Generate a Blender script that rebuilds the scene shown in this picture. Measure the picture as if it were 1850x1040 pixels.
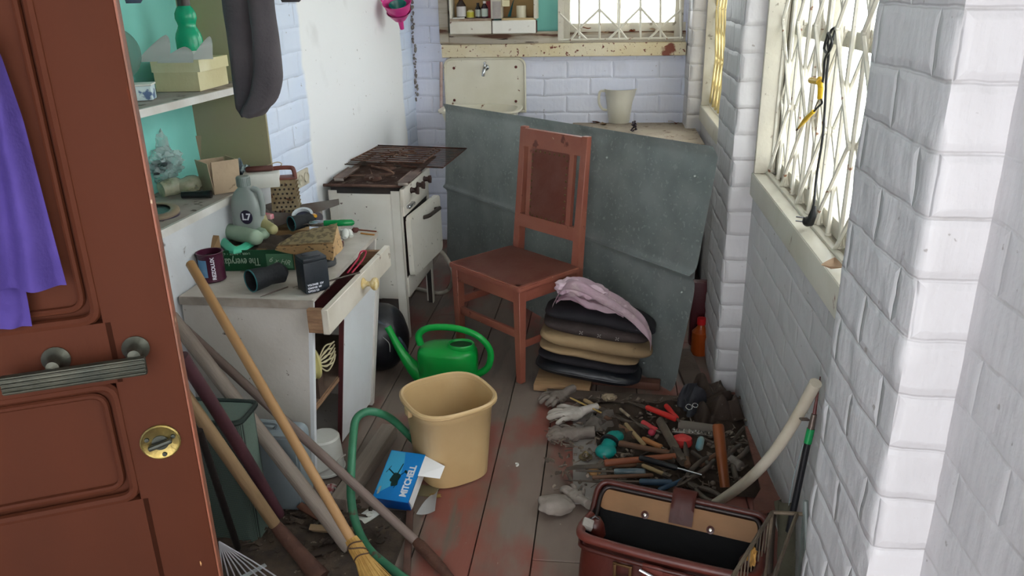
import bpy, bmesh, math, random
from mathutils import Vector as V, Matrix, noise
random.seed(7)
PI = math.pi
S = bpy.context.scene
for o in list(bpy.data.objects): bpy.data.objects.remove(o)
COL = S.collection
# ---------------------------------------------------------------- camera
F = 1430.0; CX, CY = 925.0, 520.0
H = 1.6
_d = V((1103-CX, -20-CY, F)).normalized()
_v = V((1000-CX, 4350-CY, F)); _v = (_v - _d*_v.dot(_d)).normalized()
_x = _v.cross(_d)
AX = (_x, _d, -_v)                      # world axes in camera space (x right, y down, z forward)
cam = bpy.data.cameras.new('camera'); co = bpy.data.objects.new('camera', cam); COL.objects.link(co)
cam.sensor_width = 36.0; cam.lens = F/1850*36; cam.clip_start = .02; cam.clip_end = 200
rx = V([a.x for a in AX]); ry = -V([a.y for a in AX]); rz = -V([a.z for a in AX])
mw = Matrix((rx, ry, rz)).transposed().to_4x4(); mw.translation = (0, 0, H)
co.matrix_world = mw
S.camera = co
# ---------------------------------------------------------------- world and exposure
w = bpy.data.worlds.new('overcast'); S.world = w; w.use_nodes = True
bgn = w.node_tree.nodes['Background']
bgn.inputs[0].default_value = (.95, .97, 1.0, 1); bgn.inputs[1].default_value = 6.5
S.view_settings.view_transform = 'Standard'; S.view_settings.look = 'None'
S.view_settings.gamma = 1; S.view_settings.use_curve_mapping = False
S.view_settings.exposure = 0.12
def portal(name, loc, rot, sx, sy):
    l = bpy.data.lights.new(name, 'AREA'); l.shape = 'RECTANGLE'; l.size = sx; l.size_y = sy
    l.cycles.is_portal = True
    o = bpy.data.objects.new(name, l); COL.objects.link(o); o.location = loc; o.rotation_euler = rot
portal('daylight_window', (.84, 2.31, 1.62), (0, PI/2, 0), 1.36, 1.48)
portal('daylight_far_window', (.84, 4.2, 1.62), (0, PI/2, 0), 1.36, 1.4)
portal('daylight_near_window', (.84, .15, 1.62), (0, PI/2, 0), 1.36, 1.46)
portal('daylight_back_window', (.1, 5.45, 1.75), (-PI/2, 0, 0), .8, 1.0)
portal('daylight_doorway', (-.2, -1.02, 1.2), (PI/2, 0, 0), 1.5, 2.3)

# ---------------------------------------------------------------- pixel ray onto a real plane of the room
def at(px, py, ax='z', val=0.0):
    c = V((px-CX, py-CY, F)); r = V((AX[0].dot(c), AX[1].dot(c), AX[2].dot(c)))
    i = 'xyz'.index(ax); o = V((0, 0, H)); return o + r*((val-o[i])/r[i])

# ---------------------------------------------------------------- materials
def rgb(c):
    if isinstance(c, str):
        c = [int(c[i:i+2], 16)/255 for i in (0, 2, 4)]
        c = [(x/12.92 if x <= .04045 else ((x+.055)/1.055)**2.4) for x in c]
    return (*c, 1)
MATS = {}
def M(name, col, rough=.6, metal=0, c2=None, sc=6, lo=.4, hi=.62, spots=None, bump=.1, bsc=60, trans=0, alpha=1, stretch=None, ior=1.45, fibre=0):
    if name in MATS: return MATS[name]
    m = bpy.data.materials.new(name); m.use_nodes = True; nt = m.node_tree; N = nt.nodes; L = nt.links
    b = N['Principled BSDF']; b.inputs['Roughness'].default_value = rough; b.inputs['Metallic'].default_value = metal
    b.inputs['Transmission Weight'].default_value = trans; b.inputs['Alpha'].default_value = alpha; b.inputs['IOR'].default_value = ior
    tc = N.new('ShaderNodeTexCoord'); src = tc.outputs['Object']
    if stretch:
        mp = N.new('ShaderNodeMapping'); mp.inputs['Scale'].default_value = stretch; L.new(src, mp.inputs[0]); src = mp.outputs[0]
    def noi(s, d=5):
        n = N.new('ShaderNodeTexNoise'); n.inputs['Scale'].default_value = s; n.inputs['Detail'].default_value = d; L.new(src, n.inputs['Vector']); return n
    def ramp(n, a, c):
        r = N.new('ShaderNodeMapRange'); r.inputs[1].default_value = a; r.inputs[2].default_value = c; L.new(n.outputs[0], r.inputs[0]); return r
    cur = None
    def mixc(fac, a, c):
        x = N.new('ShaderNodeMix'); x.data_type = 'RGBA'; L.new(fac, x.inputs[0])
        if isinstance(a, tuple): x.inputs[6].default_value = a
        else: L.new(a, x.inputs[6])
        x.inputs[7].default_value = c; return x.outputs[2]
    cur = rgb(col)
    if c2 is not None: cur = mixc(ramp(noi(sc), lo, hi).outputs[0], cur, rgb(c2))
    for sp in (spots or []):
        cur = mixc(ramp(noi(sp[1], 8), sp[2], sp[2]+.04).outputs[0], cur, rgb(sp[0]))
    if isinstance(cur, tuple): b.inputs['Base Color'].default_value = cur
    else: L.new(cur, b.inputs['Base Color'])
    if bump:
        bp = N.new('ShaderNodeBump'); bp.inputs['Strength'].default_value = bump; bp.inputs['Distance'].default_value = .01
        L.new(noi(bsc, 6).outputs[0], bp.inputs['Height']); L.new(bp.outputs[0], b.inputs['Normal'])
    MATS[name] = m; return m

def wall_mat(name, col, col2, brick=True, bumpd=.012, dirt='6f6357', mortar=None, offz=0, offx=0, bs=1.0, lumps=.006, plaster=None):
    """painted brickwork: world position mapped on the face; joints are grooves in the bump"""
    m = bpy.data.materials.new(name); m.use_nodes = True; nt = m.node_tree; N = nt.nodes; L = nt.links
    b = N['Principled BSDF']; b.inputs['Roughness'].default_value = .55
    g = N.new('ShaderNodeNewGeometry'); sp = N.new('ShaderNodeSeparateXYZ'); L.new(g.outputs['Position'], sp.inputs[0])
    sn = N.new('ShaderNodeSeparateXYZ'); L.new(g.outputs['True Normal'], sn.inputs[0])
    ab = N.new('ShaderNodeMath'); ab.operation = 'ABSOLUTE'; L.new(sn.outputs[0], ab.inputs[0])
    gt = N.new('ShaderNodeMath'); gt.operation = 'GREATER_THAN'; gt.inputs[1].default_value = .7; L.new(ab.outputs[0], gt.inputs[0])
    mx = N.new('ShaderNodeMix'); L.new(gt.outputs[0], mx.inputs[0]); L.new(sp.outputs[0], mx.inputs[2]); L.new(sp.outputs[1], mx.inputs[3])
    def add(a, v):
        n = N.new('ShaderNodeMath'); n.operation = 'ADD'; L.new(a, n.inputs[0])
        if isinstance(v, float): n.inputs[1].default_value = v
        else: L.new(v, n.inputs[1])
        return n.outputs[0]
    def mul(a, v):
        n = N.new('ShaderNodeMath'); n.operation = 'MULTIPLY'; L.new(a, n.inputs[0])
        if isinstance(v, float): n.inputs[1].default_value = v
        else: L.new(v, n.inputs[1])
        return n.outputs[0]
    def noi(s, d=4, stretch=None):
        n = N.new('ShaderNodeTexNoise'); n.inputs['Scale'].default_value = s; n.inputs['Detail'].default_value = d
        if stretch:
            mp = N.new('ShaderNodeMapping'); mp.inputs['Scale'].default_value = stretch; L.new(g.outputs['Position'], mp.inputs[0]); L.new(mp.outputs[0], n.inputs['Vector'])
        else: L.new(g.outputs['Position'], n.inputs['Vector'])
        return n.outputs[0]
    def rng(a, lo, hi, o1=0., o2=1.):
        r = N.new('ShaderNodeMapRange'); L.new(a, r.inputs[0]); r.inputs[1].default_value = lo; r.inputs[2].default_value = hi
        r.inputs[3].default_value = o1; r.inputs[4].default_value = o2; return r.outputs[0]
    def mixc(fac, a, c):
        x = N.new('ShaderNodeMix'); x.data_type = 'RGBA'; L.new(fac, x.inputs[0])
        for i, q in ((6, a), (7, c)):
            if isinstance(q, tuple): x.inputs[i].default_value = q
            else: L.new(q, x.inputs[i])
        return x.outputs[2]
    cur = mixc(rng(noi(1.6), .4, .62), rgb(col), rgb(col2))
    hgt = mul(noi(9, 5), lumps)
    streak = noi(30, 4, (1, 1, .12)); hgt = add(hgt, mul(streak, lumps*.35))
    if brick:
        cb = N.new('ShaderNodeCombineXYZ')
        L.new(add(add(mx.outputs[0], float(offx)), mul(rng(noi(5), 0, 1, -.5, .5), .025)), cb.inputs[0])
        L.new(add(add(sp.outputs[2], float(offz)), mul(rng(noi(6.3), 0, 1, -.5, .5), .022)), cb.inputs[1])
        def bricks(ms, sm):
            bt = N.new('ShaderNodeTexBrick'); L.new(cb.outputs[0], bt.inputs['Vector']); bt.inputs['Scale'].default_value = 1
            bt.inputs['Brick Width'].default_value = .262*bs; bt.inputs['Row Height'].default_value = .098*bs; bt.inputs['Mortar Size'].default_value = ms
            bt.inputs['Mortar Smooth'].default_value = sm; return bt.outputs['Fac']
        wide = bricks(.017, 1.0); thin = bricks(.0045, 1.0)
        fade = 1.0
        hgt = add(hgt, mul(wide, -bumpd*.55)); hgt = add(hgt, mul(thin, -bumpd*.25))
        if plaster:  # smooth plaster with its own edge where the brick is covered
            pm = rng(add(mx.outputs[0], mul(noi(5), .12)), plaster[0], plaster[0]+.03)
            pm2 = rng(add(mx.outputs[0], mul(noi(5), .12)), plaster[1], plaster[1]+.03, 1., 0.)
            pp = mul(pm, pm2); inv = rng(pp, 0, 1, 1., 0.)
            hgt = add(mul(hgt, inv), mul(pp, .002)); cur = mixc(pp, cur, rgb(plaster[2])); thin = mul(thin, inv)
        dj = mul(mul(thin, rng(noi(7, 6), .5, .68)), .45)
        cur = mixc(dj, cur, rgb(dirt))
    spk = rng(noi(38, 8), .70, .735); cur = mixc(mul(spk, .55), cur, rgb(dirt))
    sm = rng(noi(3.1, 8), .62, .78); cur = mixc(mul(sm, .22), cur, rgb(dirt))
    L.new(cur, b.inputs['Base Color'])
    bp = N.new('ShaderNodeBump'); bp.inputs['Strength'].default_value = 1; bp.inputs['Distance'].default_value = 1
    L.new(hgt, bp.inputs['Height']); L.new(bp.outputs[0], b.inputs['Normal'])
    return m

# ---------------------------------------------------------------- mesh helpers
class B:
    def __init__(s): s.bm = bmesh.new()
    def _x(s, vs, mat):
        if mat is not None: bmesh.ops.transform(s.bm, matrix=mat, verts=vs)
        return s
    def box(s, c, d, rot=None, bev=0, seg=2, taper=None):
        r = bmesh.ops.create_cube(s.bm, size=1); vs = r['verts']
        for v in vs: v.co = V((v.co.x*d[0], v.co.y*d[1], v.co.z*d[2]))
        if taper:
            for v in vs:
                if v.co.z < 0: v.co.x *= taper; v.co.y *= taper
        if bev:
            e = list({e for v in vs for e in v.link_edges})
            rr = bmesh.ops.bevel(s.bm, geom=e, offset=bev, segments=seg, affect='EDGES', profile=.5)
            vs = list({v for f in rr['faces'] for v in f.verts} | {v for v in vs if v.is_valid})
        m = Matrix.Translation(V(c))
        if rot is not None: m = m @ (rot.to_4x4() if isinstance(rot, Matrix) else eul(rot))
        return s._x(vs, m)
    def hexa(s, p):
        """8 points: bottom 4 then top 4, same order"""
        v = [s.bm.verts.new(q) for q in p]
        for f in ((3, 2, 1, 0), (4, 5, 6, 7), (0, 1, 5, 4), (1, 2, 6, 5), (2, 3, 7, 6), (3, 0, 4, 7)): s.bm.faces.new([v[i] for i in f])
        return s
    def tube(s, pts, r, seg=10, cap=True, closed=False, flat=1.0):
        pts = [V(p) for p in pts]; n = len(pts); rr = r if isinstance(r, (list, tuple)) else [r]*n
        t0 = (pts[1]-pts[0]).normalized(); nrm = t0.orthogonal().normalized(); rings = []
        for i, p in enumerate(pts):
            if closed: t = (pts[(i+1) % n]-pts[i-1]).normalized()
            else: t = (pts[min(i+1, n-1)]-pts[max(i-1, 0)]).normalized()
            nrm = (nrm - t*nrm.dot(t))
            if nrm.length < 1e-6: nrm = t.orthogonal()
            nrm.normalize(); bn = t.cross(nrm)
            rings.append([s.bm.verts.new(p + nrm*math.cos(2*PI*k/seg)*rr[i] + bn*math.sin(2*PI*k/seg)*rr[i]*flat) for k in range(seg)])
        m = n if closed else n-1
        for i in range(m):
            a, c = rings[i], rings[(i+1) % n]
            for k in range(seg): s.bm.faces.new((a[k], a[(k+1) % seg], c[(k+1) % seg], c[k]))
        if cap and not closed:
            s.bm.faces.new(rings[0][::-1]); s.bm.faces.new(rings[-1])
        return s
    def lathe(s, prof, seg=28, mat=None, sx=1, sy=1, n=2.0, rot0=0.0):
        """profile [(r,z)]; n: superellipse power"""
        rings = []; vs = []
        for r, z in prof:
            if r < 1e-6: v = s.bm.verts.new((0, 0, z)); rings.append([v]); vs.append(v); continue
            ring = []
            for k in range(seg):
                a = 2*PI*k/seg; c, q = math.cos(a), math.sin(a)
                f = (abs(c)**n+abs(q)**n)**(-1/n)
                x, y = r*f*c*sx, r*f*q*sy
                v = s.bm.verts.new((x*math.cos(rot0)-y*math.sin(rot0), x*math.sin(rot0)+y*math.cos(rot0), z)); ring.append(v); vs.append(v)
            rings.append(ring)
        for a, c in zip(rings, rings[1:]):
            for k in range(seg):
                k2 = (k+1) % seg
                if len(a) == 1 and len(c) == 1: continue
                if len(a) == 1: s.bm.faces.new((a[0], c[k2], c[k]))
                elif len(c) == 1: s.bm.faces.new((a[k], a[k2], c[0]))
                else: s.bm.faces.new((a[k], a[k2], c[k2], c[k]))
        return s._x(vs, mat)
    def prism(s, poly, t, mat=None, bev=0):
        """outline in local xy extruded by t in z"""
        a = [s.bm.verts.new((x, y, 0)) for x, y in poly]; c = [s.bm.verts.new((x, y, t)) for x, y in poly]; n = len(poly)
        s.bm.faces.new(a[::-1]); s.bm.faces.new(c)
        for i in range(n): s.bm.faces.new((a[i], a[(i+1) % n], c[(i+1) % n], c[i]))
        return s._x(a+c, mat)
    def grid(s, fn, nu, nv, thick=0, wrapu=False):
        g = [[s.bm.verts.new(fn(i/nu, j/nv)) for j in range(nv+1)] for i in range(nu if wrapu else nu+1)]
        fs = []
        for i in range(nu):
            for j in range(nv):
                i2 = (i+1) % nu if wrapu else i+1
                fs.append(s.bm.faces.new((g[i][j], g[i2][j], g[i2][j+1], g[i][j+1])))
        if thick: bmesh.ops.solidify(s.bm, geom=fs, thickness=thick)
        return s
    def ball(s, c, r, sc=(1, 1, 1), sub=3, amp=0, fr=3, mat=None, seed=0):
        q = bmesh.ops.create_icosphere(s.bm, subdivisions=sub, radius=r)['verts']
        for v in q:
            d = v.co.normalized(); k = 1 + amp*noise.noise(d*fr + V((seed*7.3, seed, 3)))*2
            v.co = V((v.co.x*k*sc[0], v.co.y*k*sc[1], v.co.z*k*sc[2]))
        m = Matrix.Translation(V(c))
        if mat is not None: m = m @ mat
        return s._x(q, m)
def eul(r): return Matrix.Rotation(r[2], 4, 'Z') @ Matrix.Rotation(r[1], 4, 'Y') @ Matrix.Rotation(r[0], 4, 'X')
def crom(P, k=6, closed=False):
    P = [V(p) for p in P]; n = len(P); out = []
    for i in range(n if closed else n-1):
        p0 = P[i-1] if (closed or i > 0) else P[0]*2-P[1]; p1 = P[i]; p2 = P[(i+1) % n]
        p3 = P[(i+2) % n] if (closed or i+2 < n) else P[-1]*2-P[-2]
        for j in range(k):
            t = j/k; out.append(.5*((2*p1)+(p2-p0)*t+(2*p0-5*p1+4*p2-p3)*t*t+(3*p1-p0-3*p2+p3)*t**3))
    if not closed: out.append(P[-1])
    return out
def rp(pts2, r, k=5):
    """rounded 2d polygon"""
    out = []; n = len(pts2)
    for i in range(n):
        p = V((*pts2[i], 0)); a = V((*pts2[i-1], 0)); c = V((*pts2[(i+1) % n], 0))
        rr = min(r, (a-p).length*.45, (c-p).length*.45)
        s, e = p+(a-p).normalized()*rr, p+(c-p).normalized()*rr
        for j in range(k+1):
            t = j/k; q = s*(1-t)**2+p*2*t*(1-t)+e*t*t; out.append((q.x, q.y))
    return out
def link(o): COL.objects.link(o); return o
def obj(name, b, mat, parent=None, world=False, smooth=40, remesh=0, sub=0, label=None, cat=None, group=None, kind=None, rel=None):
    """ONE mesh object. world=True: geometry is in room coordinates (made local to the parent, or recentred at its base)."""
    bm = b.bm if isinstance(b, B) else b
    bmesh.ops.recalc_face_normals(bm, faces=bm.faces)
    me = bpy.data.meshes.new(name); o = bpy.data.objects.new(name, me)
    if parent is not None:
        if world: bmesh.ops.transform(bm, matrix=wm(parent).inverted(), verts=bm.verts)
        o.parent = parent
    elif world:
        xs = [v.co.x for v in bm.verts]; ys = [v.co.y for v in bm.verts]; zs = [v.co.z for v in bm.verts]
        c = V(((min(xs)+max(xs))/2, (min(ys)+max(ys))/2, min(zs)))
        bmesh.ops.translate(bm, verts=bm.verts, vec=-c); o.location = c
    bm.to_mesh(me); bm.free()
    if smooth:
        me.shade_smooth(); me.set_sharp_from_angle(angle=math.radians(smooth))
    for m in (mat if isinstance(mat, (list, tuple)) else [mat]): me.materials.append(m)
    link(o)
    if remesh:
        r = o.modifiers.new('blend', 'REMESH'); r.mode = 'VOXEL'; r.voxel_size = remesh; r.use_smooth_shade = True
        q = o.modifiers.new('soft', 'SMOOTH'); q.factor = .5; q.iterations = 4
    if sub: q = o.modifiers.new('sub', 'SUBSURF'); q.levels = sub; q.render_levels = sub
    tag(o, label, cat, group, kind); return o
def wm(o):
    m = o.matrix_basis.copy()
    while o.parent: o = o.parent; m = o.matrix_basis @ m
    return m
def tag(o, label=None, cat=None, group=None, kind=None):
    for k, v in (('label', label), ('category', cat), ('group', group), ('kind', kind)):
        if v: o[k] = v
    return o
def thing(name, label, cat, loc=(0, 0, 0), rot=(0, 0, 0), group=None, kind=None):
    o = bpy.data.objects.new(name, None); o.empty_display_size = .05; link(o)
    o.rotation_mode = 'QUATERNION'; m = rot.to_4x4() if isinstance(rot, Matrix) else eul(rot)
    o.matrix_basis = Matrix.Translation(V(loc)) @ m
    return tag(o, label, cat, group, kind)
def struct(name, b, mat, parent=None, world=False, smooth=30, **k):
    return obj(name, b, mat, parent, world=world, smooth=smooth, kind=None if parent else 'structure', **k)
def xframe(a, b, roll=0):
    """rotation whose local +x runs from a to b and local z stays up as far as it can"""
    x = (V(b)-V(a)).normalized(); z = V((0, 0, 1)); y = z.cross(x)
    if y.length < 1e-4: y = V((0, 1, 0))
    y.normalize(); z = x.cross(y); m = Matrix((x, y, z)).transposed()
    return m @ Matrix.Rotation(roll, 3, 'X') if roll else m
def copy_tree(o, parent=None):
    c = o.copy(); link(c); c.parent = parent
    for ch in [q for q in bpy.data.objects if q.parent == o]: copy_tree(ch, c)
    return c
def text(name, s, size, mat, parent, m, ext=.0006, align='CENTER', bold=0, shear=0, sx=1):
    cu = bpy.data.curves.new(name, 'FONT'); cu.body = s; cu.size = size; cu.extrude = ext; cu.align_x = align; cu.align_y = 'CENTER'; cu.offset = bold; cu.shear = shear
    t = bpy.data.objects.new(name+'_tmp', cu); link(t)
    dg = bpy.context.evaluated_depsgraph_get(); dg.update()
    me = bpy.data.meshes.new_from_object(t.evaluated_get(dg)); bpy.data.objects.remove(t)
    me.transform(m @ Matrix.Diagonal((sx, 1, 1, 1))); me.materials.clear(); me.materials.append(mat)
    o = bpy.data.objects.new(name, me); o.parent = parent; link(o); return o
def atp(px, py, p, n):
    c = V((px-CX, py-CY, F)); r = V((AX[0].dot(c), AX[1].dot(c), AX[2].dot(c))); o = V((0, 0, H))
    return o + r*((V(p)-o).dot(V(n))/r.dot(V(n)))
# ================================================================ THE SETTING
XW, XP = .56, .47            # right wall face, pillar face
YB = 5.15                    # back wall
def lx(y): return -1.345 + .0472*(y-3.05)
AL = -math.atan(.0472)
m_right = wall_mat('painted_brick_grey_white', 'bdbabb', 'c9c6c7', offx=.05, bumpd=.007, lumps=.010)
m_rflat = wall_mat('thickly_painted_wall', 'bdbabb', 'c9c6c7', offx=.05, bumpd=.0028, lumps=.008)
m_back = wall_mat('painted_brick_lilac', 'd2d6e8', 'dcdde8', offx=.12, bumpd=.006, bs=1.1)
m_left = wall_mat('painted_left_wall', 'cfdbf0', 'd8e1f0', offx=0, bumpd=.005, lumps=.004, plaster=(3.50, 4.95, 'ecedee'))
m_plain = wall_mat('white_plaster', 'd8d8d6', 'dedfe0', brick=False, lumps=.004)

def floor_mat():
    m = bpy.data.materials.new('worn_painted_floorboards'); m.use_nodes = True; nt = m.node_tree; N = nt.nodes; L = nt.links
    b = N['Principled BSDF']; g = N.new('ShaderNodeNewGeometry')
    def noi(s, st=(1, 1, 1), d=6):
        mp = N.new('ShaderNodeMapping'); mp.inputs['Scale'].default_value = st; L.new(g.outputs['Position'], mp.inputs[0])
        n = N.new('ShaderNodeTexNoise'); n.inputs['Scale'].default_value = s; n.inputs['Detail'].default_value = d; L.new(mp.outputs[0], n.inputs['Vector']); return n.outputs[0]
    def rng(a, lo, hi, o1=0., o2=1.):
        r = N.new('ShaderNodeMapRange'); L.new(a, r.inputs[0]); r.inputs[1].default_value = lo; r.inputs[2].default_value = hi; r.inputs[3].default_value = o1; r.inputs[4].default_value = o2; return r.outputs[0]
    def mixc(fac, a, c):
        x = N.new('ShaderNodeMix'); x.data_type = 'RGBA'; L.new(fac, x.inputs[0])
        for i, q in ((6, a), (7, c)):
            if isinstance(q, tuple): x.inputs[i].default_value = q
            else: L.new(q, x.inputs[i])
        return x.outputs[2]
    grey = mixc(rng(noi(5, (1, .25, 1)), .4, .6), rgb('6c5a50'), rgb('786a60'))
    c = mixc(rng(noi(3.2, (1, .45, 1), 9), 0.48, .58), grey, rgb('804a3f'))
    c = mixc(rng(noi(14, (1, .15, 1), 8), .58, .66), c, rgb('675a50'))
    c = mixc(rng(noi(2.2, (1, 1, 1), 4), .52, .75, 0, .6), c, rgb('4c423c'))
    c = mixc(rng(noi(70, (1, 1, 1), 4), .72, .75, 0, .6), c, rgb('a39a8c'))
    L.new(c, b.inputs['Base Color']); b.inputs['Roughness'].default_value = .62
    bp = N.new('ShaderNodeBump'); bp.inputs['Strength'].default_value = .5; bp.inputs['Distance'].default_value = .004
    L.new(noi(22, (1, .1, 1)), bp.inputs['Height']); L.new(bp.outputs[0], b.inputs['Normal'])
    return m
m_floor = floor_mat()
# floorboards with real gaps between them, one floor
fb = B(); x = -1.75; k = 0
edges = [-1.75, -1.58, -1.41, -1.24, -1.07, -.90, -.735, -.56, -.375, -.195, -.02, .15, .32, .49, .66, .83]
for a, c in zip(edges, edges[1:]):
    y = -1.3; cuts = [(-1.3, random.Random(int(a*100)).uniform(.5, 1.8))]
    seams = [-1.3] + ([1.93, 4.1] if abs(a+.195) < .01 else [random.Random(int(a*31)).uniform(2.9, 4.3)]) + [YB+.05]
    for s0, s1 in zip(seams, seams[1:]):
        fb.box(((a+c)/2, (s0+s1)/2, -.015), (c-a-.004, s1-s0-.003, .03), bev=.0015, seg=1)
fb.box((-.45, 1.9, -.045), (2.8, 7, .02))
struct('floor', fb, m_floor, world=False)
cb = B(); cb.box((-.45, 1.95, 2.56), (2.9, 6.7, .1)); struct('ceiling', cb, m_plain)

def boxw(b, x0, x1, y0, y1, z0, z1): b.box(((x0+x1)/2, (y0+y1)/2, (z0+z1)/2), (x1-x0, y1-y0, z1-z0)); return b
# right wall with three window openings; piers stand proud of it
wr = B(); X2 = XW+.26
boxw(wr, XW, X2, -1.3, YB+.25, -.05, .93)
boxw(wr, XW, X2, -1.3, YB+.25, 2.3, 2.51)
for y0, y1 in ((-1.3, -.58), (.88, 1.57), (3.05, 3.5), (4.92, YB+.25)): boxw(wr, XW, X2, y0, y1, .93, 2.3)
struct('wall_right', wr, m_rflat)
def pier(name, y0, y1):
    """brick pier: irregular hand-painted arrises, real geometry"""
    b = B(); nz = 130; ny = 22
    prof = []
    D = XW-XP+.01; W = y1-y0
    path = []          # around the three visible faces
    for i in range(9): path.append((XP+D*(1-i/8), y0, 0))
    for i in range(1, 23): path.append((XP, y0+W*i/22, 1))
    for i in range(1, 7): path.append((XP+D*i/6, y1, 2))
    rows = []
    for j in range(nz+1):
        z = -.02 + 2.53*j/nz; row = []
        course = (z % .098)/.098; groove = max(0, 1-min(course, 1-course)/.10)
        for (px, py, f) in path:
            p = V((px, py, z)); ed = min(abs(px-XP), .02)/.02 if f != 1 else min(abs(py-y0), abs(py-y1), .02)/.02
            k = .0045*noise.noise(p*9)+.002*noise.noise(p*31)
            round_ = .006*(1-ed)+.003*groove*(1-ed)*(.6+noise.noise(V((0, py*3, z*4))))
            off = k - .003*groove
            if f == 0: p.y += -off + round_*.7; p.x += round_*.7*(1-ed)
            elif f == 1: p.x += -off + round_*.7; p.y += (round_ if abs(py-y0) < abs(py-y1) else -round_)*(1-ed)
            else: p.y += off
            row.append(b.bm.verts.new(p))
        rows.append(row)
    for a, c in zip(rows, rows[1:]):
        for i in range(len(a)-1): b.bm.faces.new((a[i], a[i+1], c[i+1], c[i]))
    return struct(name, b, m_right, smooth=60)
pier('trim_1', 1.19, 1.57); pier('trim_2', 3.05, 3.50); pier('trim_3', 4.92, 5.16)

# back wall: window opening from x0 to x1
bx0, bx1 = at(797, 90, 'y', YB).x, at(1233, 60, 'y', YB).x
zb = at(1000, 102, 'y', YB).z
wb = B()
boxw(wb, -1.7, X2, YB, YB+.25, -.05, zb); boxw(wb, -1.7, X2, YB, YB+.25, 2.35, 2.51)
boxw(wb, -1.7, bx0, YB, YB+.25, zb, 2.35); boxw(wb, bx1, X2, YB, YB+.25, zb, 2.35)
struct('wall_back', wb, m_back)
# left wall, slightly out of square, with a niche
def lbox(b, y0, y1, z0, z1, d0, d1):
    """block of the left wall between depths d0 (face) and d1 behind the face"""
    b.hexa([(lx(y0)-d0, y0, z0), (lx(y1)-d0, y1, z0), (lx(y1)-d1, y1, z0), (lx(y0)-d1, y0, z0), (lx(y0)-d0, y0, z1), (lx(y1)-d0, y1, z1), (lx(y1)-d1, y1, z1), (lx(y0)-d1, y0, z1)]); return b
NY0, NY1, ND = 1.35, 3.05, .30
wl = B(); lbox(wl, NY1, YB+.2, -.05, 2.51, 0, .42); lbox(wl, -1.3, NY0, -.05, 2.51, 0, .42)
lbox(wl, NY0, NY1, 2.2, 2.51, 0, .42)
struct('wall_left', wl, m_left)
wl = B(); lbox(wl, NY0, NY1, -.05, .895, 0, .42); struct('trim_4', wl, M('white_board_under_shelf', 'c4c6c8', .6, c2='b4b6b8', sc=4, spots=[('6d645c', 12, .68)]))
m_teal = M('teal_paint', '7cc9bd', .55, c2='88d2c6', sc=3, spots=[('4a6b66', 17, .74)], bump=.06)
m_olive = M('olive_beige_paint', '99966f', .6, c2='9c9078', sc=2, spots=[('7a725c', 17, .72)], bump=.05)
nb = B(); lbox(nb, NY0, NY1, .895, 2.2, ND, ND+.12); struct('trim_5', nb, m_teal)
nb = B(); y = NY1; nb.hexa([(lx(y)-.001, y-.012, .9), (lx(y)-.001, y+.0, .9), (lx(y)-ND, y, .9), (lx(y)-ND, y-.012, .9), (lx(y)-.001, y-.012, 2.2), (lx(y)-.001, y, 2.2), (lx(y)-ND, y, 2.2), (lx(y)-ND, y-.012, 2.2)])
struct('trim_6', nb, m_olive)
# wall behind the camera with an open doorway
wf = B(); boxw(wf, -1.75, -.95, -1.0, -.85, -.05, 2.51); boxw(wf, .55, X2, -1.0, -.85, -.05, 2.51); boxw(wf, -.95, .55, -1.0, -.85, 2.35, 2.51)
struct('wall_front', wf, m_plain)
wf = B(); boxw(wf, -1.5, -1.33, .52, .62, 0, 2.5); struct('trim_7', wf, m_plain)

# crumbled joint in the far left corner
cr = B(); random.seed(4)
for i in range(110):
    z = .95+.012*i+random.uniform(-.01, .01); xx = at(735+.066*(max(0, min(240, (1.5-z)*380))), 120, 'y', YB).x
    cr.ball((lx(YB)+.012+random.uniform(-.008, .01), YB-.004, z), random.uniform(.004, .011), sc=(1, .5, 1.3), sub=1, amp=.3, seed=i)
cr_o = obj('crumbled_mortar', cr, M('grey_mortar', '8a8480', .9, c2='6d645f', sc=20, bump=.5), world=True); tag(cr_o, kind='structure'); cr_o.name = 'trim_8'
random.seed(7)

m_frame = M('old_cream_window_paint', 'cfc9b8', .5, c2='c2bcae', sc=5, spots=[('70523f', 14, .66), ('8e8577', 30, .66)], bump=.2)
m_peel = M('peeling_wood_paint', 'b7ae9f', .6, c2='a0937f', sc=9, lo=.45, hi=.55, spots=[('5c3a28', 9, .56), ('2e211a', 22, .66)], bump=.6, bsc=30, stretch=(.25, 1, 2.5))
m_sill = M('cream_gloss_sill', 'cfcabc', .4, c2='c6c0b0', sc=4, spots=[('7a4330', 11, .66)], bump=.1)
m_rust = M('rusty_cream_sill', 'd6cbb0', .5, c2='cfc09c', sc=6, spots=[('6b2f1f', 42, .60), ('7a3c28', 5, .66)], bump=.3)
m_glass = M('dusty_window_glass', 'f2f6f4', .05, trans=1, bump=0, ior=1.02)
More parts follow.
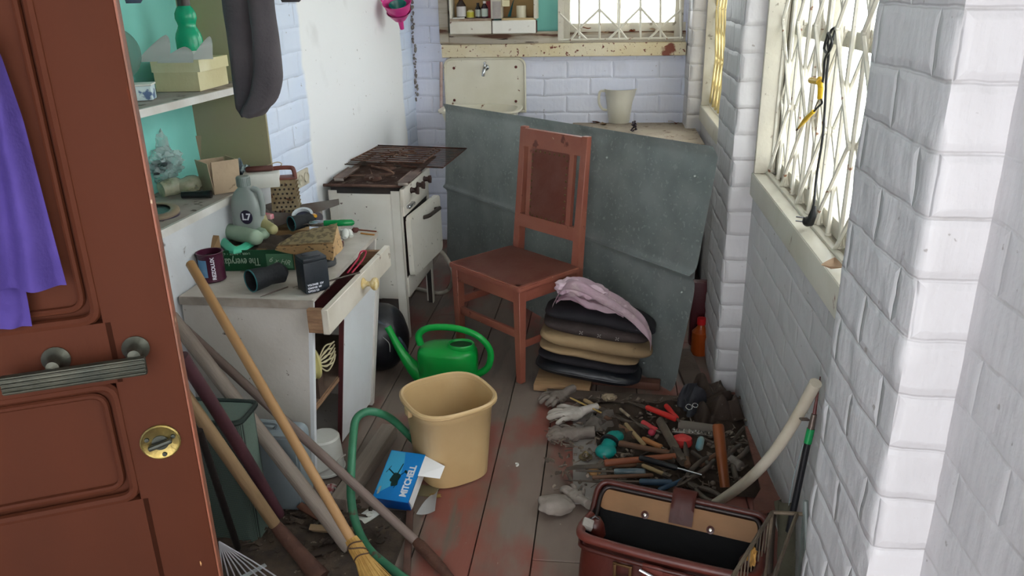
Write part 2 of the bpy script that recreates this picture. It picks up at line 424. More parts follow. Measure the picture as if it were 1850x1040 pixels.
# ---- right windows
def right_window(name, y0, y1, mull):
    w = thing(name, None, None, (XW, (y0+y1)/2, .94), kind='structure'); h = 1.36; L_ = y1-y0
    f = B()
    for s in (-1, 1): f.box((.10, s*(L_/2-.025), h/2), (.06, .05, h), bev=.004)
    f.box((.10, 0, h-.03), (.06, L_-.1, .06), bev=.004); f.box((.10, 0, .03), (.06, L_-.1, .05), bev=.004)
    # outer reveal strip with nail heads next to the pier
    for s in (-1, 1): f.box((.03, s*(L_/2-.012), h/2), (.075, .022, h), bev=.003)
    obj('window_frame', f, m_frame, w)
    for yy in mull:
        q = B(); q.box((.10, yy, h/2), (.05, .055, h-.1), bev=.004); obj('mullion', q, m_frame, w)
    q = B(); q.box((.102, 0, .52), (.035, L_-.1, .045), bev=.004); obj('glazing_bar', q, m_frame, w)
    g = B(); g.box((.105, 0, h/2), (.004, L_-.1, h-.1)); obj('pane', g, m_glass, w)
    s = B()
    s.box((.015, 0, -.01), (.05, L_, .02), bev=.004); s.box((-.006, 0, -.045), (.012, L_+.03, .085), bev=.004)
    s.box((.16, 0, -.012), (.22, L_, .016), bev=.003); s.box((.045, 0, -.002), (.02, L_, .02), bev=.004)
    obj('window_sill', s, m_sill, w)
    return w
win1 = right_window('window_1', 1.575, 3.045, (-.30, .22)); win2 = right_window('window_2', 3.505, 4.915, (0,)); win0 = right_window('window_3', -.575, .875, (0,))
# sills lean out over the piers a little, as painted boards
m_lat = M('white_painted_steel_bars', 'd9d5c8', .45, c2='cfc9ba', sc=20, spots=[('8a5b3c', 30, .66)], bump=.1)
def lattice(name, label, y0, y1, zb_, zt, n, x, cat='window grille', mat=m_lat, lay=.011):
    root = thing(name, label, cat, (x, y0, zb_)); dy = (y1-y0)/n; h = zt-zb_
    v = B()
    rr = random.Random(5)
    for i in range(n+1):
        a = rr.uniform(-.006, .006); v.tube([(0, i*dy+a, .0), (0, i*dy-a, h)], .0068, 6)
    for i in range(0, n+1):
        v.lathe([(0, -.004), (.009, -.004), (.009, .002), (0, .002)], 8, Matrix.Translation((0, i*dy, .006)))
    obj('upright_bars', v, mat, root)
    d = B(); step = .27
    for i in range(0, n-1, 2):
        for ph in (0, 1):
            P_ = []; k = 0; z = 0.0
            while z < h:
                P_.append(V(((-lay if ph else lay), (i+(2 if (k+ph) % 2 else 0))*dy, z))); z += step; k += 1
            d.tube(P_, .0062, 6)
            for p in P_[1:]: d.tube([p-V((.004, 0, 0)), p+V((.004, 0, 0))], .010, 8)
    obj('crossed_bars', d, mat, root)
    return root
lattice('window_grille', 'white folding steel lattice across the big right-hand window', 1.60, 3.02, .948, 2.28, 12, .615)
lattice('window_grille', 'yellowed folding steel lattice in the narrow far right window', 3.52, 4.9, .948, 2.28, 22, .615, mat=M('yellowed_steel_bars', 'd8c68e', .5, c2='cdb67c', sc=15, bump=.1))
# ---- back window zone (px helper on the back wall plane)
def bk(px, py, dy=0.0): return at(px, py, 'y', YB-dy)
bw = thing('window_4', None, None, (bk(1120, 75).x, YB, zb), kind='structure')
def wbox(b, p0, p1, y0, y1, bev=.003):
    """box between two pixels on the back wall plane, y0..y1 measured from the wall face into the room"""
    a, c = bk(*p0), bk(*p1); b.box(((a.x+c.x)/2, YB-(y0+y1)/2, (a.z+c.z)/2), (abs(a.x-c.x), abs(y1-y0), abs(a.z-c.z)), bev=bev, seg=1); return b
f = B()
a, c = bk(1012, 77), bk(1237, 77); top = 2.3
f.box(((a.x+bk(1030, 40).x)/2, YB+.02, (a.z+top)/2), (bk(1030, 40).x-a.x, .07, top-a.z), bev=.003)
f.box((bk(1226, 40).x, YB+.02, (a.z+top)/2), (.05, .07, top-a.z), bev=.003)
f.box(((a.x+c.x)/2, YB+.02, bk(1120, 49).z), (c.x-a.x, .06, .05), bev=.003)
obj('window_frame', f, m_frame, bw, world=True)
q = B(); q.box((bk(1118, 20).x, YB+.03, (bk(1120, 45).z+top)/2), (.022, .04, top-bk(1120, 45).z), bev=.003); obj('mullion', q, m_frame, bw, world=True)
q = B(); q.box(((a.x+c.x)/2, YB+.035, (bk(1120, 45).z+top)/2), (c.x-a.x, .004, top-bk(1120, 45).z)); obj('pane', q, m_glass, bw, world=True)
q = B(); wbox(q, (800, 80), (1238, 99), -.05, .05, .004); obj('window_sill', q, m_rust, bw, world=True)
# weathered frame around the whole recess
f = B(); wbox(f, (796, 59), (1014, 78), -.04, .02); a = bk(797, 78); c = bk(813, 78)
f.box(((a.x+c.x)/2, YB-.0, (a.z+2.35)/2), (c.x-a.x, .08, 2.35-a.z), bev=.003); wbox(f, (1012, 58), (1238, 77), -.04, .01)
struct('trim_9', f, m_peel, world=False)
q = B(); q.box(((bk(960, 30).x+bk(1014, 30).x)/2, YB+.05, (bk(960, 60).z+2.3)/2), (.30, .02, 2.3-bk(960, 60).z)); q.box((bk(880, 30).x, YB+.06, (bk(960, 60).z+2.3)/2), (.7, .02, 2.3-bk(960, 60).z))
struct('trim_10', q, m_teal)
# fan grille on the back window
gr = thing('window_grille', 'cream welded fan-pattern grille over the small back window', 'window grille', bk(1120, 76, .06))
g = B(); YG = YB-.05
def gp(px, py): return at(px, py, 'y', YG)
def bar(b, p, q, r=.0075): b.tube([gp(*p), gp(*q)], r, 6)
for px in (1046.5, 1083, 1118.5, 1157, 1193, 1230):
    bar(g, (px, 70), (px, -160))
bar(g, (1013, 72), (1234, 68), .006); 
for d0 in (-1,):
    bar(g, (1012, 25), (1061, 72)); bar(g, (1031, 72), (1046, 52)); bar(g, (1046, 52), (1083, 17)); bar(g, (1083, 17), (1119, 52)); bar(g, (1119, 52), (1157, 14)); bar(g, (1157, 14), (1191, 52)); bar(g, (1191, 52), (1234, 14))
    for n0 in (1119, 1191): bar(g, (n0, 52), (n0-20, 71)); bar(g, (n0, 52), (n0+14, 71))
    for n0 in (1046, 1119, 1191): bar(g, (n0, -120), (n0-36, -50)); bar(g, (n0, -120), (n0+36, -50))
obj('fan_bars', g, m_lat, gr, world=True)
q = B(); a = gp(1013, 73); q.box((a.x, YG, (a.z+2.1)/2), (.035, .008, 2.1-a.z)); obj('flat_side_bar', q, m_frame, gr, world=True)
# ---- outdoors, seen overexposed through the glass
og = B(); og.box((9, 3, -.3), (17, 26, .1)); og.box((0, 14, -.3), (1.5, 16, .1)); struct('ground_outside', og, M('pale_gravel_yard', 'b8b5a8', .9, c2='9da08c', sc=.6))
def bush(x, y, h, seed, lab):
    r_ = random.Random(seed); b = B()
    def br(p, d, l, r, dep):
        q = p+d*l; b.tube([p, (p+q)/2+V((r_.uniform(-.03, .03)*l, r_.uniform(-.03, .03)*l, 0)), q], [r, r*.85, r*.65], 5)
        if dep:
            for _ in range(3):
                br(p+d*l*r_.uniform(.5, 1), (d+V((r_.uniform(-.8, .8), r_.uniform(-.8, .8), r_.uniform(-.2, .6)))).normalized(), l*.62, r*.6, dep-1)
    br(V((x, y, -.3)), V((0, 0, 1)), h*.45, .05, 4)
    obj('bare_tree', b, M('pale_bark', 'a39e90', .9), world=True, label=lab, cat='tree')
bush(.1, 9.5, 4.2, 3, 'bare branching tree seen faintly through the back window')
bush(6.5, 9, 5, 8, 'bare pale tree in the yard beyond the right-hand window')
# ================================================================ DOOR (opens into the room, seen half edge-on)
DU = V((.903, .43, 0)).normalized()                    # along the door towards its free edge
DN = V((DU.y, -DU.x, 0))                               # face normal, towards the camera
DP = at(290, 797, 'z', 1.0)                            # the lock, 1 m above the floor
eg = atp(352, 797, DP, DN); wdoor = .80
hinge = V((eg.x, eg.y, 0)) - DU*wdoor
DM = Matrix((DU, DN*-1, V((0, 0, 1)))).transposed()    # local x along door, local y into the slab, z up
door = thing('door_1', None, None, (hinge.x, hinge.y, 0), DM, kind='structure')
m_door = M('varnished_orange_brown_door', '411b09', .75, c2='341506', sc=3, lo=.4, hi=.7, spots=[('5d2812', 7, .66), ('b58a5c', 60, .735)], bump=.12, bsc=25, stretch=(1, 1, .35), ior=1.28)
m_door_edge = M('chipped_door_edge_paint', '7a4430', .5, c2='653c2a', sc=12, spots=[('c3a98c', 24, .68)], bump=.2)
def dl(px, py, off=0.0):
    """pixel on the door face -> local door coordinates (x, z)"""
    p = atp(px, py, DP, DN) - hinge; return p.dot(DU), p.z
T = .042
xs_r = dl(187, 560)[0]; x_lr = dl(232, 800)[0]
z_u0 = dl(120, 592)[1]; z_l1 = dl(110, 706)[1]; z_l0 = dl(120, 927)[1]
b = B()
def dbox(x0, x1, z0, z1, y0=0, y1=T, bev=.0): b.box(((x0+x1)/2, (y0+y1)/2, (z0+z1)/2), (x1-x0, y1-y0, z1-z0), bev=bev, seg=2)
xr = min(xs_r, x_lr)
dbox(xr, wdoor-.001, 0, 2.02, bev=.003); dbox(0, .11, 0, 2.02)
dbox(.10, xr+.01, z_l1, z_u0, bev=.0); dbox(.10, xr+.01, 1.93, 2.02); dbox(.10, xr+.01, .36, z_l0, bev=.0); dbox(.10, xr+.01, 0, .14)
dbox(.10, xr+.01, .14, .36, .012, T-.01); 
obj('door_leaf', b, m_door, door)
for nm, z0, z1 in (('upper_panel', z_u0, 1.93), ('lower_panel', z_l1-(z_l1-z_l0), z_l1)):
    q = B(); W_ = xr-.11; h = z1-z0; cx, cz = .11+W_/2, (z0+z1)/2
    q.box((cx, .022, cz), (W_, .014, h))
    # bolection moulding around the sunk panel
    pr = rp([(-W_/2+.004, -h/2+.004), (W_/2-.004, -h/2+.004), (W_/2-.004, h/2-.004), (-W_/2+.004, h/2-.004)], .022)
    q.tube([(cx+x, .006, cz+z) for x, z in pr], .0075, 8, closed=True)
    pr = rp([(-W_/2+.02, -h/2+.02), (W_/2-.02, -h/2+.02), (W_/2-.02, h/2-.02), (-W_/2+.02, h/2-.02)], .02)
    q.tube([(cx+x, .013, cz+z) for x, z in pr], .005, 8, closed=True)
    obj(nm, q, m_door, door)
q = B(); q.box((wdoor, T/2, 1.01), (.003, T-.004, 2.01), bev=.001); obj('door_edge', q, m_door_edge, door)
# pull handle: a ribbed dark bar on two round posts
m_hand = M('tarnished_dark_metal', '363832', .45, .7, c2='45443a', sc=14, spots=[('1f1f1c', 20, .66)], bump=.15)
xa, za = dl(12, 675); xb, zb_h = dl(268, 640); zc = (za+zb_h)/2
xb = xb; xa = max(xa, .05)
q = B(); 
q.box(((xa+xb)/2, -.032, zc-.002), (xb-xa, .012, .026), bev=.003)
for k in range(4): q.box(((xa+xb)/2, -.0385, zc-.0105+k*.006), (xb-xa-.002, .004, .0028), bev=.001, seg=1)
hd = obj('pull_handle', q, m_hand, door)
for px in (100, 248):
    xx = dl(px, 640)[0]; q = B()
    q.lathe([(0, 0), (.017, 0), (.018, .004), (.012, .008), (.008, .014), (.008, .03), (.0, .032)], 20, Matrix.Translation((xx, .001, zc+.012)) @ Matrix.Rotation(PI/2, 4, 'X'))
    obj('handle_post', q, m_hand, door)
m_brass = M('tarnished_brass', '8d7a45', .38, .85, c2='6c5f3a', sc=30, spots=[('33291a', 25, .64)], bump=.2)
lxx, lzz = dl(290, 797); lr = abs(dl(327, 797)[0]-lxx)*1.02
LM = Matrix.Translation((lxx, 0, lzz)) @ Matrix.Rotation(PI/2, 4, 'X')
q = B(); q.lathe([(0, 0), (lr, 0), (lr, .003), (lr*.93, .0045), (lr*.86, .003), (0, .003)], 40, LM)
lk = obj('lock_rose', q, m_brass, door)
q = B(); q.lathe([(0, .003), (lr*.42, .003), (lr*.42, .005), (0, .006)], 24, LM)
q.box((lxx, -.010, lzz), (lr*1.25, .009, lr*.28), rot=(0, math.radians(-14), 0), bev=.003)
obj('thumb_turn', q, m_hand, lk)
q = B()
for sx, sz in ((-.62, .28), (.66, .25), (.1, -.72)): q.lathe([(0, .003), (.0035, .003), (.003, .0055), (0, .006)], 10, Matrix.Translation((lxx+sx*lr, 0, lzz+sz*lr)) @ Matrix.Rotation(PI/2, 4, 'X'))
obj('screw_heads', q, m_hand, lk)

# ---- purple garment hanging down the door, hem folded
m_pur = M('violet_jersey', '5d4a9c', .85, c2='53418f', sc=9, bump=.15, bsc=160)
def dpt(px, py, off): 
    x, z = dl(px, py); return hinge + DU*x + V((0, 0, z)) + DN*off
def gfold(nm, rows, thick, mat_, parent=None, **kw):
    """hanging cloth: rows of (left px, right px, py) with rippling depth"""
    n = len(rows)-1
    def fn(u, v):
        i = min(int(v*n), n-1); t = v*n-i; a, c = rows[i], rows[i+1]
        x0 = a[0]*(1-t)+c[0]*t; x1 = a[1]*(1-t)+c[1]*t; y = a[2]*(1-t)+c[2]*t + kw.get('sag', 0)*math.sin(u*PI)
        y += (1-u)*0
        off = kw.get('off', .03) + kw.get('amp', .014)*math.sin(u*kw.get('fr', 13)+v*1.3) + .006*noise.noise(V((u*5, v*6, 2)))
        off -= .02*(u**4)
        return dpt(x0+(x1-x0)*u, y, max(off, .006))
    b = B(); b.grid(fn, 44, 36, thick); return obj(nm, b, mat_, parent, world=True, smooth=80)
pg = thing('hanging_garment', 'violet jersey garment draped down the orange-brown door at far left', 'garment', dpt(0, 400, .03))
gfold('cloth', [(-70, -10, 60), (-110, 8, 110), (-120, 44, 215), (-120, 66, 300), (-120, 92, 400), (-120, 122, 512)], .003, m_pur, pg, amp=.012, fr=16, off=.032)
gfold('under_layer', [(-100, 20, 380), (-90, 40, 480), (-80, 52, 540), (-70, 60, 586)], .003, m_pur, pg, amp=.006, fr=9, off=.016)

# ================================================================ NICHE SHELVES
m_shelf = M('white_painted_shelf', 'cbc9c4', .5, c2='b9b5ac', sc=7, spots=[('6f655a', 14, .66)], bump=.1)
m_dusty = M('dusty_grey_shelf_top', 'a59b93', .8, c2='8f857c', sc=9, spots=[('5b5049', 18, .64)], bump=.15)
ZU, ZL = 1.292, .922
def shelf(nm, lab, z, t, dep, y0=NY0+.01, y1=NY1-.014, proud=.012):
    r = thing(nm, lab, 'shelf', (lx(2.2), 2.2, z-t))
    b = B(); lbox(b, y0, y1, z-t, z-.002, -proud+.012, ND-.001); obj('board', b, m_dusty, r, world=True)
    b = B(); lbox(b, y0, y1, z-t, z, -proud, -proud+.012); obj('front_edge', b, m_shelf, r, world=True)
    return r
shelf('wall_shelf', 'upper white shelf in the teal-backed niche, boxes and bottle on it', ZU, .024, .3)
shelf('wall_shelf', 'lower dusty white shelf in the niche, bags and cartons on it', ZL, .026, .3, proud=.012)
def on(px, py, z, d=None):
    return at(px, py, 'z', z)
# items on the upper shelf --------------------------------------------------
m_cream = M('cream_cardboard', 'c9c19a', .7, c2='bfb58c', sc=6, bump=.1)
m_white_pl = M('white_plastic', 'd6d6cf', .4, c2='c9c8bf', sc=8, bump=.05)
bxY = 2.86
def pbox(b, p0, p1, p2, h, z0):
    """box on base z0 from three floor corners p0->p1 (front), p1->p2 (side)"""
    p0, p1, p2 = V(p0), V(p1), V(p2); p3 = p0+(p2-p1); up = V((0, 0, h))
    for p in (p0, p1, p2, p3): p.z = z0
    b.hexa([p0, p1, p2, p3, p0+up, p1+up, p2+up, p3+up]); return b
cA, cB = at(283, 166, 'z', ZU), at(362, 165, 'z', ZU); cC = at(425, 148, 'z', ZU)
sc_b = thing('storage_box', 'long cream cardboard box on the upper shelf under the curling papers', 'box', (cA+cB)/2)
wB = (cB-cA); dirn = (cC-cB).normalized(); cC = cB+dirn*.24
hB = .105
b = B(); pbox(b, cA, cB, cC, hB*.62, ZU); obj('box_base', b, m_cream, sc_b, world=True)
b = B(); off = dirn*.0; pbox(b, cA+V((-.006, 0, 0)), cB-wB*(-.06), cC-wB*(-.06), hB*.38, ZU+hB*.62); obj('box_lid', b, M('pale_cream_card_lid', 'd5cfae', .7, c2='cac196', sc=6), sc_b, world=True)
topB = ZU+hB
m_paper = M('white_paper', 'dcdcda', .8, bump=.02)
def curl(label, c, w, l, rise, yaw, seedv, z0, flip=1, mat_=None, grp=None, bendv=1.0):
    def fn(u, v):
        return V(((u-.5)*w*(1-v)**.7 + flip*.45*w*v**1.5, .035*math.sin(v*2)-.02*v*v+.01*u, rise*v**.9+.0005))
    r = Matrix.Rotation(yaw, 4, 'Z'); r.translation = V((c[0], c[1], z0))
    b = B(); b.grid(fn, 8, 16, .0006); bmesh.ops.transform(b.bm, matrix=r, verts=b.bm.verts)
    return obj('curled_paper', b, mat_ or m_paper, world=True, smooth=80, label=label, cat='paper', group=grp)
q1 = at(290, 112, 'z', topB); q2 = at(345, 112, 'z', topB); q3 = at(385, 108, 'z', topB)
curl('white curled sheet at the left end of the cream box', (q1.x-.02, q1.y-.01), .11, .11, .085, .1, 1, topB+.001)
curl('white curled sheet at the foot of the green sprayer bottle', (q2.x-.03, q2.y-.055), .13, .09, .05, -.1, 2, topB+.001, flip=.6)
curl('white curled sheet with dark edge at the right end of the cream box', (q3.x-.04, q3.y-.0), .07, .09, .075, .2, 3, topB+.001, flip=1)
# green translucent sprayer bottle
m_grn = M('green_translucent_plastic', '12a878', .25, c2='1fb98a', sc=6, trans=.25, bump=.02)
p = at(345, 105, 'z', topB)
sp_ = thing('spray_bottle', 'green waisted bottle with dark cap standing on the cream box', 'bottle', (p.x-.012, p.y+.03, topB+.001))
k = .98
b = B(); b.lathe([(0, .024), (.045, .024), (.046, .03), (.046, .066), (.042, .082), (.034, .098), (.030, .108), (.032, .118), (.037, .132), (.036, .150), (.028, .166), (.021, .174), (0, .174)], 32); obj('bottle_body', b, m_grn, sp_)
b = B(); b.lathe([(0, 0), (.042, .0), (.044, .004), (.044, .024), (.0, .024)], 32); obj('white_foot', b, M('cloudy_white_plastic', 'c2cfc8', .4), sp_)
b = B(); b.lathe([(0, .174), (.022, .174), (.022, .20), (.016, .215), (0, .215)], 20); obj('cap', b, M('dark_brown_plastic', '3c302b', .4), sp_)
# domed cover and its white box at the left end
p = at(272, 178, 'z', ZU)
bb = thing('small_carton', 'small white and blue carton at the left end of the upper shelf', 'box', (p.x-.05, p.y-.035, ZU), (0, 0, .35))
b = B(); b.box((0, 0, .0225), (.15, .075, .045), bev=.002); obj('carton', b, M('pale_blue_white_card', 'b9cbd0', .6, c2='c9d6d6', sc=9, spots=[('54698c', 22, .60)]), bb)
b = B(); b.box((0, 0, .048), (.156, .081, .006), bev=.001); obj('lid', b, m_white_pl, bb)
b = B(); R0 = .085
def dome(u, v):
    a = u*2*PI; t = v*PI*.5; return V((math.cos(a)*R0*math.cos(t), math.sin(t)*.035, math.sin(a)*R0*math.cos(t)))
b.grid(dome, 40, 10, .002, wrapu=True)
obj('domed_lid', b, M('translucent_grey_plastic', 'a2aba2', .25, alpha=.72, bump=.03), world=False, smooth=60)
dm = bpy.data.objects['domed_lid']; dm.location = (p.x-.10, p.y-.0, ZU+.054+R0); dm.rotation_euler = (-.15, 0, .25); tag(dm, 'grey translucent domed plate cover standing on edge behind the small carton', 'lid')

# ---- grey trousers hanging in front of the niche, and more cloth above
m_trs = M('dark_grey_woven_cloth', '4d484b', .85, c2='423e42', sc=8, bump=.2, bsc=140)
TY = 1.95
tp = thing('hanging_trousers', 'dark grey trousers hanging folded from above in front of the niche', 'trousers', at(460, 120, 'y', TY))
def leg(nm, rows, dy, rad):
    rings = []
    P = []
    b = B(); n = 26; seg = 24
    for (xl, xr_, y) in rows: P.append(V((xl, xr_, y)))
    Q = crom(P, 4)
    R_ = []
    for j, q in enumerate(Q):
        a = at(q.x, q.z, 'y', TY+dy); c = at(q.y, q.z, 'y', TY+dy); m = (a+c)/2; w_ = (c-a).length/2; rr = []
        for k in range(seg):
            t = 2*PI*k/seg; f = 1+.13*math.sin(3*t+j*.13)+.09*noise.noise(V((math.cos(t)*2, math.sin(t)*2, j*.17)))
            rr.append(b.bm.verts.new(m + V((math.cos(t)*w_, math.sin(t)*rad*f, 0)) + V((0, 0, .003*math.sin(2*t+j)))))
        R_.append(rr)
    for a, c in zip(R_, R_[1:]):
        for k in range(seg): b.bm.faces.new((a[k], a[(k+1) % seg], c[(k+1) % seg], c[k]))
    b.bm.faces.new(R_[0]); b.bm.faces.new(R_[-1])
    obj(nm, b, m_trs, tp, world=True, smooth=80)
leg('right_leg', [(446, 486, -210), (446, 490, -100), (448, 494, 0), (456, 502, 60), (458, 508, 110), (456, 510, 150), (446, 498, 182), (436, 482, 202), (438, 466, 209)], 0, .028)
leg('left_leg', [(396, 462, -210), (396, 464, -100), (401, 466, 0), (410, 466, 60), (418, 462, 120), (424, 462, 165), (428, 468, 195), (438, 462, 208)], .035, .026)
tp2 = B(); R_ = []
for j in range(9):
    t = j/8; a = at(494+t*10, -60+64*t, 'y', 1.9); c = at(560-(t**3)*14, -60+64*t, 'y', 1.9)
    m = (a+c)/2; R_.append([tp2.bm.verts.new(m+V((math.cos(2*PI*k/18)*(c-a).length/2*(1-.25*t**6), math.sin(2*PI*k/18)*.02*(1-.6*t**6), 0))) for k in range(18)])
for a, c in zip(R_, R_[1:]):
    for k in range(18): tp2.bm.faces.new((a[k], a[(k+1) % 18], c[(k+1) % 18], c[k]))
tp2.bm.faces.new(R_[0]); tp2.bm.faces.new(R_[-1])
obj('hanging_sleeve', tp2, m_trs, world=True, smooth=80, label='tip of a dark grey sleeve hanging at the top edge right of the trousers', cat='garment')
tp3 = B(); R_ = []
for j in range(8):
    t = j/7; a = at(222, -70+76*t, 'y', 1.9); c = at(268-(t**3)*8, -70+76*t, 'y', 1.9); m = (a+c)/2
    R_.append([tp3.bm.verts.new(m+V((math.cos(2*PI*k/18)*(c-a).length/2*(1-.3*t**6), math.sin(2*PI*k/18)*.015*(1-.6*t**6), 0))) for k in range(18)])
for a, c in zip(R_, R_[1:]):
    for k in range(18): tp3.bm.faces.new((a[k], a[(k+1) % 18], c[(k+1) % 18], c[k]))
tp3.bm.faces.new(R_[0]); tp3.bm.faces.new(R_[-1])
obj('hanging_cloth_tip', tp3, M('slate_blue_cloth', '5c6a80', .85), world=True, smooth=80, label='slate blue cloth tip hanging just right of the door top', cat='garment')
# a rail above that carries the hanging clothes
b = B(); b.tube([(lx(1.93)-.005, 1.93, 2.02), (-.56, 1.93, 2.02)], .012, 12); b.tube([(-.56, 1.93, 2.02), (-.56, 1.93, 2.51)], .006, 8)
obj('clothes_rail', b, M('grey_rail', '77777a', .4, .6), world=True, label='grey clothes rail above the frame that the hanging clothes drop from', cat='rail')

# ---- items on the lower shelf --------------------------------------------
m_card = M('pale_brown_cardboard', 'b59f84', .8, c2='a8927a', sc=5, spots=[('77634e', 18, .70)], bump=.12)
def open_carton(lab, a, c, d, h, z0, lean=0.0, mat_=m_card, flapside=True):
    r = thing('open_carton', lab, 'box', (V(a)+V(c))/2)
    a, c, d = V(a), V(c), V(d); e = a+(d-c)
    for p in (a, c, d, e): p.z = z0
    up = V((0, 0, h)); t = .003
    b = B()
    cen = (a+c+d+e)/4
    def wall(p, q, hh=h, out=.0):
        n = V(((q-p).y, -(q-p).x, 0)).normalized(); 
        if n.dot(cen-p) > 0: n = -n
        o = n*out
        b.hexa([p, q, q-n*t, p-n*t, p+V((0, 0, hh))+o, q+V((0, 0, hh))+o, q-n*t+V((0, 0, hh))+o, p-n*t+V((0, 0, hh))+o])
    wall(a, c, h, .012); wall(c, d, h*1.05, .012); wall(d, e, h, .005); wall(e, a, h*.95, .012)
    b.hexa([a, c, d, e, a+V((0, 0, t)), c+V((0, 0, t)), d+V((0, 0, t)), e+V((0, 0, t))])
    obj('carton_walls', b, mat_, r, world=True)
    return r, (a, c, d, e)
a = at(356, 338, 'z', ZL); c = at(388, 352, 'z', ZL); d = at(423, 346, 'z', ZL); 
a = c+(a-c).normalized()*.12; d = c+(d-c).normalized()*.10
open_carton('upright open carton standing at the front of the lower shelf', a, c, d, .115, ZL)
a2 = at(330, 325, 'z', ZL)+V((-.03, .10, 0)); c2_ = a2+V((.11, .05, 0)); d2_ = c2_+V((-.05, .10, 0))
open_carton('low open carton behind the upright one on the lower shelf', a2, c2_, d2_, .155, ZL, mat_=M('grey_brown_cardboard', '9c8a70', .8, c2='8d7d66', sc=5))
# plastic bag with dark bits
m_bag = M('clear_polythene', 'b9c6c4', .18, alpha=.42, bump=.5, bsc=25)
p = at(318, 350, 'z', ZL)
pb = thing('plastic_bag', 'clear crumpled plastic bag with dark scraps on the lower shelf', 'bag', (p.x-.06, p.y+.03, ZL+.045))
b = B()
b.ball((-.015, .03, .055), .072, (1.0, 1.0, .8), 4, .22, 4, seed=2); b.ball((-.03, .06, .10), .05, (.7, .6, 1.5), 3, .3, 4, seed=4)
obj('bag_film', b, m_bag, pb, smooth=25)
b = B()
for i in range(12): b.ball((random.uniform(-.05, .03), random.uniform(-.02, .05), random.uniform(.03, .07)), random.uniform(.012, .02), (1, 1.3, .6), 2, .4, 3, seed=i)
obj('dark_scraps', b, M('dark_grey_scraps', '3e4446', .7), pb)
m_jarbag = M('yellowed_clear_wrap', 'b9b299', .15, alpha=.6, c2='8e8a6d', sc=20, bump=.5, bsc=20)
b = B(); b.tube(crom([(-.07, 0, .032), (-.02, .01, .036), (.02, -.005, .034), (.06, .005, .036)], 4), [.028, .030, .031, .033, .033, .032, .026, .030, .034, .036, .036, .034, .03], 18)
o = obj('wrapped_jars', b, m_jarbag, smooth=50); o.location = (p.x+.03, p.y-.01, ZL-.003); o.rotation_euler = (0, 0, .75)
tag(o, 'yellowed clear wrapped bundle lying under the crumpled plastic bag', 'bundle')
p = at(372, 352, 'z', ZL+.012)
b = B(); b.tube([(-.085, 0, .014), (-.03, 0, .014), (.0, 0, .014), (.004, 0, .0145), (.02, 0, .0145)], [.012, .0125, .0125, .014, .014], 20); b.tube([(.0205, 0, .0145), (.021, 0, .0145)], .009, 16)
o = obj('black_tube', b, M('black_plastic', '17171a', .35), smooth=40); o.location = (p.x-.0, p.y, ZL); o.rotation_euler = (0, 0, .15); tag(o, 'short black tube lying in front of the upright carton', 'tube')
# round framed plate leaning at shelf front
p = at(302, 385, 'z', ZL)
b = B(); b.lathe([(.045, .010), (.05, .012), (.066, .012), (.074, .006), (.074, 0), (.045, .0)], 40)
pl = thing('round_tray', 'round tray with tan rim lying at the left end of the lower shelf', 'tray', (p.x-.02, p.y-.03, ZL+.012), (.12, .1, 0))
obj('rim', b, M('tan_rim', '8d7f69', .35, c2='7a6d5b', sc=10), pl); b = B(); b.lathe([(0, .004), (.046, .004), (.046, .002), (0, .002)], 32); obj('dish', b, M('dark_teal_glass', '3d4f4b', .15), pl)
b = B(); b.lathe([(.0, 0), (.074, 0), (.074, -.012), (.0, -.012)], 40); obj('base', b, M('dark_violet_plastic', '2a2238', .3), pl)
# striped cloth bundle
p = at(432, 335, 'z', ZL)
b = B(); b.ball((0, 0, .035), .034, (1.1, 1.1, 1.1), 4, .25, 5, seed=5); b.tube([(0, 0, .06), (.004, .0, .085), (.0, .0, .10)], [.016, .007, .004], 8)
o = obj('striped_bundle', b, M('grey_blue_striped_cloth', '8fa0a2', .7, c2='3d4a52', sc=12, lo=.48, hi=.52, stretch=(6, 1, 1)), smooth=60); o.location = (p.x-.0, p.y+.03, ZL); tag(o, 'small knotted striped cloth bundle behind the grey oil bottle', 'bundle')
# dark wooden rolling pin handle + wire behind grater
p = at(470, 316, 'z', ZL+.04)
b = B(); b.tube([(-.05, 0, .012), (-.045, 0, .012), (.045, 0, .012), (.05, 0, .012)], [.008, .011, .011, .008], 12)
o = obj('wooden_bar', b, M('dark_red_wood', '4a2520', .6, c2='5c352b', sc=14), smooth=50); o.location = (p.x, p.y-.0, ZL+.052); o.rotation_euler = (0, 0, .35); tag(o, 'dark red wooden bar lying on the white carton behind the grater', 'wood')
pw = at(493, 345, 'z', ZL)
b = B(); b.box((0, 0, .026), (.13, .10, .052), bev=.002); o = obj('white_carton', b, m_white_pl); o.location = (p.x+.005, p.y+.0, ZL); o.rotation_euler = (0, 0, .35); tag(o, 'low white carton between oil bottle and grater', 'box')
b = B(); b.tube(crom([at(452, 312, 'y', 2.93), at(480, 300, 'y', 2.95), at(500, 293, 'y', 2.97), at(509, 296, 'y', 2.98), at(503, 303, 'y', 2.98)], 5), .0022, 6)
obj('wire_hook', b, M('cream_wire', 'b9a88c', .5), world=True, label='bent cream wire with a hooked end above the grater', cat='wire')
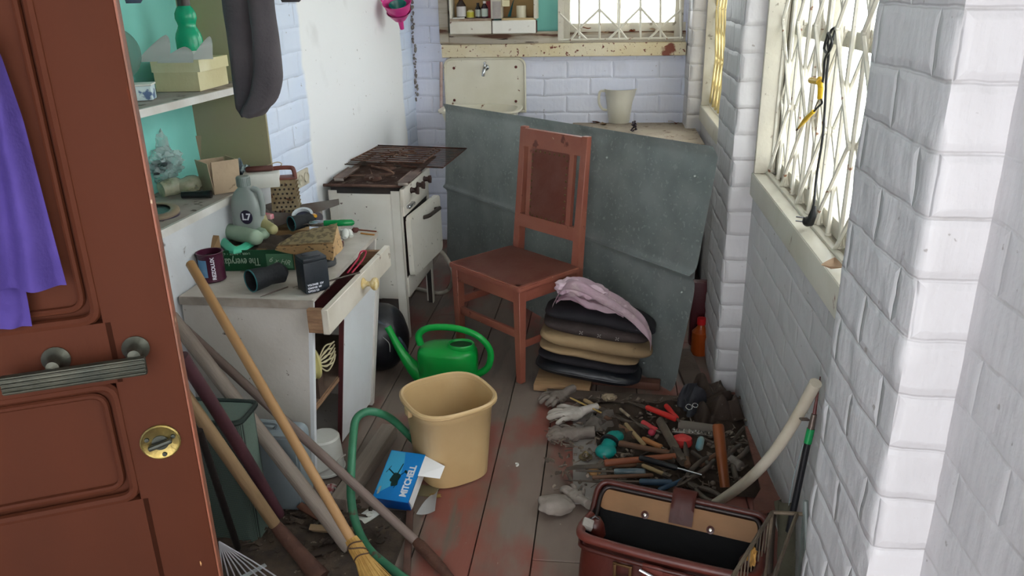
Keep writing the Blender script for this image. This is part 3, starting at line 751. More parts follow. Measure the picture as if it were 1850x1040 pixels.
# socket on the wall
py_ = 3.22; s_ = atp(543, 322, (lx(3.05), 3.05, 0), (1, -.0472, 0))
sk = thing('wall_socket', 'cream double wall socket on the blue-white brick right of the grater', 'socket', s_, (0, 0, AL))
b = B(); b.box((.006, 0, 0), (.012, .13, .07), bev=.003); obj('plate', b, M('aged_cream_plastic', 'cdc6b4', .4, c2='bfb7a4', sc=20), sk)
for yy in (-.03, .03):
    b = B(); b.lathe([(.022, .0), (.024, .006), (.02, .006), (.018, 0.001), (0, .001)], 24, Matrix.Translation((.012, yy, 0)) @ Matrix.Rotation(PI/2, 4, 'Y')); obj('outlet', b, M('aged_cream_plastic', 'cdc6b4', .4), sk)
# ================================================================ LEANING CABINET
CB = thing('kitchen_cabinet', 'leaning white-painted kitchen cabinet under the heap of tools, drawer pulled out', 'cabinet', (-1.18, 2.6, 0))
def cm(u, v, w):
    """u depth 0 front..1 back, v near..far, w height, of the sagging cabinet"""
    c = {(0, 0, 0): (-.992, 2.262, 0), (0, 1, 0): (-.958, 2.83, 0), (1, 0, 0): (-1.40, 2.27, 0), (1, 1, 0): (-1.375, 2.88, 0),
         (0, 0, 1): (-.930, 2.262, .672), (0, 1, 1): (-.918, 2.99, .678), (1, 0, 1): (-1.372, 2.27, .672), (1, 1, 1): (-1.352, 2.99, .678)}
    r = V((0, 0, 0))
    for (a, b_, d), p in c.items(): r += V(p)*((u if a else 1-u)*(v if b_ else 1-v)*(w if d else 1-w))
    return r
def cbox(b, u0, u1, v0, v1, w0, w1):
    b.hexa([cm(u0, v0, w0), cm(u1, v0, w0), cm(u1, v1, w0), cm(u0, v1, w0), cm(u0, v0, w1), cm(u1, v0, w1), cm(u1, v1, w1), cm(u0, v1, w1)]); return b
m_cab = M('aged_white_cabinet_paint', 'd0cac2', .5, c2='c5beb4', sc=4, spots=[('5a4e45', 17, .70), ('80746a', 40, .70)], bump=.12)
m_cabf = M('bluish_white_cabinet_paint', 'e0e3e6', .45, c2='d8dadb', sc=4, spots=[('6a5f57', 22, .72)], bump=.08)
m_raw = M('bare_pine_wood', '9c7a5c', .75, c2='83644c', sc=18, bump=.2, stretch=(1, 1, 6))
m_mar = M('maroon_painted_wood', '42191b', .6, c2='521f20', sc=10)
b = B(); cbox(b, .0, 1, 0, .025, 0, 1); cbox(b, 0, 1, .97, 1, 0, 1); cbox(b, .96, 1, .025, .97, 0, 1); cbox(b, .0, .96, .025, .97, .03, .055)
obj('carcass', b, m_cab, CB, world=True)
b = B(); cbox(b, -.012, .02, -.002, .028, 0, 1); obj('front_stile', b, m_cabf, CB, world=True)
b = B(); cbox(b, .0, .9, .03, .97, .40, .425); obj('inner_shelf', b, M('dusty_brown_board', '6f5c4e', .8, c2='5f4e42', sc=8), CB, world=True)
b = B(); cbox(b, -.004, .018, .03, .97, .402, .425); 
obj('shelf_lip', b, m_raw, CB, world=True)
b = B(); cbox(b, -.03, .0, .40, .975, .03, .80); dr = obj('cabinet_door', b, m_cabf, CB, world=True)
b = B(); cbox(b, -.034, .004, .388, .40, .03, .80); obj('door_edge', b, m_mar, dr, world=True)
b = B(); cbox(b, -.05, .0, .955, 1.0, .01, .85); obj('corner_stile', b, M('grey_white_stile', 'b5aea6', .5, c2='c6c2bb', sc=8), CB, world=True)
# worktop
b = B(); cbox(b, -.01, 1.0, -.01, 1.01, 1.0, 1.026); obj('worktop', b, M('worn_white_worktop', 'bfb8ae', .55, c2='ada498', sc=7, spots=[('71665c', 14, .68)], bump=.12), CB, world=True)
b = B(); cbox(b, -.03, 1.0, -.018, -.010, .985, 1.026); obj('worktop_edging', b, M('worn_grey_edging', '8f857b', .7, c2='a79d92', sc=15), CB, world=True)
# drawer: pulled out and crooked
D0, D1 = V((-.848, 2.19, .60)), V((-.830, 2.865, .598)); hD = .085; tk = V((-.022, 0, 0))
dw = B(); dw.hexa([D0, D1, D1+tk, D0+tk, D0+V((0, 0, hD)), D1+V((0, 0, hD)), D1+tk+V((0, 0, hD)), D0+tk+V((0, 0, hD))]); bmesh.ops.bevel(dw.bm, geom=dw.bm.edges[:], offset=.002, segments=1, affect='EDGES')
drw = obj('drawer_front', dw, M('cream_white_drawer_paint', 'd3ccbe', .45, c2='c5bdae', sc=6, spots=[('7c6a5a', 18, .70)], bump=.1), CB, world=True)
b = B()
q0 = D0+tk+V((0, .004, .004)); b.hexa([q0, q0+V((0, .02, 0)), q0+V((-.048, .02, 0)), q0+V((-.048, 0, 0)), q0+V((0, 0, .078)), q0+V((0, .02, .078)), q0+V((-.048, .02, .078)), q0+V((-.048, 0, .078))])
obj('drawer_side', b, m_raw, drw, world=True); b = B(); q0 = V((q0.x, 2.285, q0.z))
q1 = D1+tk+V((0, -.03, 0)); b.hexa([q1, q1+V((0, .018, 0)), q1+V((-.30, .05, 0)), q1+V((-.30, .032, 0)), q1+V((0, 0, .07)), q1+V((0, .018, .07)), q1+V((-.30, .05, .055)), q1+V((-.30, .032, .055))])
obj('drawer_side', b, m_raw, drw, world=True)
b = B(); b.hexa([q0, q1, q1+V((-.3, .03, 0)), q0+V((-.3, .03, 0)), q0+V((0, 0, .008)), q1+V((0, 0, .008)), q1+V((-.3, .03, .008)), q0+V((-.3, .03, .008))]); obj('drawer_bottom', b, m_mar, drw, world=True)
kp = at(655, 512, 'x', -.840)
KM = Matrix.Translation(kp) @ Matrix.Rotation(PI/2, 4, 'Y')
b = B(); b.lathe([(0, 0), (.021, 0), (.021, .004), (.015, .009), (.010, .016), (.009, .026), (.013, .031), (.020, .036), (.0235, .043), (.022, .051), (.014, .056), (0, .057)], 28, KM)
obj('knob', b, M('cream_brass_knob', 'd8c9a0', .35, c2='b99f62', sc=30, lo=.45, hi=.55, bump=.1), drw, world=True)
# yellow coil lamp thing inside
lp = thing('wire_whisk_insulator', 'pale yellow ribbed disc with wire loops inside the cabinet', 'kitchen tool', cm(.25, .16, .425))
c0 = cm(.10, .115, .62); RM = Matrix.Translation(c0) @ Matrix.Rotation(PI/2, 4, 'X') @ Matrix.Rotation(-.9, 4, 'Y')
b = B(); b.lathe([(0, -.03), (.05, -.03), (.055, -.022), (.05, -.014), (.057, -.006), (.05, .002), (.054, .01), (.035, .018), (0, .018)], 36, RM); obj('ribbed_disc', b, M('pale_yellow_plastic', 'b3aa70', .4, c2='a39a62', sc=9), lp, world=True)
b = B()
for k in range(5):
    z = -.035+.018*k; L_ = .10
    b.tube(crom([c0+V((.03, .02, z*.4)), c0+V((.045, .05, z+.012)), c0+V((.05, .10, z)), c0+V((.045, .14, z*.7))], 5), .0028, 6)
    b.tube(crom([c0+V((.03, .02, z*.4)), c0+V((.045, .05, z-.010)), c0+V((.05, .10, z-.002)), c0+V((.045, .14, z*.7))], 5), .0028, 6)
obj('wire_loops', b, M('cream_coated_wire', 'b7ad8c', .4), lp, world=True)
b = B(); b.box(c0+V((-.0, .03, -.095)), (.05, .05, .08)); obj('stand', b, M('dark_wooden_block', '4a3a30', .7), lp, world=True)

# ================================================================ THINGS ON THE CABINET
ZT = .694
def ontop(px, py, dz=0): return at(px, py, 'z', ZT+dz)
def lying(nm, lab, cat, pa, pb, z, build, group=None, rest=0, zb=None, roll=0):
    """thing with +x axis from pixel pa to pixel pb, both at height z (zb: height of pb)"""
    a = at(*pa, 'z', z); c = at(*pb, 'z', zb if zb is not None else z)
    r = thing(nm, lab, cat, a, xframe(a, c, roll), group); build(r, (c-a).length); return r
# maroon tin
p = ontop(372, 512); k_ = .05
tin = thing('paint_tin', 'open maroon paint tin with a pale blue label beside the broom handle', 'tin', (p.x+.004, p.y+.047, ZT), (0, 0, -.28)); tin.scale = (.88, .88, .92)
b = B(); b.lathe([(.048, 0), (.050, .003), (.0485, .006), (.0485, .100), (.0515, .103), (.0515, .107), (.046, .107), (.046, .006), (0, .006), ], 40); obj('tin_body', b, M('maroon_tin', '3d1428', .3, .1, c2='4a1a30', sc=9), tin)
b = B(); b.lathe([(.0, .085), (.0455, .085), (0, .0851)], 32); obj('dark_contents', b, M('dried_black_paint', '17110f', .5), tin)
b = B(); b.grid(lambda u, v: V((math.cos(-2.0+u*.85)*.0489, math.sin(-2.0+u*.85)*.0489, .02+v*.066)), 12, 2, .0006); obj('blue_label', b, M('pale_blue_label', '6fa8d6', .5, c2='8fbde0', sc=18), tin)
b = B(); b.grid(lambda u, v: V((math.cos(-2.6+u*.5)*.0489, math.sin(-2.6+u*.5)*.0489, .006+v*.05)), 10, 2, .0006); obj('white_label', b, m_paper, tin)
ang = -.68
text('tin_lettering', 'REZOLUX', .019, M('white_print', 'd8d8e0', .5, bump=0), tin, Matrix.Rotation(ang, 4, 'Z') @ Matrix.Translation((.0492, 0, .053)) @ Matrix.Rotation(PI/2, 4, 'Z') @ Matrix.Rotation(PI/2, 4, 'X') @ Matrix.Rotation(PI/2, 4, 'Z'), bold=.0006)
# green paper carton lid, upside down
ga = ontop(338, 490); gb = ontop(533, 487); 
gl = thing('paper_carton', 'dark green office paper carton lid with upside-down white lettering, holding tools', 'box', ga, xframe(ga, gb))
LG = (gb-ga).length; hG = .075; dG = .24
m_gr = M('dark_green_printed_card', '0f4a2b', .45, c2='0c4026', sc=4, bump=.03)
m_kr = M('brown_kraft_card', '8a6c4b', .8, c2='78603f', sc=6)
b = B(); b.box((LG/2, .0, hG/2), (LG, .003, hG)); b.box((LG*.83, -.0018, hG/2), (LG*.34, .001, hG*.98)); obj('green_front', b, m_gr, gl)
b = B(); b.box((LG/2, dG, hG/2), (LG, .003, hG)); b.box((0, dG/2, hG/2), (.003, dG, hG)); b.box((LG, dG/2, hG/2), (.003, dG, hG)); b.box((LG/2, dG/2, .002), (LG, dG, .003))
b.hexa([(-.002, .005, hG), (.10, .004, hG), (.12, .03, hG), (-.02, .06, hG), (-.002, .006, hG+.002), (.10, .005, hG+.002), (.12, .032, hG+.045), (-.02, .062, hG+.05)])
obj('kraft_walls', b, m_kr, gl)
b = B(); b.box((LG*.87, -.0032, hG*.45), (LG*.24, .0012, hG*.72)); obj('paper_label', b, M('sage_label', '3f6b4e', .6, c2='4a7557', sc=7), gl)
mt_w = M('pale_grey_print', '9fb39f', .6, bump=0)
TM = Matrix.Translation((LG*.43, -.0028, hG*.45)) @ Matrix.Rotation(PI/2, 4, 'X') @ Matrix.Rotation(PI, 4, 'Z')
text('carton_lettering', 'The everyday paper', .040, mt_w, gl, TM, sx=.62)
text('carton_small_print', 'LASER  •  INKJET  •  COPIER', .010, mt_w, gl, Matrix.Translation((LG*.45, -.0028, hG*.84)) @ Matrix.Rotation(PI/2, 4, 'X') @ Matrix.Rotation(PI, 4, 'Z'))
text('handwritten_mark', '6 x HR', .026, M('chalk_grey', 'a8b8a4', .7, bump=0), gl, Matrix.Translation((LG*.87, -.0046, hG*.45)) @ Matrix.Rotation(PI/2, 4, 'X') @ Matrix.Rotation(-.2, 4, 'Z'), shear=.3)
# black battery box
pa = ontop(540, 532); pbb = ontop(583, 522)
bat = thing('battery_block', 'upright black battery block with three lines of white print', 'battery', (pa+pbb)/2+V((-.0, .03, 0)), xframe(pa, pbb))
wB_ = (pbb-pa).length*1.0; dB_ = .075; hB_ = .118
m_blk = M('black_battery_plastic', '1c2127', .45, c2='232a31', sc=6, bump=.08)
b = B(); b.box((0, 0, hB_*.44), (wB_, dB_, hB_*.88), bev=.002); obj('battery_case', b, m_blk, bat)
b = B(); b.box((0, 0, hB_*.93), (wB_*.98, dB_*.98, hB_*.12), bev=.003); b.box((0, -dB_*.25, hB_*.995), (wB_*.6, .010, .004), bev=.001); b.box((-wB_*.2, dB_*.2, hB_*.995), (.016, .012, .008), bev=.001); obj('battery_lid', b, m_blk, bat)
for i, s_ in enumerate(('VOLTAGE  12V', 'CHARGE  MF', 'CYCLE 7,2')):
    text('battery_print', s_, .0082, M('white_print', 'd8d8e0', .5, bump=0), bat, Matrix.Translation((-wB_*.42, -dB_/2-.0006, hB_*.24-.0105*i)) @ Matrix.Rotation(PI/2, 4, 'X'), align='LEFT', bold=.0003)
# the two black cups with teal rims, glove cuffs
m_bk = M('black_knit', '121417', .8, c2='1c1e22', sc=12, bump=.2, bsc=120)
m_tealrim = M('teal_rim', '1d5c60', .6, bump=0)
def cuff(lab, c, yaw, r, L_, pitch=0.0, z=0):
    t = thing('work_glove_cuff', lab, 'glove', (c.x, c.y, c.z+r), (0, pitch, yaw+PI), 'black gloves with teal cuffs on the cabinet')
    b = B(); ax = Matrix.Rotation(-PI/2, 4, 'Y')
    b.lathe([(r*.93, 0), (r, 0), (r*1.0, -.012), (r*.9, -.05), (r*.82, -L_*.6), (r*.95, -L_), (r*.4, -L_-.02), (0, -L_-.022)], 32, ax, sx=.92); b.lathe([(r*.93, 0), (r*.85, -.05), (0, -.06)], 32, ax, sx=.92)
    obj('cuff_body', b, m_bk, t)
    b = B(); b.tube([(0, math.cos(a)*r*.98, math.sin(a)*r*.98*.92) for a in [2*PI*i/32 for i in range(32)]], .0022, 6, closed=True); obj('teal_rim', b, m_tealrim, t)
    return t
c = ontop(444, 538); cuff('black knitted glove cuff with teal rim lying in front of the green carton', c+V((-.0, .05, 0)), PI+.93, .040, .11)
c = ontop(528, 425, .075); cuff('black glove cuff with teal rim on the heap behind the newspaper', c+V((-.02, .05, 0)), PI+.9, .030, .08)
p = ontop(590, 478); b = B()
b.lathe([(.022, 0), (.038, 0), (.040, .003), (.040, .019), (.038, .022), (.022, .022), (.022, 0)], 36); o = obj('tape_roll', b, M('grey_black_tape', '2d2f32', .6, c2='3f4143', sc=40), smooth=40); o.location = (p.x-.005, p.y-.0, ZT); tag(o, 'dark ring of tape lying behind the battery block', 'tape')
# newspaper packet
na = ontop(515, 457, .045); nb_ = ontop(600, 462, .045)
m_news = M('yellowed_newspaper', 'c5a77c', .85, c2='b79467', sc=6, spots=[('5b4a35', 70, .60)], bump=.1)
npk = thing('newspaper_packet', 'folded yellowed newspaper packet lying over the green carton edge', 'newspaper', na)
nF = [at(497, 452, 'z', .775), at(602, 470, 'z', .745), at(603, 462, 'z', .745)+V((0, .10, 0)), at(510, 440, 'z', .775)+V((0, .07, 0)), at(499, 446, 'z', .795), at(602, 441, 'z', .815), at(610, 405, 'z', .835), at(535, 424, 'z', .815)]
b = B(); b.hexa(nF); bmesh.ops.subdivide_edges(b.bm, edges=b.bm.edges[:], cuts=6, use_grid_fill=True)
for v in b.bm.verts: v.co += V((.006*noise.noise(v.co*14), .006*noise.noise(v.co*13+V((5, 0, 0))), .009*noise.noise(v.co*11+V((0, 7, 0)))))
obj('plain_fold', b, m_news, npk, world=True, smooth=25)
b = B(); b.grid(lambda u, v: (nF[4].lerp(nF[5], u)).lerp(nF[7].lerp(nF[6], u), v)+V((0, 0, .006+.006*math.sin(u*PI)*math.sin(v*PI)+.004*noise.noise(V((u*6, v*6, 2))))), 18, 12, .002)
obj('printed_sheet', b, M('newsprint_text', 'bba67f', .85, c2='8d7d61', sc=55, lo=.48, hi=.56, bump=.1), npk, world=True, smooth=50)
# handsaw
def saw(r, L_):
    b = B(); b.prism([(0, -.05), (L_*.97, -.018), (L_, .012), (0, .055)], .0014, Matrix.Rotation(PI/2*0, 4, 'X')); obj('blade', b, M('dull_rusty_steel', '77706b', .45, .6, c2='645650', sc=9, bump=.08), r)
    b = B(); pr = rp([(-.12, -.05), (.01, -.055), (.02, .05), (-.03, .062), (-.13, .03)], .02)
    b.tube([(x, y, 0) for x, y in pr], .013, 10, closed=True); b.box((-.01, 0, .0), (.03, .10, .016), bev=.004); obj('handle', b, M('grey_saw_handle', '55524e', .6, c2='69625b', sc=12), r)
lying('handsaw', 'long grey handsaw lying over the heap with its tip towards the stove', 'saw', (478, 398), (614, 363), ZT+.105, saw, zb=ZT+.135, roll=.55)
def blade2(r, L_):
    b = B(); b.prism([(0, -.03), (L_, -.055), (L_, .035), (0, .03)], .002); obj('blade', b, M('dull_rusty_steel', '77706b', .45, .6), r)
    b = B(); b.tube([(-.09, 0, 0), (-.05, 0, 0), (0, 0, 0)], [.012, .015, .012], 10); obj('grip', b, M('grey_saw_handle', '55524e', .6), r)
lying('wide_scraper', 'wide dull steel blade leaning behind the pale green bottle', 'scraper', (455, 388), (530, 366), ZT+.10, blade2, zb=ZT+.12, roll=.5)
# trowel handle with green grip
m_chr = M('bright_chrome', 'b9bcc0', .18, .95, bump=.02)
m_gh = M('green_varnished_wood', '0b7a3e', .25, c2='0d8a48', sc=5, bump=.02)
def gtool(r, L_):
    b = B(); b.tube([(L_*.45, 0, 0), (L_*.48, 0, 0), (L_*.75, 0, 0), (L_*.96, 0, .0), (L_, 0, 0)], [.010, .012, .013, .012, .006], 16); obj('green_handle', b, m_gh, r)
    b = B(); b.tube([(L_*.16, 0, 0), (L_*.22, 0, 0), (L_*.36, 0, 0), (L_*.455, 0, 0)], [.006, .012, .0125, .0115], 16); obj('chrome_ferrule', b, m_chr, r)
    b = B(); b.prism([(-.01, -.035), (L_*.2, -.008), (L_*.2, .008), (-.02, .03)], .002); obj('blade', b, M('dull_rusty_steel', '77706b', .45, .6), r)
lying('scraper_with_green_handle', 'steel scraper with a shiny green wooden handle on top of the heap', 'scraper', (540, 404), (640, 402), ZT+.098, gtool)
# roll of white tape and orange bit
def wroll(r, L_):
    b = B(); b.lathe([(.030, -.009), (.040, -.009), (.041, 0), (.040, .009), (.030, .009), (.030, -.009)], 36, Matrix.Rotation(.5, 4, 'X')); obj('ring', b, M('white_tape', 'cdd2d6', .4, c2='b7bec4', sc=12), r)
    b = B(); b.lathe([(0, -.007), (.030, -.007), (.030, -.004), (0, -.004)], 30, Matrix.Rotation(.5, 4, 'X')); obj('dark_core', b, M('dark_slate', '34364a', .5), r)
    b = B(); b.box((.045, -.01, .002), (.014, .024, .012), rot=(0, 0, .5), bev=.003); obj('orange_tab', b, M('orange_yellow_plastic', 'd39a1e', .4), r)
lying('tape_reel', 'white tape reel with an orange tab beside the handsaw blade', 'tape', (547, 390), (590, 388), ZT+.115, wroll)
b = B(); b.lathe([(0, -.004), (.018, -.004), (.018, .004), (0, .004)], 24, Matrix.Rotation(1.1, 4, 'X')); o = obj('dark_disc', b, M('grey_violet_plastic', '59525a', .5), smooth=40); o.location = ontop(575, 392, .11); tag(o, 'small grey-violet disc standing behind the green handle', 'disc')
# curved pale yellow plastic horn
b = B(); b.tube(crom([(-.03, .045, .01), (-.025, .015, .012), (-.005, -.012, .004), (.03, -.035, -.004), (.045, -.045, -.006)], 5), [.014, .018, .019, .020, .020, .020, .020, .019, .019, .018, .018, .018, .018, .017, .017, .016, .016, .015, .014, .011, .005], 18)
o = obj('curved_plastic_handle', b, M('pale_olive_plastic', 'a59f74', .45, c2='989266', sc=9), smooth=60); o.location = ontop(482, 405, .12); o.scale = (1.2, 1.2, 1.2); tag(o, 'curved pale olive plastic handle lying on the heap', 'handle')
b = B(); b.box((0, 0, 0), (.045, .02, .02), rot=(0, 0, -.4), bev=.004); o = obj('red_clip', b, M('pinkish_red_plastic', 'b8495a', .4, c2='c4a0a4', sc=20)); o.location = ontop(484, 390, .14); tag(o, 'small pinkish red clip above the curved olive handle', 'clip')
def vise(r, L_):
    b = B(); pr = crom([(0, .02, 0), (.03, .045, 0), (.09, .03, 0), (.13, .0, 0), (.10, -.02, 0), (.04, -.005, .0)], 5, True); b.tube(pr, .015, 10, closed=True); obj('frame', b, M('dark_grey_cast_metal', '57544f', .55, .3, c2='6c6760', sc=14), r)
lying('cast_clamp', 'dark grey cast clamp under the curved olive handle', 'clamp', (440, 398), (520, 415), ZT+.09, vise)
# pale green twin bottles and the teal piece they lie on
m_pg = M('pale_green_rubber', '7d9480', .55, c2='8da08a', sc=7, bump=.1)
def twin(r, L_):
    b = B()
    b.tube([(0, 0, 0), (.008, 0, 0), (.02, 0, 0), (L_-.02, 0, 0), (L_-.006, 0, 0), (L_, 0, 0)], [.010, .018, .022, .021, .018, .006], 18)
    b.tube([(.01, .04, .005), (.02, .04, .005), (L_*.9, .035, .0), (L_*.95, .034, 0)], [.012, .017, .015, .006], 14); b.tube([(.012, 0, 0), (.012, .04, .004)], .014, 10); b.tube([(L_*.93, 0, 0), (L_*.9, .036, 0)], .011, 10)
    obj('body', b, m_pg, r, smooth=60)
    b = B(); b.tube([(-.025, .004, 0), (-.018, .003, 0), (.0, 0, 0)], [.009, .014, .014], 14); obj('cap', b, M('pale_mint_plastic', '7fae96', .3), r)
lying('pale_green_double_grip', 'pale green rubber double grip lying on the green carton', 'grip', (392, 413), (458, 428), ZT+.10, twin).scale = (1.15, 1.35, 1.35)
b = B()
pts = [ontop(372, 438, .075), ontop(395, 432, .078), ontop(425, 452, .075), ontop(462, 434, .075)]
b.tube(crom(pts, 6), .011, 8, flat=1.5); o = obj('mint_plastic_strip', b, M('mint_green_plastic', '3fae8a', .4, c2='4ab793', sc=6, bump=.05), world=True, smooth=40, label='bent mint green plastic strip over the front of the green carton', cat='plastic')
b = B(); b.grid(lambda u, v: V((LG*.2+u*LG*.9, .02+v*.24, .035+.045*math.sin(v*PI)*math.sin(u*PI)**.5+.03*noise.noise(V((u*5, v*5, 3)))+.01*noise.noise(V((u*14, v*14, 5))))), 40, 30, .004)
bmesh.ops.transform(b.bm, matrix=gl.matrix_basis, verts=b.bm.verts)
obj('dark_rags', b, M('dark_dusty_rags', '4b423c', .95, c2='6a5d52', sc=14, bump=.4), world=True, smooth=60, label='dark dusty rags filling the green carton under the tools', cat='rags')
# net bag with clay pots etc.
b = B(); b.ball((0, 0, .03), .045, (1.2, 1, .9), 4, .2, 3, seed=3)
o = obj('net_bag', b, M('grey_white_netting', 'a39a92', .8, c2='716a66', sc=90, lo=.45, hi=.5, bump=.4, bsc=150), smooth=60); o.location = ontop(383, 412, .075); tag(o, 'greyish netting bag at the left of the heap', 'bag')
for i, (px, py, r_, col_, lab) in enumerate([(361, 413, .022, '4f3832', 'dark brown lump at the far left of the heap'), (398, 388, .024, '9a7f72', 'pinkish beige lump behind the netting bag'), (415, 392, .020, '7e3f38', 'dark red round pot behind the netting bag'), (404, 378, .015, 'b9aca2', 'whitish lump on top of the netting bag')]):
    b = B(); b.ball((0, 0, 0), r_, (1.1, 1, .9), 3, .18, 3, seed=i+11); o = obj('clay_lump', b, M('lump_'+col_, col_, .8, bump=.3), smooth=70); o.location = ontop(px, py, .10 if i else .085); tag(o, lab, 'lump')
b = B(); b.prism([(0, 0), (.12, .01), (.13, .09), (.01, .08)], .003); o = obj('card_scrap', b, M('light_brown_scrap', '9c7b5c', .8)); o.location = ontop(425, 410, .085); o.rotation_euler = (.1, -.1, .5); tag(o, 'light brown card scrap between the clay pot and the clamp', 'card')
# white fitting, dark red gadget, cord, wires, pencil, stone
def fitting(r, L_):
    b = B(); b.tube(crom([(0, .01, 0), (.03, .005, .012), (.06, -.01, .0)], 4), [.012, .014, .015, .015, .015, .015, .015, .013, .008], 12); b.tube(crom([(.0, .035, .0), (.03, .02, .014), (.055, .02, .0)], 4), .009, 10); b.tube(crom([(-.01, .0, .0), (0, -.03, -.008), (.03, -.038, -.01), (.055, -.02, -.01)], 4), .004, 8); b.box((-.008, .01, .002), (.02, .03, .026), bev=.004)
    obj('body', b, m_white_pl, r, smooth=50)
lying('white_plug_adapter', 'white plastic fitting lying right of the newspaper packet', 'plug', (618, 422), (645, 442), ZT+.02, fitting)
b = B(); b.box((0, 0, .012), (.028, .045, .024), bev=.002); b.lathe([(0, 0), (.007, 0), (.006, .02), (0, .02)], 12, Matrix.Translation((.0, -.03, .008)) @ Matrix.Rotation(PI/2, 4, 'X')); b.tube([(-.02, -.03, .01), (.02, -.032, .01)], .0025, 6)
o = obj('dark_red_switch', b, M('dark_red_bakelite', '4e1a18', .35, c2='6a2a26', sc=20)); o.location = ontop(612, 448, 0); tag(o, 'dark red switch block at the open end of the newspaper packet', 'switch')
b = B(); b.ball((0, 0, .011), .014, (1.1, .9, .8), 2, .15, 3, seed=8); o = obj('maroon_lump', b, M('maroon_stone', '5b302c', .6)); o.location = ontop(642, 420, 0); tag(o, 'small maroon lump at the back of the white fitting', 'lump')
b = B(); P_ = [ontop(608, 505, .004), ontop(655, 496, .006), ontop(669, 470, .008), ontop(650, 452, .010), ontop(655, 462, .004)]
P_ = [at(628, 492, 'z', .70), at(645, 470, 'z', .712), at(652, 455, 'z', .73), at(661, 454, 'z', .725), at(656, 468, 'z', .71), at(636, 492, 'z', .70)]
b.tube(crom(P_, 6), .003, 8); obj('crimson_rope', b, M('crimson_cord', '9c1f3c', .6), world=True, label='loop of crimson cord hanging into the open drawer', cat='cord')
b = B(); a = ontop(577, 512, .004); c = at(650, 492, 'z', .705); b.tube([a, (a+c)/2, c], [.002, .0035, .003], 8); obj('thin_rod', b, M('dark_steel', '4c443f', .4, .7), world=True, label='thin dark steel rod reaching from the battery block over the drawer', cat='rod')
b = B(); a = ontop(470, 536, .003); c = ontop(520, 518, .005); b.tube([a, (a*2+c)/3, c], [.001, .004, .004], 8, flat=.6); obj('table_knife', b, M('brown_steel', '5d524b', .5, .5), world=True, label='thin brownish blade in front of the battery block', cat='blade')
b = B(); a = ontop(572, 540, .004); c = at(606, 508, 'z', .702); b.tube([a, (a+c)/2, c], [.001, .005, .002], 6, flat=.5); obj('pointed_knife', b, M('brown_steel', '5d524b', .5, .5), world=True, label='small pointed blade at the drawer gap near the front corner', cat='blade')
for i, (a_, c_, col_, lab) in enumerate([((648, 415), (680, 418), '7a3c1e', 'reddish brown pencil at the far end of the cabinet top'), ((652, 421), (676, 424), 'b07a3a', 'shorter ochre pencil beside the reddish one')]):
    b = B(); b.tube([ontop(*a_, .004), ontop(*c_, .004)], .0035, 6); obj('pencil', b, M('pencil_'+col_, col_, .5), world=True, label=lab, cat='pencil')
# grey oil bottle
ob = at(443, 395, 'z', ZT); obt = thing('oil_bottle', 'grey plastic oil bottle with ribbed cap and dark emblem standing on the cabinet', 'bottle', (-1.292, 2.66, ZT+.062), (0, 0, -.05))
sxb = .05
m_ob = M('silver_grey_plastic', '8c938f', .35, c2='828a86', sc=5, bump=.03)
b = B(); b.lathe([(0, 0), (.052, 0), (.056, .006), (.056, .13), (.052, .155), (.038, .185), (.022, .20), (.02, .208), (0, .208)], 40, sx=1.0, sy=.6, n=3.2)
b.tube(crom([(.03, 0, .198), (.055, 0, .185), (.062, 0, .14), (.056, 0, .10)], 5), .011, 10); obj('bottle_body', b, m_ob, obt, smooth=55)
b = B()
for k in range(24): 
    a = 2*PI*k/24; b.box((math.cos(a)*.0235, math.sin(a)*.0235, .223), (.003, .002, .030), rot=(0, 0, a))
b.lathe([(0, .206), (.0235, .206), (.0235, .238), (.021, .242), (0, .242)], 32); obj('ribbed_cap', b, M('mid_grey_cap', '7d8682', .4), obt)
b = B(); E_ = [(math.cos(2*PI*i/28)*.019*1.25, math.sin(2*PI*i/28)*.026) for i in range(28)]; b.prism(E_, .0012, Matrix.Translation((.012, -.0345, .10)) @ Matrix.Rotation(PI/2, 4, 'X')); eb = obj('emblem', b, M('dark_violet_print', '211c33', .4), obt)
text('emblem_mark', 'L7', .034, M('white_print', 'd8d8e0', .5, bump=0), eb, Matrix.Translation((.012, -.0360, .10)) @ Matrix.Rotation(PI/2, 4, 'X'), bold=.0008)
# box grater
gt = thing('box_grater', 'rusty box grater with red-brown handle standing by the wall', 'grater', (-1.235, 2.88, ZT+.062), (0, 0, .25))
b = B(); b.box((0, 0, .03), (.14, .40, .06), bev=.002); o = obj('kraft_box', b, m_kr); o.location = (-1.262, 2.76, ZT); o.rotation_euler = (0, 0, AL); tag(o, 'low brown box at the wall carrying the oil bottle and the grater', 'box')
m_gra = M('rusty_tin_grater', '8f8266', .5, .5, c2='7c6a4e', sc=18, spots=[('5b3d28', 30, .60)], bump=.2)
b = B(); b.hexa([(-.055, -.04, 0), (.055, -.04, 0), (.055, .04, 0), (-.055, .04, 0), (-.045, -.03, .185), (.045, -.03, .185), (.045, .03, .185), (-.045, .03, .185)])
for i in range(5):
    for j in range(10):
        b.ball((.0485+.0045*(1-j/10), -.026+.013*i, .03+.0155*j), .0035, (1, 1, .7), 1)
obj('grater_body', b, m_gra, gt)
b = B()
for i in range(5):
    for j in range(9): b.lathe([(0, 0), (.0042, 0), (.0042, .0035), (0, .004)], 8, Matrix.Translation((-.034+.017*i+(j % 2)*.008-.004, -.0395+.0098*(.03+.017*j)/.185, .03+.017*j)) @ Matrix.Rotation(PI/2, 4, 'X'))
obj('holes', b, M('dark_hole', '2b231c', .8), gt)
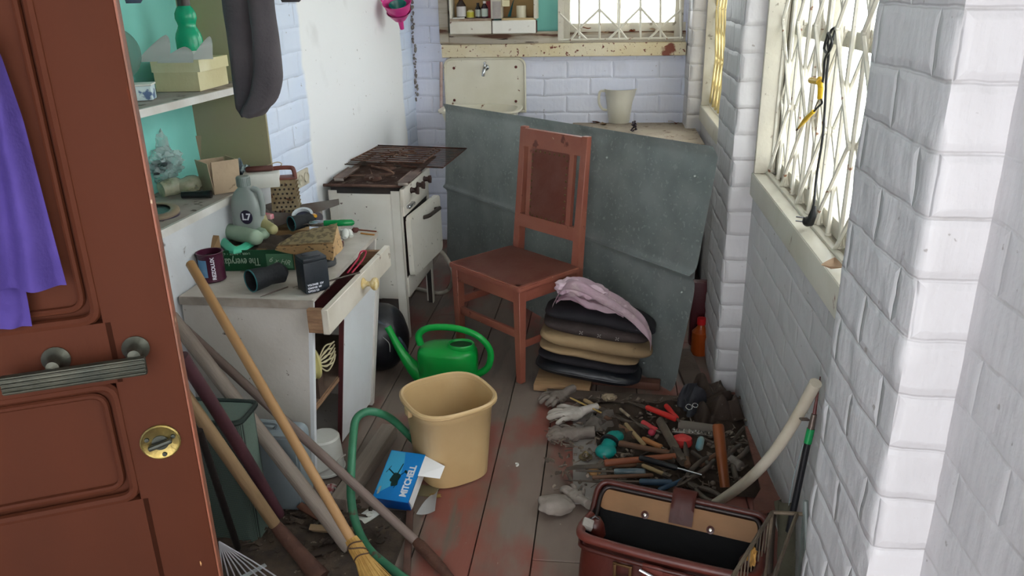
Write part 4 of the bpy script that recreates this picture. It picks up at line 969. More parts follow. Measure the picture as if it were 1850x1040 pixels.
b = B(); b.tube(crom([(-.045, 0, .18), (-.042, 0, .215), (-.03, 0, .225), (.03, 0, .225), (.042, 0, .215), (.045, 0, .18)], 5), .006, 8, flat=1.5); b.box((0, 0, .188), (.094, .064, .008), bev=.002); obj('handle', b, M('rust_red_handle', '5d2f26', .5, c2='703c30', sc=20), gt)

# ================================================================ GAS STOVE
SV = thing('gas_stove', 'small rusty white enamel gas stove on legs against the left wall', 'stove', (-.945, 3.485, 0), Matrix.Rotation(-.035, 3, 'Z'))
# local: x into the room (front), y along the front away from the camera
WY, DX, HZ = .52, .345, .765
m_en = M('chipped_white_enamel', 'dedacf', .3, c2='d5cfc2', sc=5, spots=[('4e2b20', 26, .69), ('8d8577', 34, .68)], bump=.05)
m_rb = M('rust_brown_metal', '4b3026', .75, .3, c2='6b5246', sc=10, lo=.4, hi=.6, spots=[('8b7c70', 24, .62)], bump=.5)
m_bk2 = M('black_stove_enamel', '23211f', .5, c2='352b26', sc=10)
b = B()
for (x, y) in ((0, 0), (-DX, 0), (0, WY), (-DX, WY)):
    b = B(); s1 = 1 if x < 0 else -1; s2 = 1 if y == 0 else -1
    b.box((x+s1*.021, y+s2*.0015, HZ/2-.01), (.042, .003, HZ-.02)); b.box((x+s1*.0015, y+s2*.017, HZ/2-.01), (.003, .034, HZ-.02))
    obj('leg', b, m_en, SV)
b = B(); b.box((-DX/2, .006, .47), (DX-.06, .006, .52), bev=.002); b.box((-DX/2, WY-.006, .47), (DX-.02, .006, .52)); b.box((-DX+.004, WY/2, .47), (.006, WY-.02, .52)); b.box((-DX/2, WY/2, .215), (DX-.02, WY-.02, .01)); obj('side_panels', b, m_en, SV)
for (x, y) in ((-.015, WY-.02), (-DX+.02, WY-.02), (-.16, .10)):
    pass
b = B(); b.box((-.016, WY-.015, .10), (.028, .028, .20), taper=.8); obj('rear_leg', b, m_bk2, SV)
b = B(); b.box((-DX+.02, WY*.5, .10), (.028, .028, .20), taper=.8); obj('rear_leg', b, m_bk2, SV)
b = B(); b.box((-DX/2, .02, HZ-.018), (DX-.06, .03, .035)); b.box((-DX/2, WY/2, HZ-.015), (DX-.02, WY-.02, .02)); obj('burner_tray', b, m_bk2, SV)
b = B(); b.grid(lambda u, v: V((-DX-.015+u*(DX+.03), -.01+v*(WY+.02), HZ+.004+.005*noise.noise(V((u*6, v*6, 2))))), 30, 30, .006); 
b.tube([(-DX-.015, -.01, HZ+.006), (.015, -.01, HZ+.006)], .007, 8)
ct = obj('cooktop', b, m_rb, SV)
for (x, y) in ((-DX*.5, WY*.28), (-DX*.5, WY*.75)):
    b = B(); b.lathe([(0, HZ), (.045, HZ), (.04, HZ+.016), (.028, HZ+.02), (0, HZ+.022)], 24, Matrix.Translation((x, y, 0)))
    for k in range(4): a = k*PI/2+.4; b.tube([(x+math.cos(a)*.03, y+math.sin(a)*.03, HZ+.022), (x+math.cos(a)*.11, y+math.sin(a)*.11, HZ+.028)], .004, 6)
    obj('burner', b, m_rb, ct)
# front: control strip, knobs, oven door
b = B(); b.box((.006, WY/2, HZ-.055), (.022, WY-.03, .085), bev=.006); obj('control_panel', b, m_en, SV)
for y in (.13, .24, .37):
    b = B(); KK = Matrix.Translation((.017, y, HZ-.045)) @ Matrix.Rotation(PI/2, 4, 'Y')
    b.lathe([(0, 0), (.013, 0), (.016, .004), (.012, .010), (.012, .022), (.018, .026), (.018, .036), (.012, .040), (0, .040)], 14, KK); b.box((.052, y, HZ-.045), (.012, .008, .038), bev=.002); obj('knob', b, M('dark_brown_knob', '33211d', .5, c2='42302a', sc=30), SV)
b = B(); b.box((.003, WY/2, HZ-.125), (.008, WY-.07, .05), bev=.002); obj('front_rail', b, m_en, SV); b = B(); b.box((.002, WY/2, .26), (.008, WY-.07, .10), bev=.002); obj('lower_front_rail', b, m_en, SV)
b = B(); b.box((.016, .12, HZ-.115), (.02, .09, .016), bev=.004); obj('tray_latch', b, m_chr, SV)
b = B(); b.box((-.004, WY/2, .46), (.004, WY-.10, .30)); obj('oven_opening', b, m_bk2, SV)
DMx = Matrix.Translation((.008, .045, .46)) @ Matrix.Rotation(-.10, 4, 'Z') @ Matrix.Rotation(.03, 4, 'X')
b = B(); b.prism(rp([(.0, -.15), (WY-.10, -.15), (WY-.10, .15), (.0, .15)], .03), .026, DMx @ Matrix.Rotation(PI/2, 4, 'Z') @ Matrix.Rotation(PI/2, 4, 'X')); od = obj('oven_door', b, m_en, SV)
b = B(); b.tube([DMx @ V(q) for q in crom([(.026, .17, .10), (.055, .17, .11), (.062, .22, .112), (.062, .30, .11), (.05, .33, .10), (.026, .33, .095)], 4)], .010, 10); obj('oven_handle', b, M('dark_worn_handle', '3a322d', .5, .4), od)
b = B(); b.prism(rp([(.012, -.14), (WY-.112, -.14), (WY-.112, .14), (.012, .14)], .03), .006, DMx @ Matrix.Translation((-.007, 0, 0)) @ Matrix.Rotation(PI/2, 4, 'Z') @ Matrix.Rotation(PI/2, 4, 'X')); obj('door_gasket', b, m_mar, od)
# channel bars lying across the cooktop, ends sticking out to the camera
m_bar = M('brown_channel_bar', '6e5a50', .55, .4, c2='544037', sc=12, bump=.1)
for (pa_, pb_, lab) in (((612, 324), (690, 268), 'brown metal channel bar lying on the left side of the stove top'), ((728, 332), (800, 270), 'brown metal channel bar lying over the stove above the knobs')):
    z0 = HZ+.012
    a, c = at(*pa_, 'z', z0+.008), at(*pb_, 'z', z0+.008); r = thing('channel_bar', lab, 'metal bar', a, xframe(a, c)); L_ = min((c-a).length, .62)
    b = B(); b.prism([(0, -.024), (.012, -.028), (.24, -.028), (.24, .028), (.012, .028), (0, .024)], .006); b.prism([(.24, -.012), (L_, -.012), (L_, .012), (.24, .012)], .005); b.tube([(.01, -.027, .005), (.24, -.027, .005)], .0045, 6); b.tube([(.01, .027, .005), (.24, .027, .005)], .0045, 6)
    obj('channel', b, m_bar, r)
    b = B(); b.box((.002, 0, -.002), (.006, .046, .014), bev=.002); obj('bare_end', b, M('bare_steel_end', 'b5aaa0', .35, .7), r)
# wire racks
zr = HZ+.034
m_wire = M('rusty_black_wire', '2e2623', .6, .5, c2='5a3626', sc=20)
Q = [at(607, 296, 'z', zr), at(676, 262, 'z', zr), at(843, 268, 'z', zr), at(800, 303, 'z', zr)]
rk = thing('oven_rack', 'black wire oven rack resting on the stove top, sticking out on both sides', 'oven rack', sum(Q, V())/4)
b = B(); b.tube(Q, .0032, 6, closed=True)
obj('rack_frame', b, m_wire, rk, world=True)
b = B()
for i in range(1, 22):
    t = i/22; b.tube([Q[0].lerp(Q[1], t), Q[3].lerp(Q[2], t)], .0018, 5)
for t in (.36, .68): b.tube([Q[0].lerp(Q[3], t)-V((0, 0, .004)), Q[1].lerp(Q[2], t)-V((0, 0, .004))], .0025, 5)
obj('rack_wires', b, m_wire, rk, world=True)
Q2 = [q.lerp(sum(Q, V())/4, .32)+V((-.03, -.03, .012)) for q in Q]
rk2 = thing('pan_support', 'smaller rusty grate lying on the black oven rack', 'grate', sum(Q2, V())/4)
b = B(); b.tube(Q2, .004, 6, closed=True)
for i in range(1, 7): t = i/7; b.tube([Q2[0].lerp(Q2[1], t), Q2[3].lerp(Q2[2], t)], .003, 5)
cc = sum(Q2, V())/4
for k in range(8): a = k*PI/4; b.tube([cc+V((math.cos(a)*.02, math.sin(a)*.02, .006)), cc+V((math.cos(a)*.10, math.sin(a)*.10, .006))], .0045, 6)
obj('grate_bars', b, M('rusty_iron', '5a3a2c', .8, .3, c2='7d6152', sc=22, bump=.4), rk2, world=True)
b = B(); b.tube(crom([at(672, 300, 'z', HZ+.05), at(695, 305, 'z', HZ+.05), at(711, 313, 'z', HZ+.03), at(697, 317, 'z', HZ+.015)], 6), .005, 8)
obj('bent_iron_handle', b, M('rusty_iron', '5a3a2c', .8), world=True, label='bent rusty iron handle at the near edge of the stove top', cat='handle')
# gas hose
b = B(); b.tube(crom([at(786, 445, 'y', 4.02), at(804, 462, 'y', 4.0), at(818, 492, 'y', 3.97), at(812, 520, 'z', .02), at(795, 529, 'z', .012), at(765, 524, 'z', .012), at(745, 519, 'z', .012)], 8), .011, 12)
obj('gas_hose', b, M('grey_white_hose', 'a9a396', .5, c2='968f82', sc=20), world=True, label='pale hose looping from the back of the stove down to the floor', cat='hose')
# board and pan in the gap left of the stove
b = B(); b.box((0, 0, .35), (.01, .05, .70), bev=.003); o = obj('leaning_board', b, M('grey_board', '9a948a', .7, c2='8a8479', sc=8)); o.location = (lx(3.43)+.012, 3.43, 0.002); tag(o, 'grey board leaning in the gap between wall and stove', 'board')
# ================================================================ GALVANISED SHEET
m_galv = M('dull_galvanised_steel', 'a4aaa8', .42, .2, c2='8f9694', sc=7, lo=.35, hi=.65, spots=[('aab1ae', 60, .60), ('a59f97', 3.2, .76)], bump=.05, bsc=12)
SBR, STR = V((.306, 3.015, .003)), V((.432, 3.05, 1.035)); STL = V((-.925, 4.6, .995)); SBL = V((-.965, 4.63, .003))
def shp(u, v):
    u2 = u; p = SBL.lerp(SBR, u2).lerp(STL.lerp(STR, u2), v)
    n = V((-.72, -.69, .12)).normalized()
    off = 0
    if u < .17: off -= (.17-u)*.10*(1-v)*-1
    # rolled seam along the middle and folded top lip
    d = v-.50; off += .022*math.exp(-(d/.014)**2) + .012*max(0, min(1, .5+d/.02))
    if v > .965: off += .018*((v-.965)/.035)
    off += .010*noise.noise(V((u*3, v*3, 5)))
    if u > .97 and (v < .03): pass
    return p + n*off
b = B(); NU, NV = 90, 110
def shp2(u, v):
    # rounded lobes at the right end below the seam
    e = .0
    if v < .5:
        w_ = v/.5; e = .012*(abs(2*w_-1)**8)
    else:
        w_ = (v-.5)/.5; e = .010*(abs(2*w_-1)**10)
    return shp(u*(1-e), v)
b.grid(shp2, NU, NV, .0016)
sh = obj('galvanised_sheet', b, m_galv, world=True, smooth=30, label='large dented galvanised metal sheet leaning behind the red chair', cat='metal sheet')
b = B()
for u, v in ((.27, .93), (.70, .88), (.955, .88), (.97, .42), (.6, .55), (.9, .06)): p = shp(u, v); b.ball(p+V((-.004, -.004, 0)), .006, sub=2)
r_ = obj('rivets', b, M('bright_rivet', 'a9b0ae', .3, .8), sh, world=True); r_.parent = sh

# ================================================================ RED CHAIR
CH = thing('dining_chair', 'red-brown painted wooden chair with leather seat and studded leather back', 'chair', (-.385, 3.352, 0), (0, 0, math.radians(138.6)))
m_red = M('red_brown_chair_paint', '874c3d', .5, c2='8f5644', sc=6, spots=[('5e2c22', 12, .66), ('b89a84', 50, .72)], bump=.12)
m_lea = M('worn_red_leather', '834a3d', .5, c2='8d594c', sc=7, spots=[('977a6e', 9, .72)], bump=.15)
def leg_(x, y, top, k=.042, lean=0):
    b = B(); h = .43
    b.hexa([(x-k*.36, y-k*.36, 0), (x+k*.36, y-k*.36, 0), (x+k*.36, y+k*.36, 0), (x-k*.36, y+k*.36, 0), (x-k/2, y-k/2, h), (x+k/2, y-k/2, h), (x+k/2, y+k/2, h), (x-k/2, y+k/2, h)])
    if top > .5:
        b.hexa([(x-k/2, y-k/2, h-.002), (x+k/2, y-k/2, h-.002), (x+k/2, y+k/2, h-.002), (x-k/2, y+k/2, h-.002), (x-k*.42, y-k*.4-lean, top), (x+k*.42, y-k*.4-lean, top), (x+k*.42, y+k*.25-lean, top), (x-k*.42, y+k*.25-lean, top)])
    bmesh.ops.bevel(b.bm, geom=b.bm.edges[:], offset=.0025, segments=1, affect='EDGES'); return b
for x, y, top in ((-.212, .185, .4), (.205, .185, .4), (-.198, -.175, 1.015), (.205, -.19, 1.015)): obj('leg', leg_(x, y, top, lean=.05), m_red, CH)
b = B()
b.box((0, .185, .40), (.39, .024, .06), bev=.002); b.box((0, -.182, .40), (.38, .024, .06), bev=.002)
for s in (-1, 1): b.box((s*.205, 0, .40), (.024, .34, .06), bev=.002)
obj('apron', b, m_red, CH)
b = B(); b.prism(rp([(-.235, -.165), (.23, -.165), (.238, .215), (-.243, .215)], .02), .022, Matrix.Translation((0, 0, .43))); bmesh.ops.bevel(b.bm, geom=b.bm.edges[:], offset=.004, segments=2, affect='EDGES'); st = obj('seat', b, m_red, CH)
b = B(); b.grid(lambda u, v: V((-.222+u*.444, -.155+v*.355, .4525+.007*(1-(2*u-1)**4)*(1-(2*v-1)**4))), 16, 16, .003); obj('leather_top', b, m_lea, st, smooth=60)
for nm, a, c in (('front_stretcher', (-.212, .185, .225), (.205, .185, .225)), ('side_stretcher', (-.207, .18, .17), (-.2, -.18, .17)), ('side_stretcher', (.205, .18, .27), (.205, -.19, .27))):
    a, c = V(a), V(c); b = B(); d = c-a; b.box((a+c)/2, (abs(d.x) or .018, abs(d.y) or .018, .034), bev=.002); obj(nm, b, m_red, CH)
bk_ = lambda z: -.178-.05*(z-.43)/.585       # lean of the back
b = B(); b.hexa([(-.18, bk_(.93)-.012, .93), (.187, bk_(.93)-.012, .93), (.187, bk_(.93)+.012, .93), (-.18, bk_(.93)+.012, .93), (-.18, bk_(1.01)-.012, 1.01), (.187, bk_(1.01)-.012, 1.01), (.187, bk_(1.01)+.012, 1.01), (-.18, bk_(1.01)+.012, 1.01)]); obj('top_rail', b, m_red, CH)
b = B(); b.hexa([(-.18, bk_(.555)-.012, .555), (.187, bk_(.555)-.012, .555), (.187, bk_(.555)+.012, .555), (-.18, bk_(.555)+.012, .555), (-.18, bk_(.615)-.012, .615), (.187, bk_(.615)-.012, .615), (.187, bk_(.615)+.012, .615), (-.18, bk_(.615)+.012, .615)]); obj('lower_rail', b, m_red, CH)
for s in (-1, 1):
    b = B(); xx = .004+s*.128; b.hexa([(xx-.017, bk_(.61)-.009, .61), (xx+.017, bk_(.61)-.009, .61), (xx+.017, bk_(.61)+.009, .61), (xx-.017, bk_(.61)+.009, .61), (xx-.017, bk_(.935)-.009, .935), (xx+.017, bk_(.935)-.009, .935), (xx+.017, bk_(.935)+.009, .935), (xx-.017, bk_(.935)+.009, .935)]); obj('back_slat', b, m_red, CH)
b = B(); b.grid(lambda u, v: V((.004-.118+u*.236, bk_(.608+v*.325)+.009+.006*(1-(2*u-1)**4)*(1-(2*v-1)**6), .608+v*.325)), 14, 20, .012); lb = obj('leather_back', b, m_lea, CH, smooth=60)
b = B()
pr = [(-.105, .63+.03*i) for i in range(10)]+[(.113, .63+.03*i) for i in range(10)]+[(-.085+.03*i, .622) for i in range(7)]+[(-.085+.03*i, .918) for i in range(7)]
for x, z in pr: b.ball((x, bk_(z)+.0135, z), .0055, (1, .6, 1), 1)
obj('brass_studs', b, M('dull_brass_studs', '7d6444', .4, .7), lb)

# ================================================================ CUSHIONS
def cushion(lab, mat_, c, w_, d_, t, roll, yaw, sag, seedv, pipe=None, grp='stacked seat cushions'):
    r = thing('seat_cushion', lab, 'cushion', c, Matrix.Rotation(yaw, 3, 'Z') @ Matrix.Rotation(roll, 3, 'Y'), grp)
    b = B()
    def fn(u, v):
        a = u*2*PI; ph = (v-.5)*PI
        cu, su = math.cos(a), math.sin(a); f = (abs(cu)**4+abs(su)**4)**-.25
        rr = abs(math.cos(ph))**.45; x = cu*f*rr*w_/2; y = su*f*rr*d_/2
        z = math.sin(ph)*t/2*(.8+.2*(1-(2*x/w_)**2))*1.12
        z += -sag*((2*x/w_)**2) + .004*noise.noise(V((x*12, y*12, seedv))) + t/2
        return V((x*(1+.02*noise.noise(V((a, seedv, 1)))), y, z))
    b.grid(fn, 64, 16, wrapu=True); bmesh.ops.remove_doubles(b.bm, verts=b.bm.verts, dist=.0005)
    obj('cover', b, mat_, r, smooth=80)
    if pipe:
        b = B(); P_ = []
        for i in range(64):
            a = 2*PI*i/64; cu, su = math.cos(a), math.sin(a); f = (abs(cu)**4+abs(su)**4)**-.25; x = cu*f*w_/2*1.004
            P_.append((x, su*f*d_/2*1.004, t/2-sag*((2*x/w_)**2)))
        b.tube(P_, .003, 6, closed=True); obj('piping', b, pipe, r)
    return r
mc1 = M('black_vinyl_cushion', '121317', .4, c2='1d1f24', sc=7, bump=.25, bsc=25); mc2 = M('black_fabric_cushion', '17151a', .85, c2='1f1c21', sc=9, bump=.2)
mc3 = M('beige_fabric_cushion', '98805f', .85, c2='8b7456', sc=6, spots=[('6e5a44', 9, .70)], bump=.2, bsc=90); mc4 = M('dark_brown_fabric_cushion', '332a28', .85, c2='3e3432', sc=10, bump=.25, bsc=100)
CC = V((-.05, 3.135)); z0 = .045; ya = -.13
st_ = [('black vinyl cushion at the bottom of the cushion stack', mc1, .45, .28, .062, .10, .004, mc1, -.02),
       ('thin black fabric cushion just above the bottom vinyl one', mc2, .43, .27, .042, .115, .004, None, -.02),
       ('thin beige cushion under the fat beige one', mc3, .43, .27, .036, .12, .004, None, -.015),
       ('fat beige cushion in the middle of the stack', mc3, .48, .28, .066, .13, .010, None, .012),
       ('dark brown flowered cushion second from the top', mc4, .45, .27, .056, .13, .006, None, .012),
       ('black oval cushion on top of the stack under the pink shirt', mc2, .47, .27, .056, .16, .022, None, .03)]
cz = z0; last = None
for i, (lab, m_, w_, d_, t, roll, sag, pp, dx) in enumerate(st_):
    last = cushion(lab, m_, (CC.x+dx+.012, CC.y-.025, cz), w_, d_*.82, t, roll, ya+.02*i, sag, i*3.1, pp)
    if i == 4:
        b = B()
        for k in range(3):
            x = -.06+.075*k
            for j in range(4): a = PI/4+j*PI/2; b.box((x+math.cos(a)*.006, -d_*.41-.0015, t*.45+math.sin(a)*.006), (.007, .002, .0025), rot=(0, -a, 0))
        obj('flower_pattern', b, M('pale_flower_print', '8b8480', .8, bump=0), last)
    cz += t*.96
# ---- pink shirt on top
m_pink = M('pale_pink_cotton', 'dcbfcb', .9, c2='d2b8c0', sc=9, spots=[('e0cacd', 16, .6)], bump=.25, bsc=60)
b = B()
R9 = Matrix.Rotation(.16, 4, 'Y')
for (dx, dy, dz, r, sc) in ((-.10, -.02, .045, .065, (1.15, 1.2, .55)), (-.03, -.01, .04, .06, (1.2, 1.3, .5)), (.04, -.02, .025, .045, (1.2, 1.5, .5)), (.10, -.03, .012, .04, (1.2, 1.3, .45))):
    b.ball((dx, dy, dz), r, sc, 4, .13, 3, seed=int(dx*100)+9)
def ribbon(P_, w0, w1, th=.010):
    P_ = crom(P_, 6); n = len(P_); bb = b
    def fn(u, v):
        i = min(int(u*(n-1)), n-2); t = u*(n-1)-i; p = P_[i].lerp(P_[i+1], t); w_ = w0+(w1-w0)*u
        return p+V((0, (v-.5)*w_, -.010*abs(v-.5)+.010*math.sin(v*11+u*7)+.010*noise.noise(V((u*6, v*6, 3)))))
    bb.grid(fn, 30, 14, th)
ribbon([V((-.16, -.06, .0)), V((-.13, -.07, .075)), V((-.06, -.07, .085)), V((.02, -.07, .06)), V((.11, -.08, .035)), V((.19, -.09, .0)), V((.245, -.11, -.05)), V((.262, -.12, -.105))], .20, .08, .006)
ribbon([V((-.15, -.10, .01)), V((-.10, -.11, .045)), V((-.02, -.12, .03)), V((.06, -.12, .03)), V((.13, -.12, .012))], .07, .03, .006)
zt = cz+.022
sp = obj('crumpled_pink_shirt', b, m_pink, smooth=80, label='crumpled pale pink shirt lying on top of the cushion stack', cat='shirt'); sp.location = (CC.x+.02, CC.y-.0, zt-.005); sp.rotation_euler = (0, .14, -.12)
# planks under the cushions
m_pl = M('pale_pine_board', '9a7a58', .75, c2='8a6b4c', sc=8, bump=.15, stretch=(1, 5, 5))
b = B(); b.box((0, 0, .014), (.24, .16, .028), bev=.002); o = obj('pine_board', b, m_pl); o.location = (-.16, 3.06, .006); o.rotation_euler = (0, 0, -.08); tag(o, 'pale pine board under the left end of the cushion stack', 'board')
b = B(); b.box((0, 0, .017), (.30, .05, .034), bev=.004); o = obj('red_brown_batten', b, M('dark_red_brown_wood', '4d2f25', .7, c2='5d3b2e', sc=9)); o.location = (.10, 3.075, .004); o.rotation_euler = (0, 0, -.12); tag(o, 'dark red-brown batten under the right half of the cushion stack', 'batten')
b = B(); b.box((0, 0, .011), (.62, .07, .022), bev=.003); o = obj('dusty_plank', b, M('dusty_dark_plank', '4f423a', .85, c2='5d4e44', sc=7, bump=.3)); o.location = (.08, 2.935, .002); o.rotation_euler = (0, 0, -.04); tag(o, 'dusty dark plank lying on the floor between cushions and tools', 'plank')

# ================================================================ WATERING CAN
m_wc = M('bright_green_plastic', '0e9a3c', .32, c2='12a545', sc=4, spots=[('5d8a5c', 4, .62)], bump=.02)
wc = thing('watering_can', 'bright green plastic watering can standing behind the cream bin', 'watering can', (-.665, 3.06, 0))
b = B(); b.lathe([(0, .0), (.118, 0), (.128, .008), (.130, .06), (.129, .062), (.131, .066), (.131, .125), (.128, .150), (.115, .165), (.06, .174), (0, .176)], 44, sy=.68, n=2.6)
# filler neck and hole
b2 = B()
b.lathe([(.058, .158), (.060, .183), (.055, .189), (.050, .186), (.047, .16)], 32, Matrix.Translation((.062, -.006, 0)), sy=.8)
obj('can_body', b, m_wc, wc, smooth=50)
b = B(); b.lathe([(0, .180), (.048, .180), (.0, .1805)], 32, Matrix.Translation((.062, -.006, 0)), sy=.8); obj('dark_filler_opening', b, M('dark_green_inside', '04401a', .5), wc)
b = B()
HP = [at(760, 622, 'y', 3.05), at(757, 604, 'y', 3.05), at(775, 592, 'y', 3.05), at(820, 592, 'y', 3.05), at(862, 606, 'y', 3.04), at(885, 632, 'y', 3.04), at(882, 662, 'y', 3.04), at(858, 679, 'y', 3.05)]
b.tube(crom(HP, 7), .0165, 14, flat=.85); obj('handle', b, m_wc, wc, world=True, smooth=60)
b = B(); b.tube(crom([at(765, 678, 'y', 3.06), at(742, 658, 'y', 3.06), at(722, 630, 'y', 3.07), at(700, 590, 'y', 3.08)], 6), [.045, .043, .041, .038, .035, .032, .029, .027, .025, .023, .021, .020, .019, .018, .017, .016, .016, .016, .016], 16); obj('spout', b, m_wc, wc, world=True, smooth=60)

# ================================================================ CREAM BIN
bn = thing('plastic_bin', 'cream plastic waste bin, empty and stained, on the bare floorboards', 'bin', (-.525, 2.385, 0))
m_bin = M('cream_bin_plastic', 'c3a679', .42, c2='b99b6d', sc=4, spots=[('8a6c48', 16, .72)], bump=.04)
b = B()
N_ = 3.0; RT = .62
def brr(r, z): return (r, z)
b.lathe([(0, .0), (.108, 0), (.117, .006), (.125, .10), (.138, .262), (.140, .264), (.140, .29), (.150, .288), (.156, .293), (.156, .302), (.150, .307), (.143, .304), (.138, .27), (.122, .10), (.112, .012), (0, .012)], 60, n=N_, rot0=RT, sy=.98)
for a in (RT+PI*.02, RT+PI): b.box((math.cos(a)*.148, math.sin(a)*.148, .275), (.016, .035, .03), rot=(0, 0, a), bev=.003)
obj('bin_body', b, m_bin, bn, smooth=50)
b = B()
rr = random.Random(3)
for i in range(60):
    a, q = rr.uniform(0, 2*PI), rr.uniform(0, .09); b.ball((math.cos(a)*q, math.sin(a)*q, .014), rr.uniform(.002, .005), (1, 1.4, .4), 1)
obj('dirt_crumbs', b, M('brown_crumbs', '4d3a29', .9), bn); bpy.data.objects['dirt_crumbs']['kind'] = 'stuff'

# ================================================================ FISHING REEL BOX
hb = .05
A0 = at(673, 898, 'z', .058); A1 = at(737, 908, 'z', .058)
ux = (A1-A0); ux.z = 0; WBx = ux.length; ux.normalize(); uy = V((-ux.y, ux.x, 0)); tl = math.radians(24); uy = (uy*math.cos(tl)+V((0, 0, math.sin(tl)))).normalized(); uz = ux.cross(uy)
FM = Matrix((ux, uy, uz)).transposed()
fx = thing('reel_box', 'blue cardboard fishing reel box with one white open end against the bin', 'box', A0-uz*hb, FM)
# length so that far edge lands on the photographed one
LBx = .185
m_b1 = M('bright_blue_card', '0a72b8', .35, c2='0b7dc4', sc=4, bump=.02); m_b2 = M('light_blue_card', '3f9fc6', .35, bump=.02); m_b3 = M('deep_blue_card', '0a4a96', .4, bump=.02)
b = B(); t = .0015
b.box((WBx/2, LBx/2, hb), (WBx, LBx, t)); b.box((0, LBx/2, hb/2), (t, LBx, hb)); b.box((WBx/2, LBx, hb/2), (WBx, t, hb)); b.box((WBx/2, LBx/2, 0), (WBx, LBx, t)); obj('carton_shell', b, m_b1, fx)
b = B(); b.box((WBx/2, 0, hb/2), (WBx, t*1.5, hb)); 
b.hexa([(WBx-.001, 0, 0), (WBx+.001, 0, 0), (WBx+.001, .012, 0), (WBx-.001, .012, 0), (WBx-.001, 0, hb), (WBx+.001, 0, hb), (WBx+.001, .006, hb), (WBx-.001, .006, hb)]); obj('deep_blue_side', b, m_b3, fx)
b = B(); b.prism([(.002, LBx*.16), (WBx*.12, .12*LBx), (WBx*.35, LBx*.26), (WBx*.52, LBx*.5), (WBx*.5, LBx*.78), (WBx*.42, LBx-.002), (.002, LBx-.002)], .0006, Matrix.Translation((0, 0, hb+.0007))); obj('pale_swoosh', b, m_b2, fx)
b = B(); b.box((WBx+.0005, LBx*.5, hb/2-.002), (.001, LBx*.97, hb*.9)); b.hexa([(WBx, LBx*.55, hb), (WBx, LBx*.98, hb), (WBx+.075, LBx*.86, hb-.012), (WBx+.07, LBx*.62, hb-.02), (WBx, LBx*.55, hb+.001), (WBx, LBx*.98, hb+.001), (WBx+.075, LBx*.86, hb-.011), (WBx+.07, LBx*.62, hb-.019)]); obj('white_open_end', b, m_paper, fx)
text('box_lettering', 'MITCHELL', .031, M('silver_white_print', 'c9ced4', .4, bump=0), fx, Matrix.Translation((WBx*.80, LBx*.42, hb+.0012)) @ Matrix.Rotation(PI/2, 4, 'Z'), bold=.0012, sx=.85)
b = B(); mk = hb+.0014; s_ = WBx/.12
def pc(x0, y0, x1, y1, r): b.tube([V((x0*WBx, y0*LBx, mk)), V((x1*WBx, y1*LBx, mk))], r, 6, flat=.15)
b.prism(rp([(WBx*.26, LBx*.36), (WBx*.50, LBx*.34), (WBx*.56, LBx*.52), (WBx*.34, LBx*.56)], .01), .0008, Matrix.Translation((0, 0, mk-.0004)))
b.prism(rp([(WBx*.36, LBx*.26), (WBx*.54, LBx*.30), (WBx*.52, LBx*.40), (WBx*.34, LBx*.36)], .006), .0008, Matrix.Translation((0, 0, mk-.0004)))
pc(.36, .5, .14, .60, .004); pc(.10, .53, .18, .67, .004); pc(.42, .5, .48, .74, .007); pc(.5, .5, .66, .62, .004); pc(.60, .60, .68, .56, .006); pc(.46, .24, .5, .34, .004)
obj('reel_picture', b, M('black_green_print', '0c2b2b', .5, bump=0), fx)
b = B(); b.prism(rp([(WBx*.07, LBx*.07), (WBx*.13, LBx*.09), (WBx*.13, LBx*.25), (WBx*.07, LBx*.23)], .004), .0006, Matrix.Translation((0, 0, hb+.0012))); obj('grey_badge', b, M('grey_print', '8e9a96', .5, bump=0), fx)
b = B(); b.grid(lambda u, v: V((u*.07*(1-v*.6), v*.11, .004+.03*u*u+.008*math.sin(v*3))), 10, 12, .0006); o = obj('torn_paper', b, m_paper, smooth=60); o.location = at(752, 930, 'z', .002); o.rotation_euler = (0, 0, -.25); tag(o, 'curled torn white paper between the blue box and the floorboard gap', 'paper')
b = B(); b.box((0, 0, .002), (.09, .06, .003)); o = obj('card_scrap', b, M('olive_card', '6f6449', .8)); o.location = at(768, 887, 'z', .001); o.rotation_euler = (0, 0, -.1); tag(o, 'small olive card scrap under the front of the bin', 'card')
b = B(); b.ball((0, 0, .004), .02, (1, .6, .25), 2, .3, 4); o = obj('dry_leaf', b, M('ochre_leaf', '7a5f2e', .8)); o.location = at(787, 897, 'z', 0); tag(o, 'small ochre dry leaf on the floor beside the olive card', 'leaf')
b = B(); b.tube(crom([(0, .008, .002), (.008, .006, .003), (.01, -.003, .003), (.004, -.009, .002)], 4), .0035, 6); o = obj('white_scrap', b, m_white_pl); o.location = at(931, 840, 'z', 0); tag(o, 'tiny white curl of plastic on the open floor right of the bin', 'scrap')

# ================================================================ GREEN TUBE FRAME, BROOM, HANDLES
m_gt = M('chipped_green_enamel_tube', '2f6b4c', .4, c2='3b7a5a', sc=8, spots=[('7f9584', 22, .68), ('5a4032', 14, .68)], bump=.08)
gp_ = [(752, 800, .06), (728, 775, .15), (705, 755, .22), (682, 745, .27), (660, 744, .285), (643, 758, .27), (638, 790, .24), (635, 840, .19), (634, 895, .12), (643, 945, .06), (665, 990, .025), (700, 1022, .02), (745, 1055, .02)]
b = B(); b.tube(crom([at(x, y, 'z', z) for x, y, z in gp_], 6), .0135, 14); gf = obj('green_tube_frame', b, m_gt, world=True, smooth=60, label='bent green enamelled steel tube arching beside the broom', cat='tube frame')
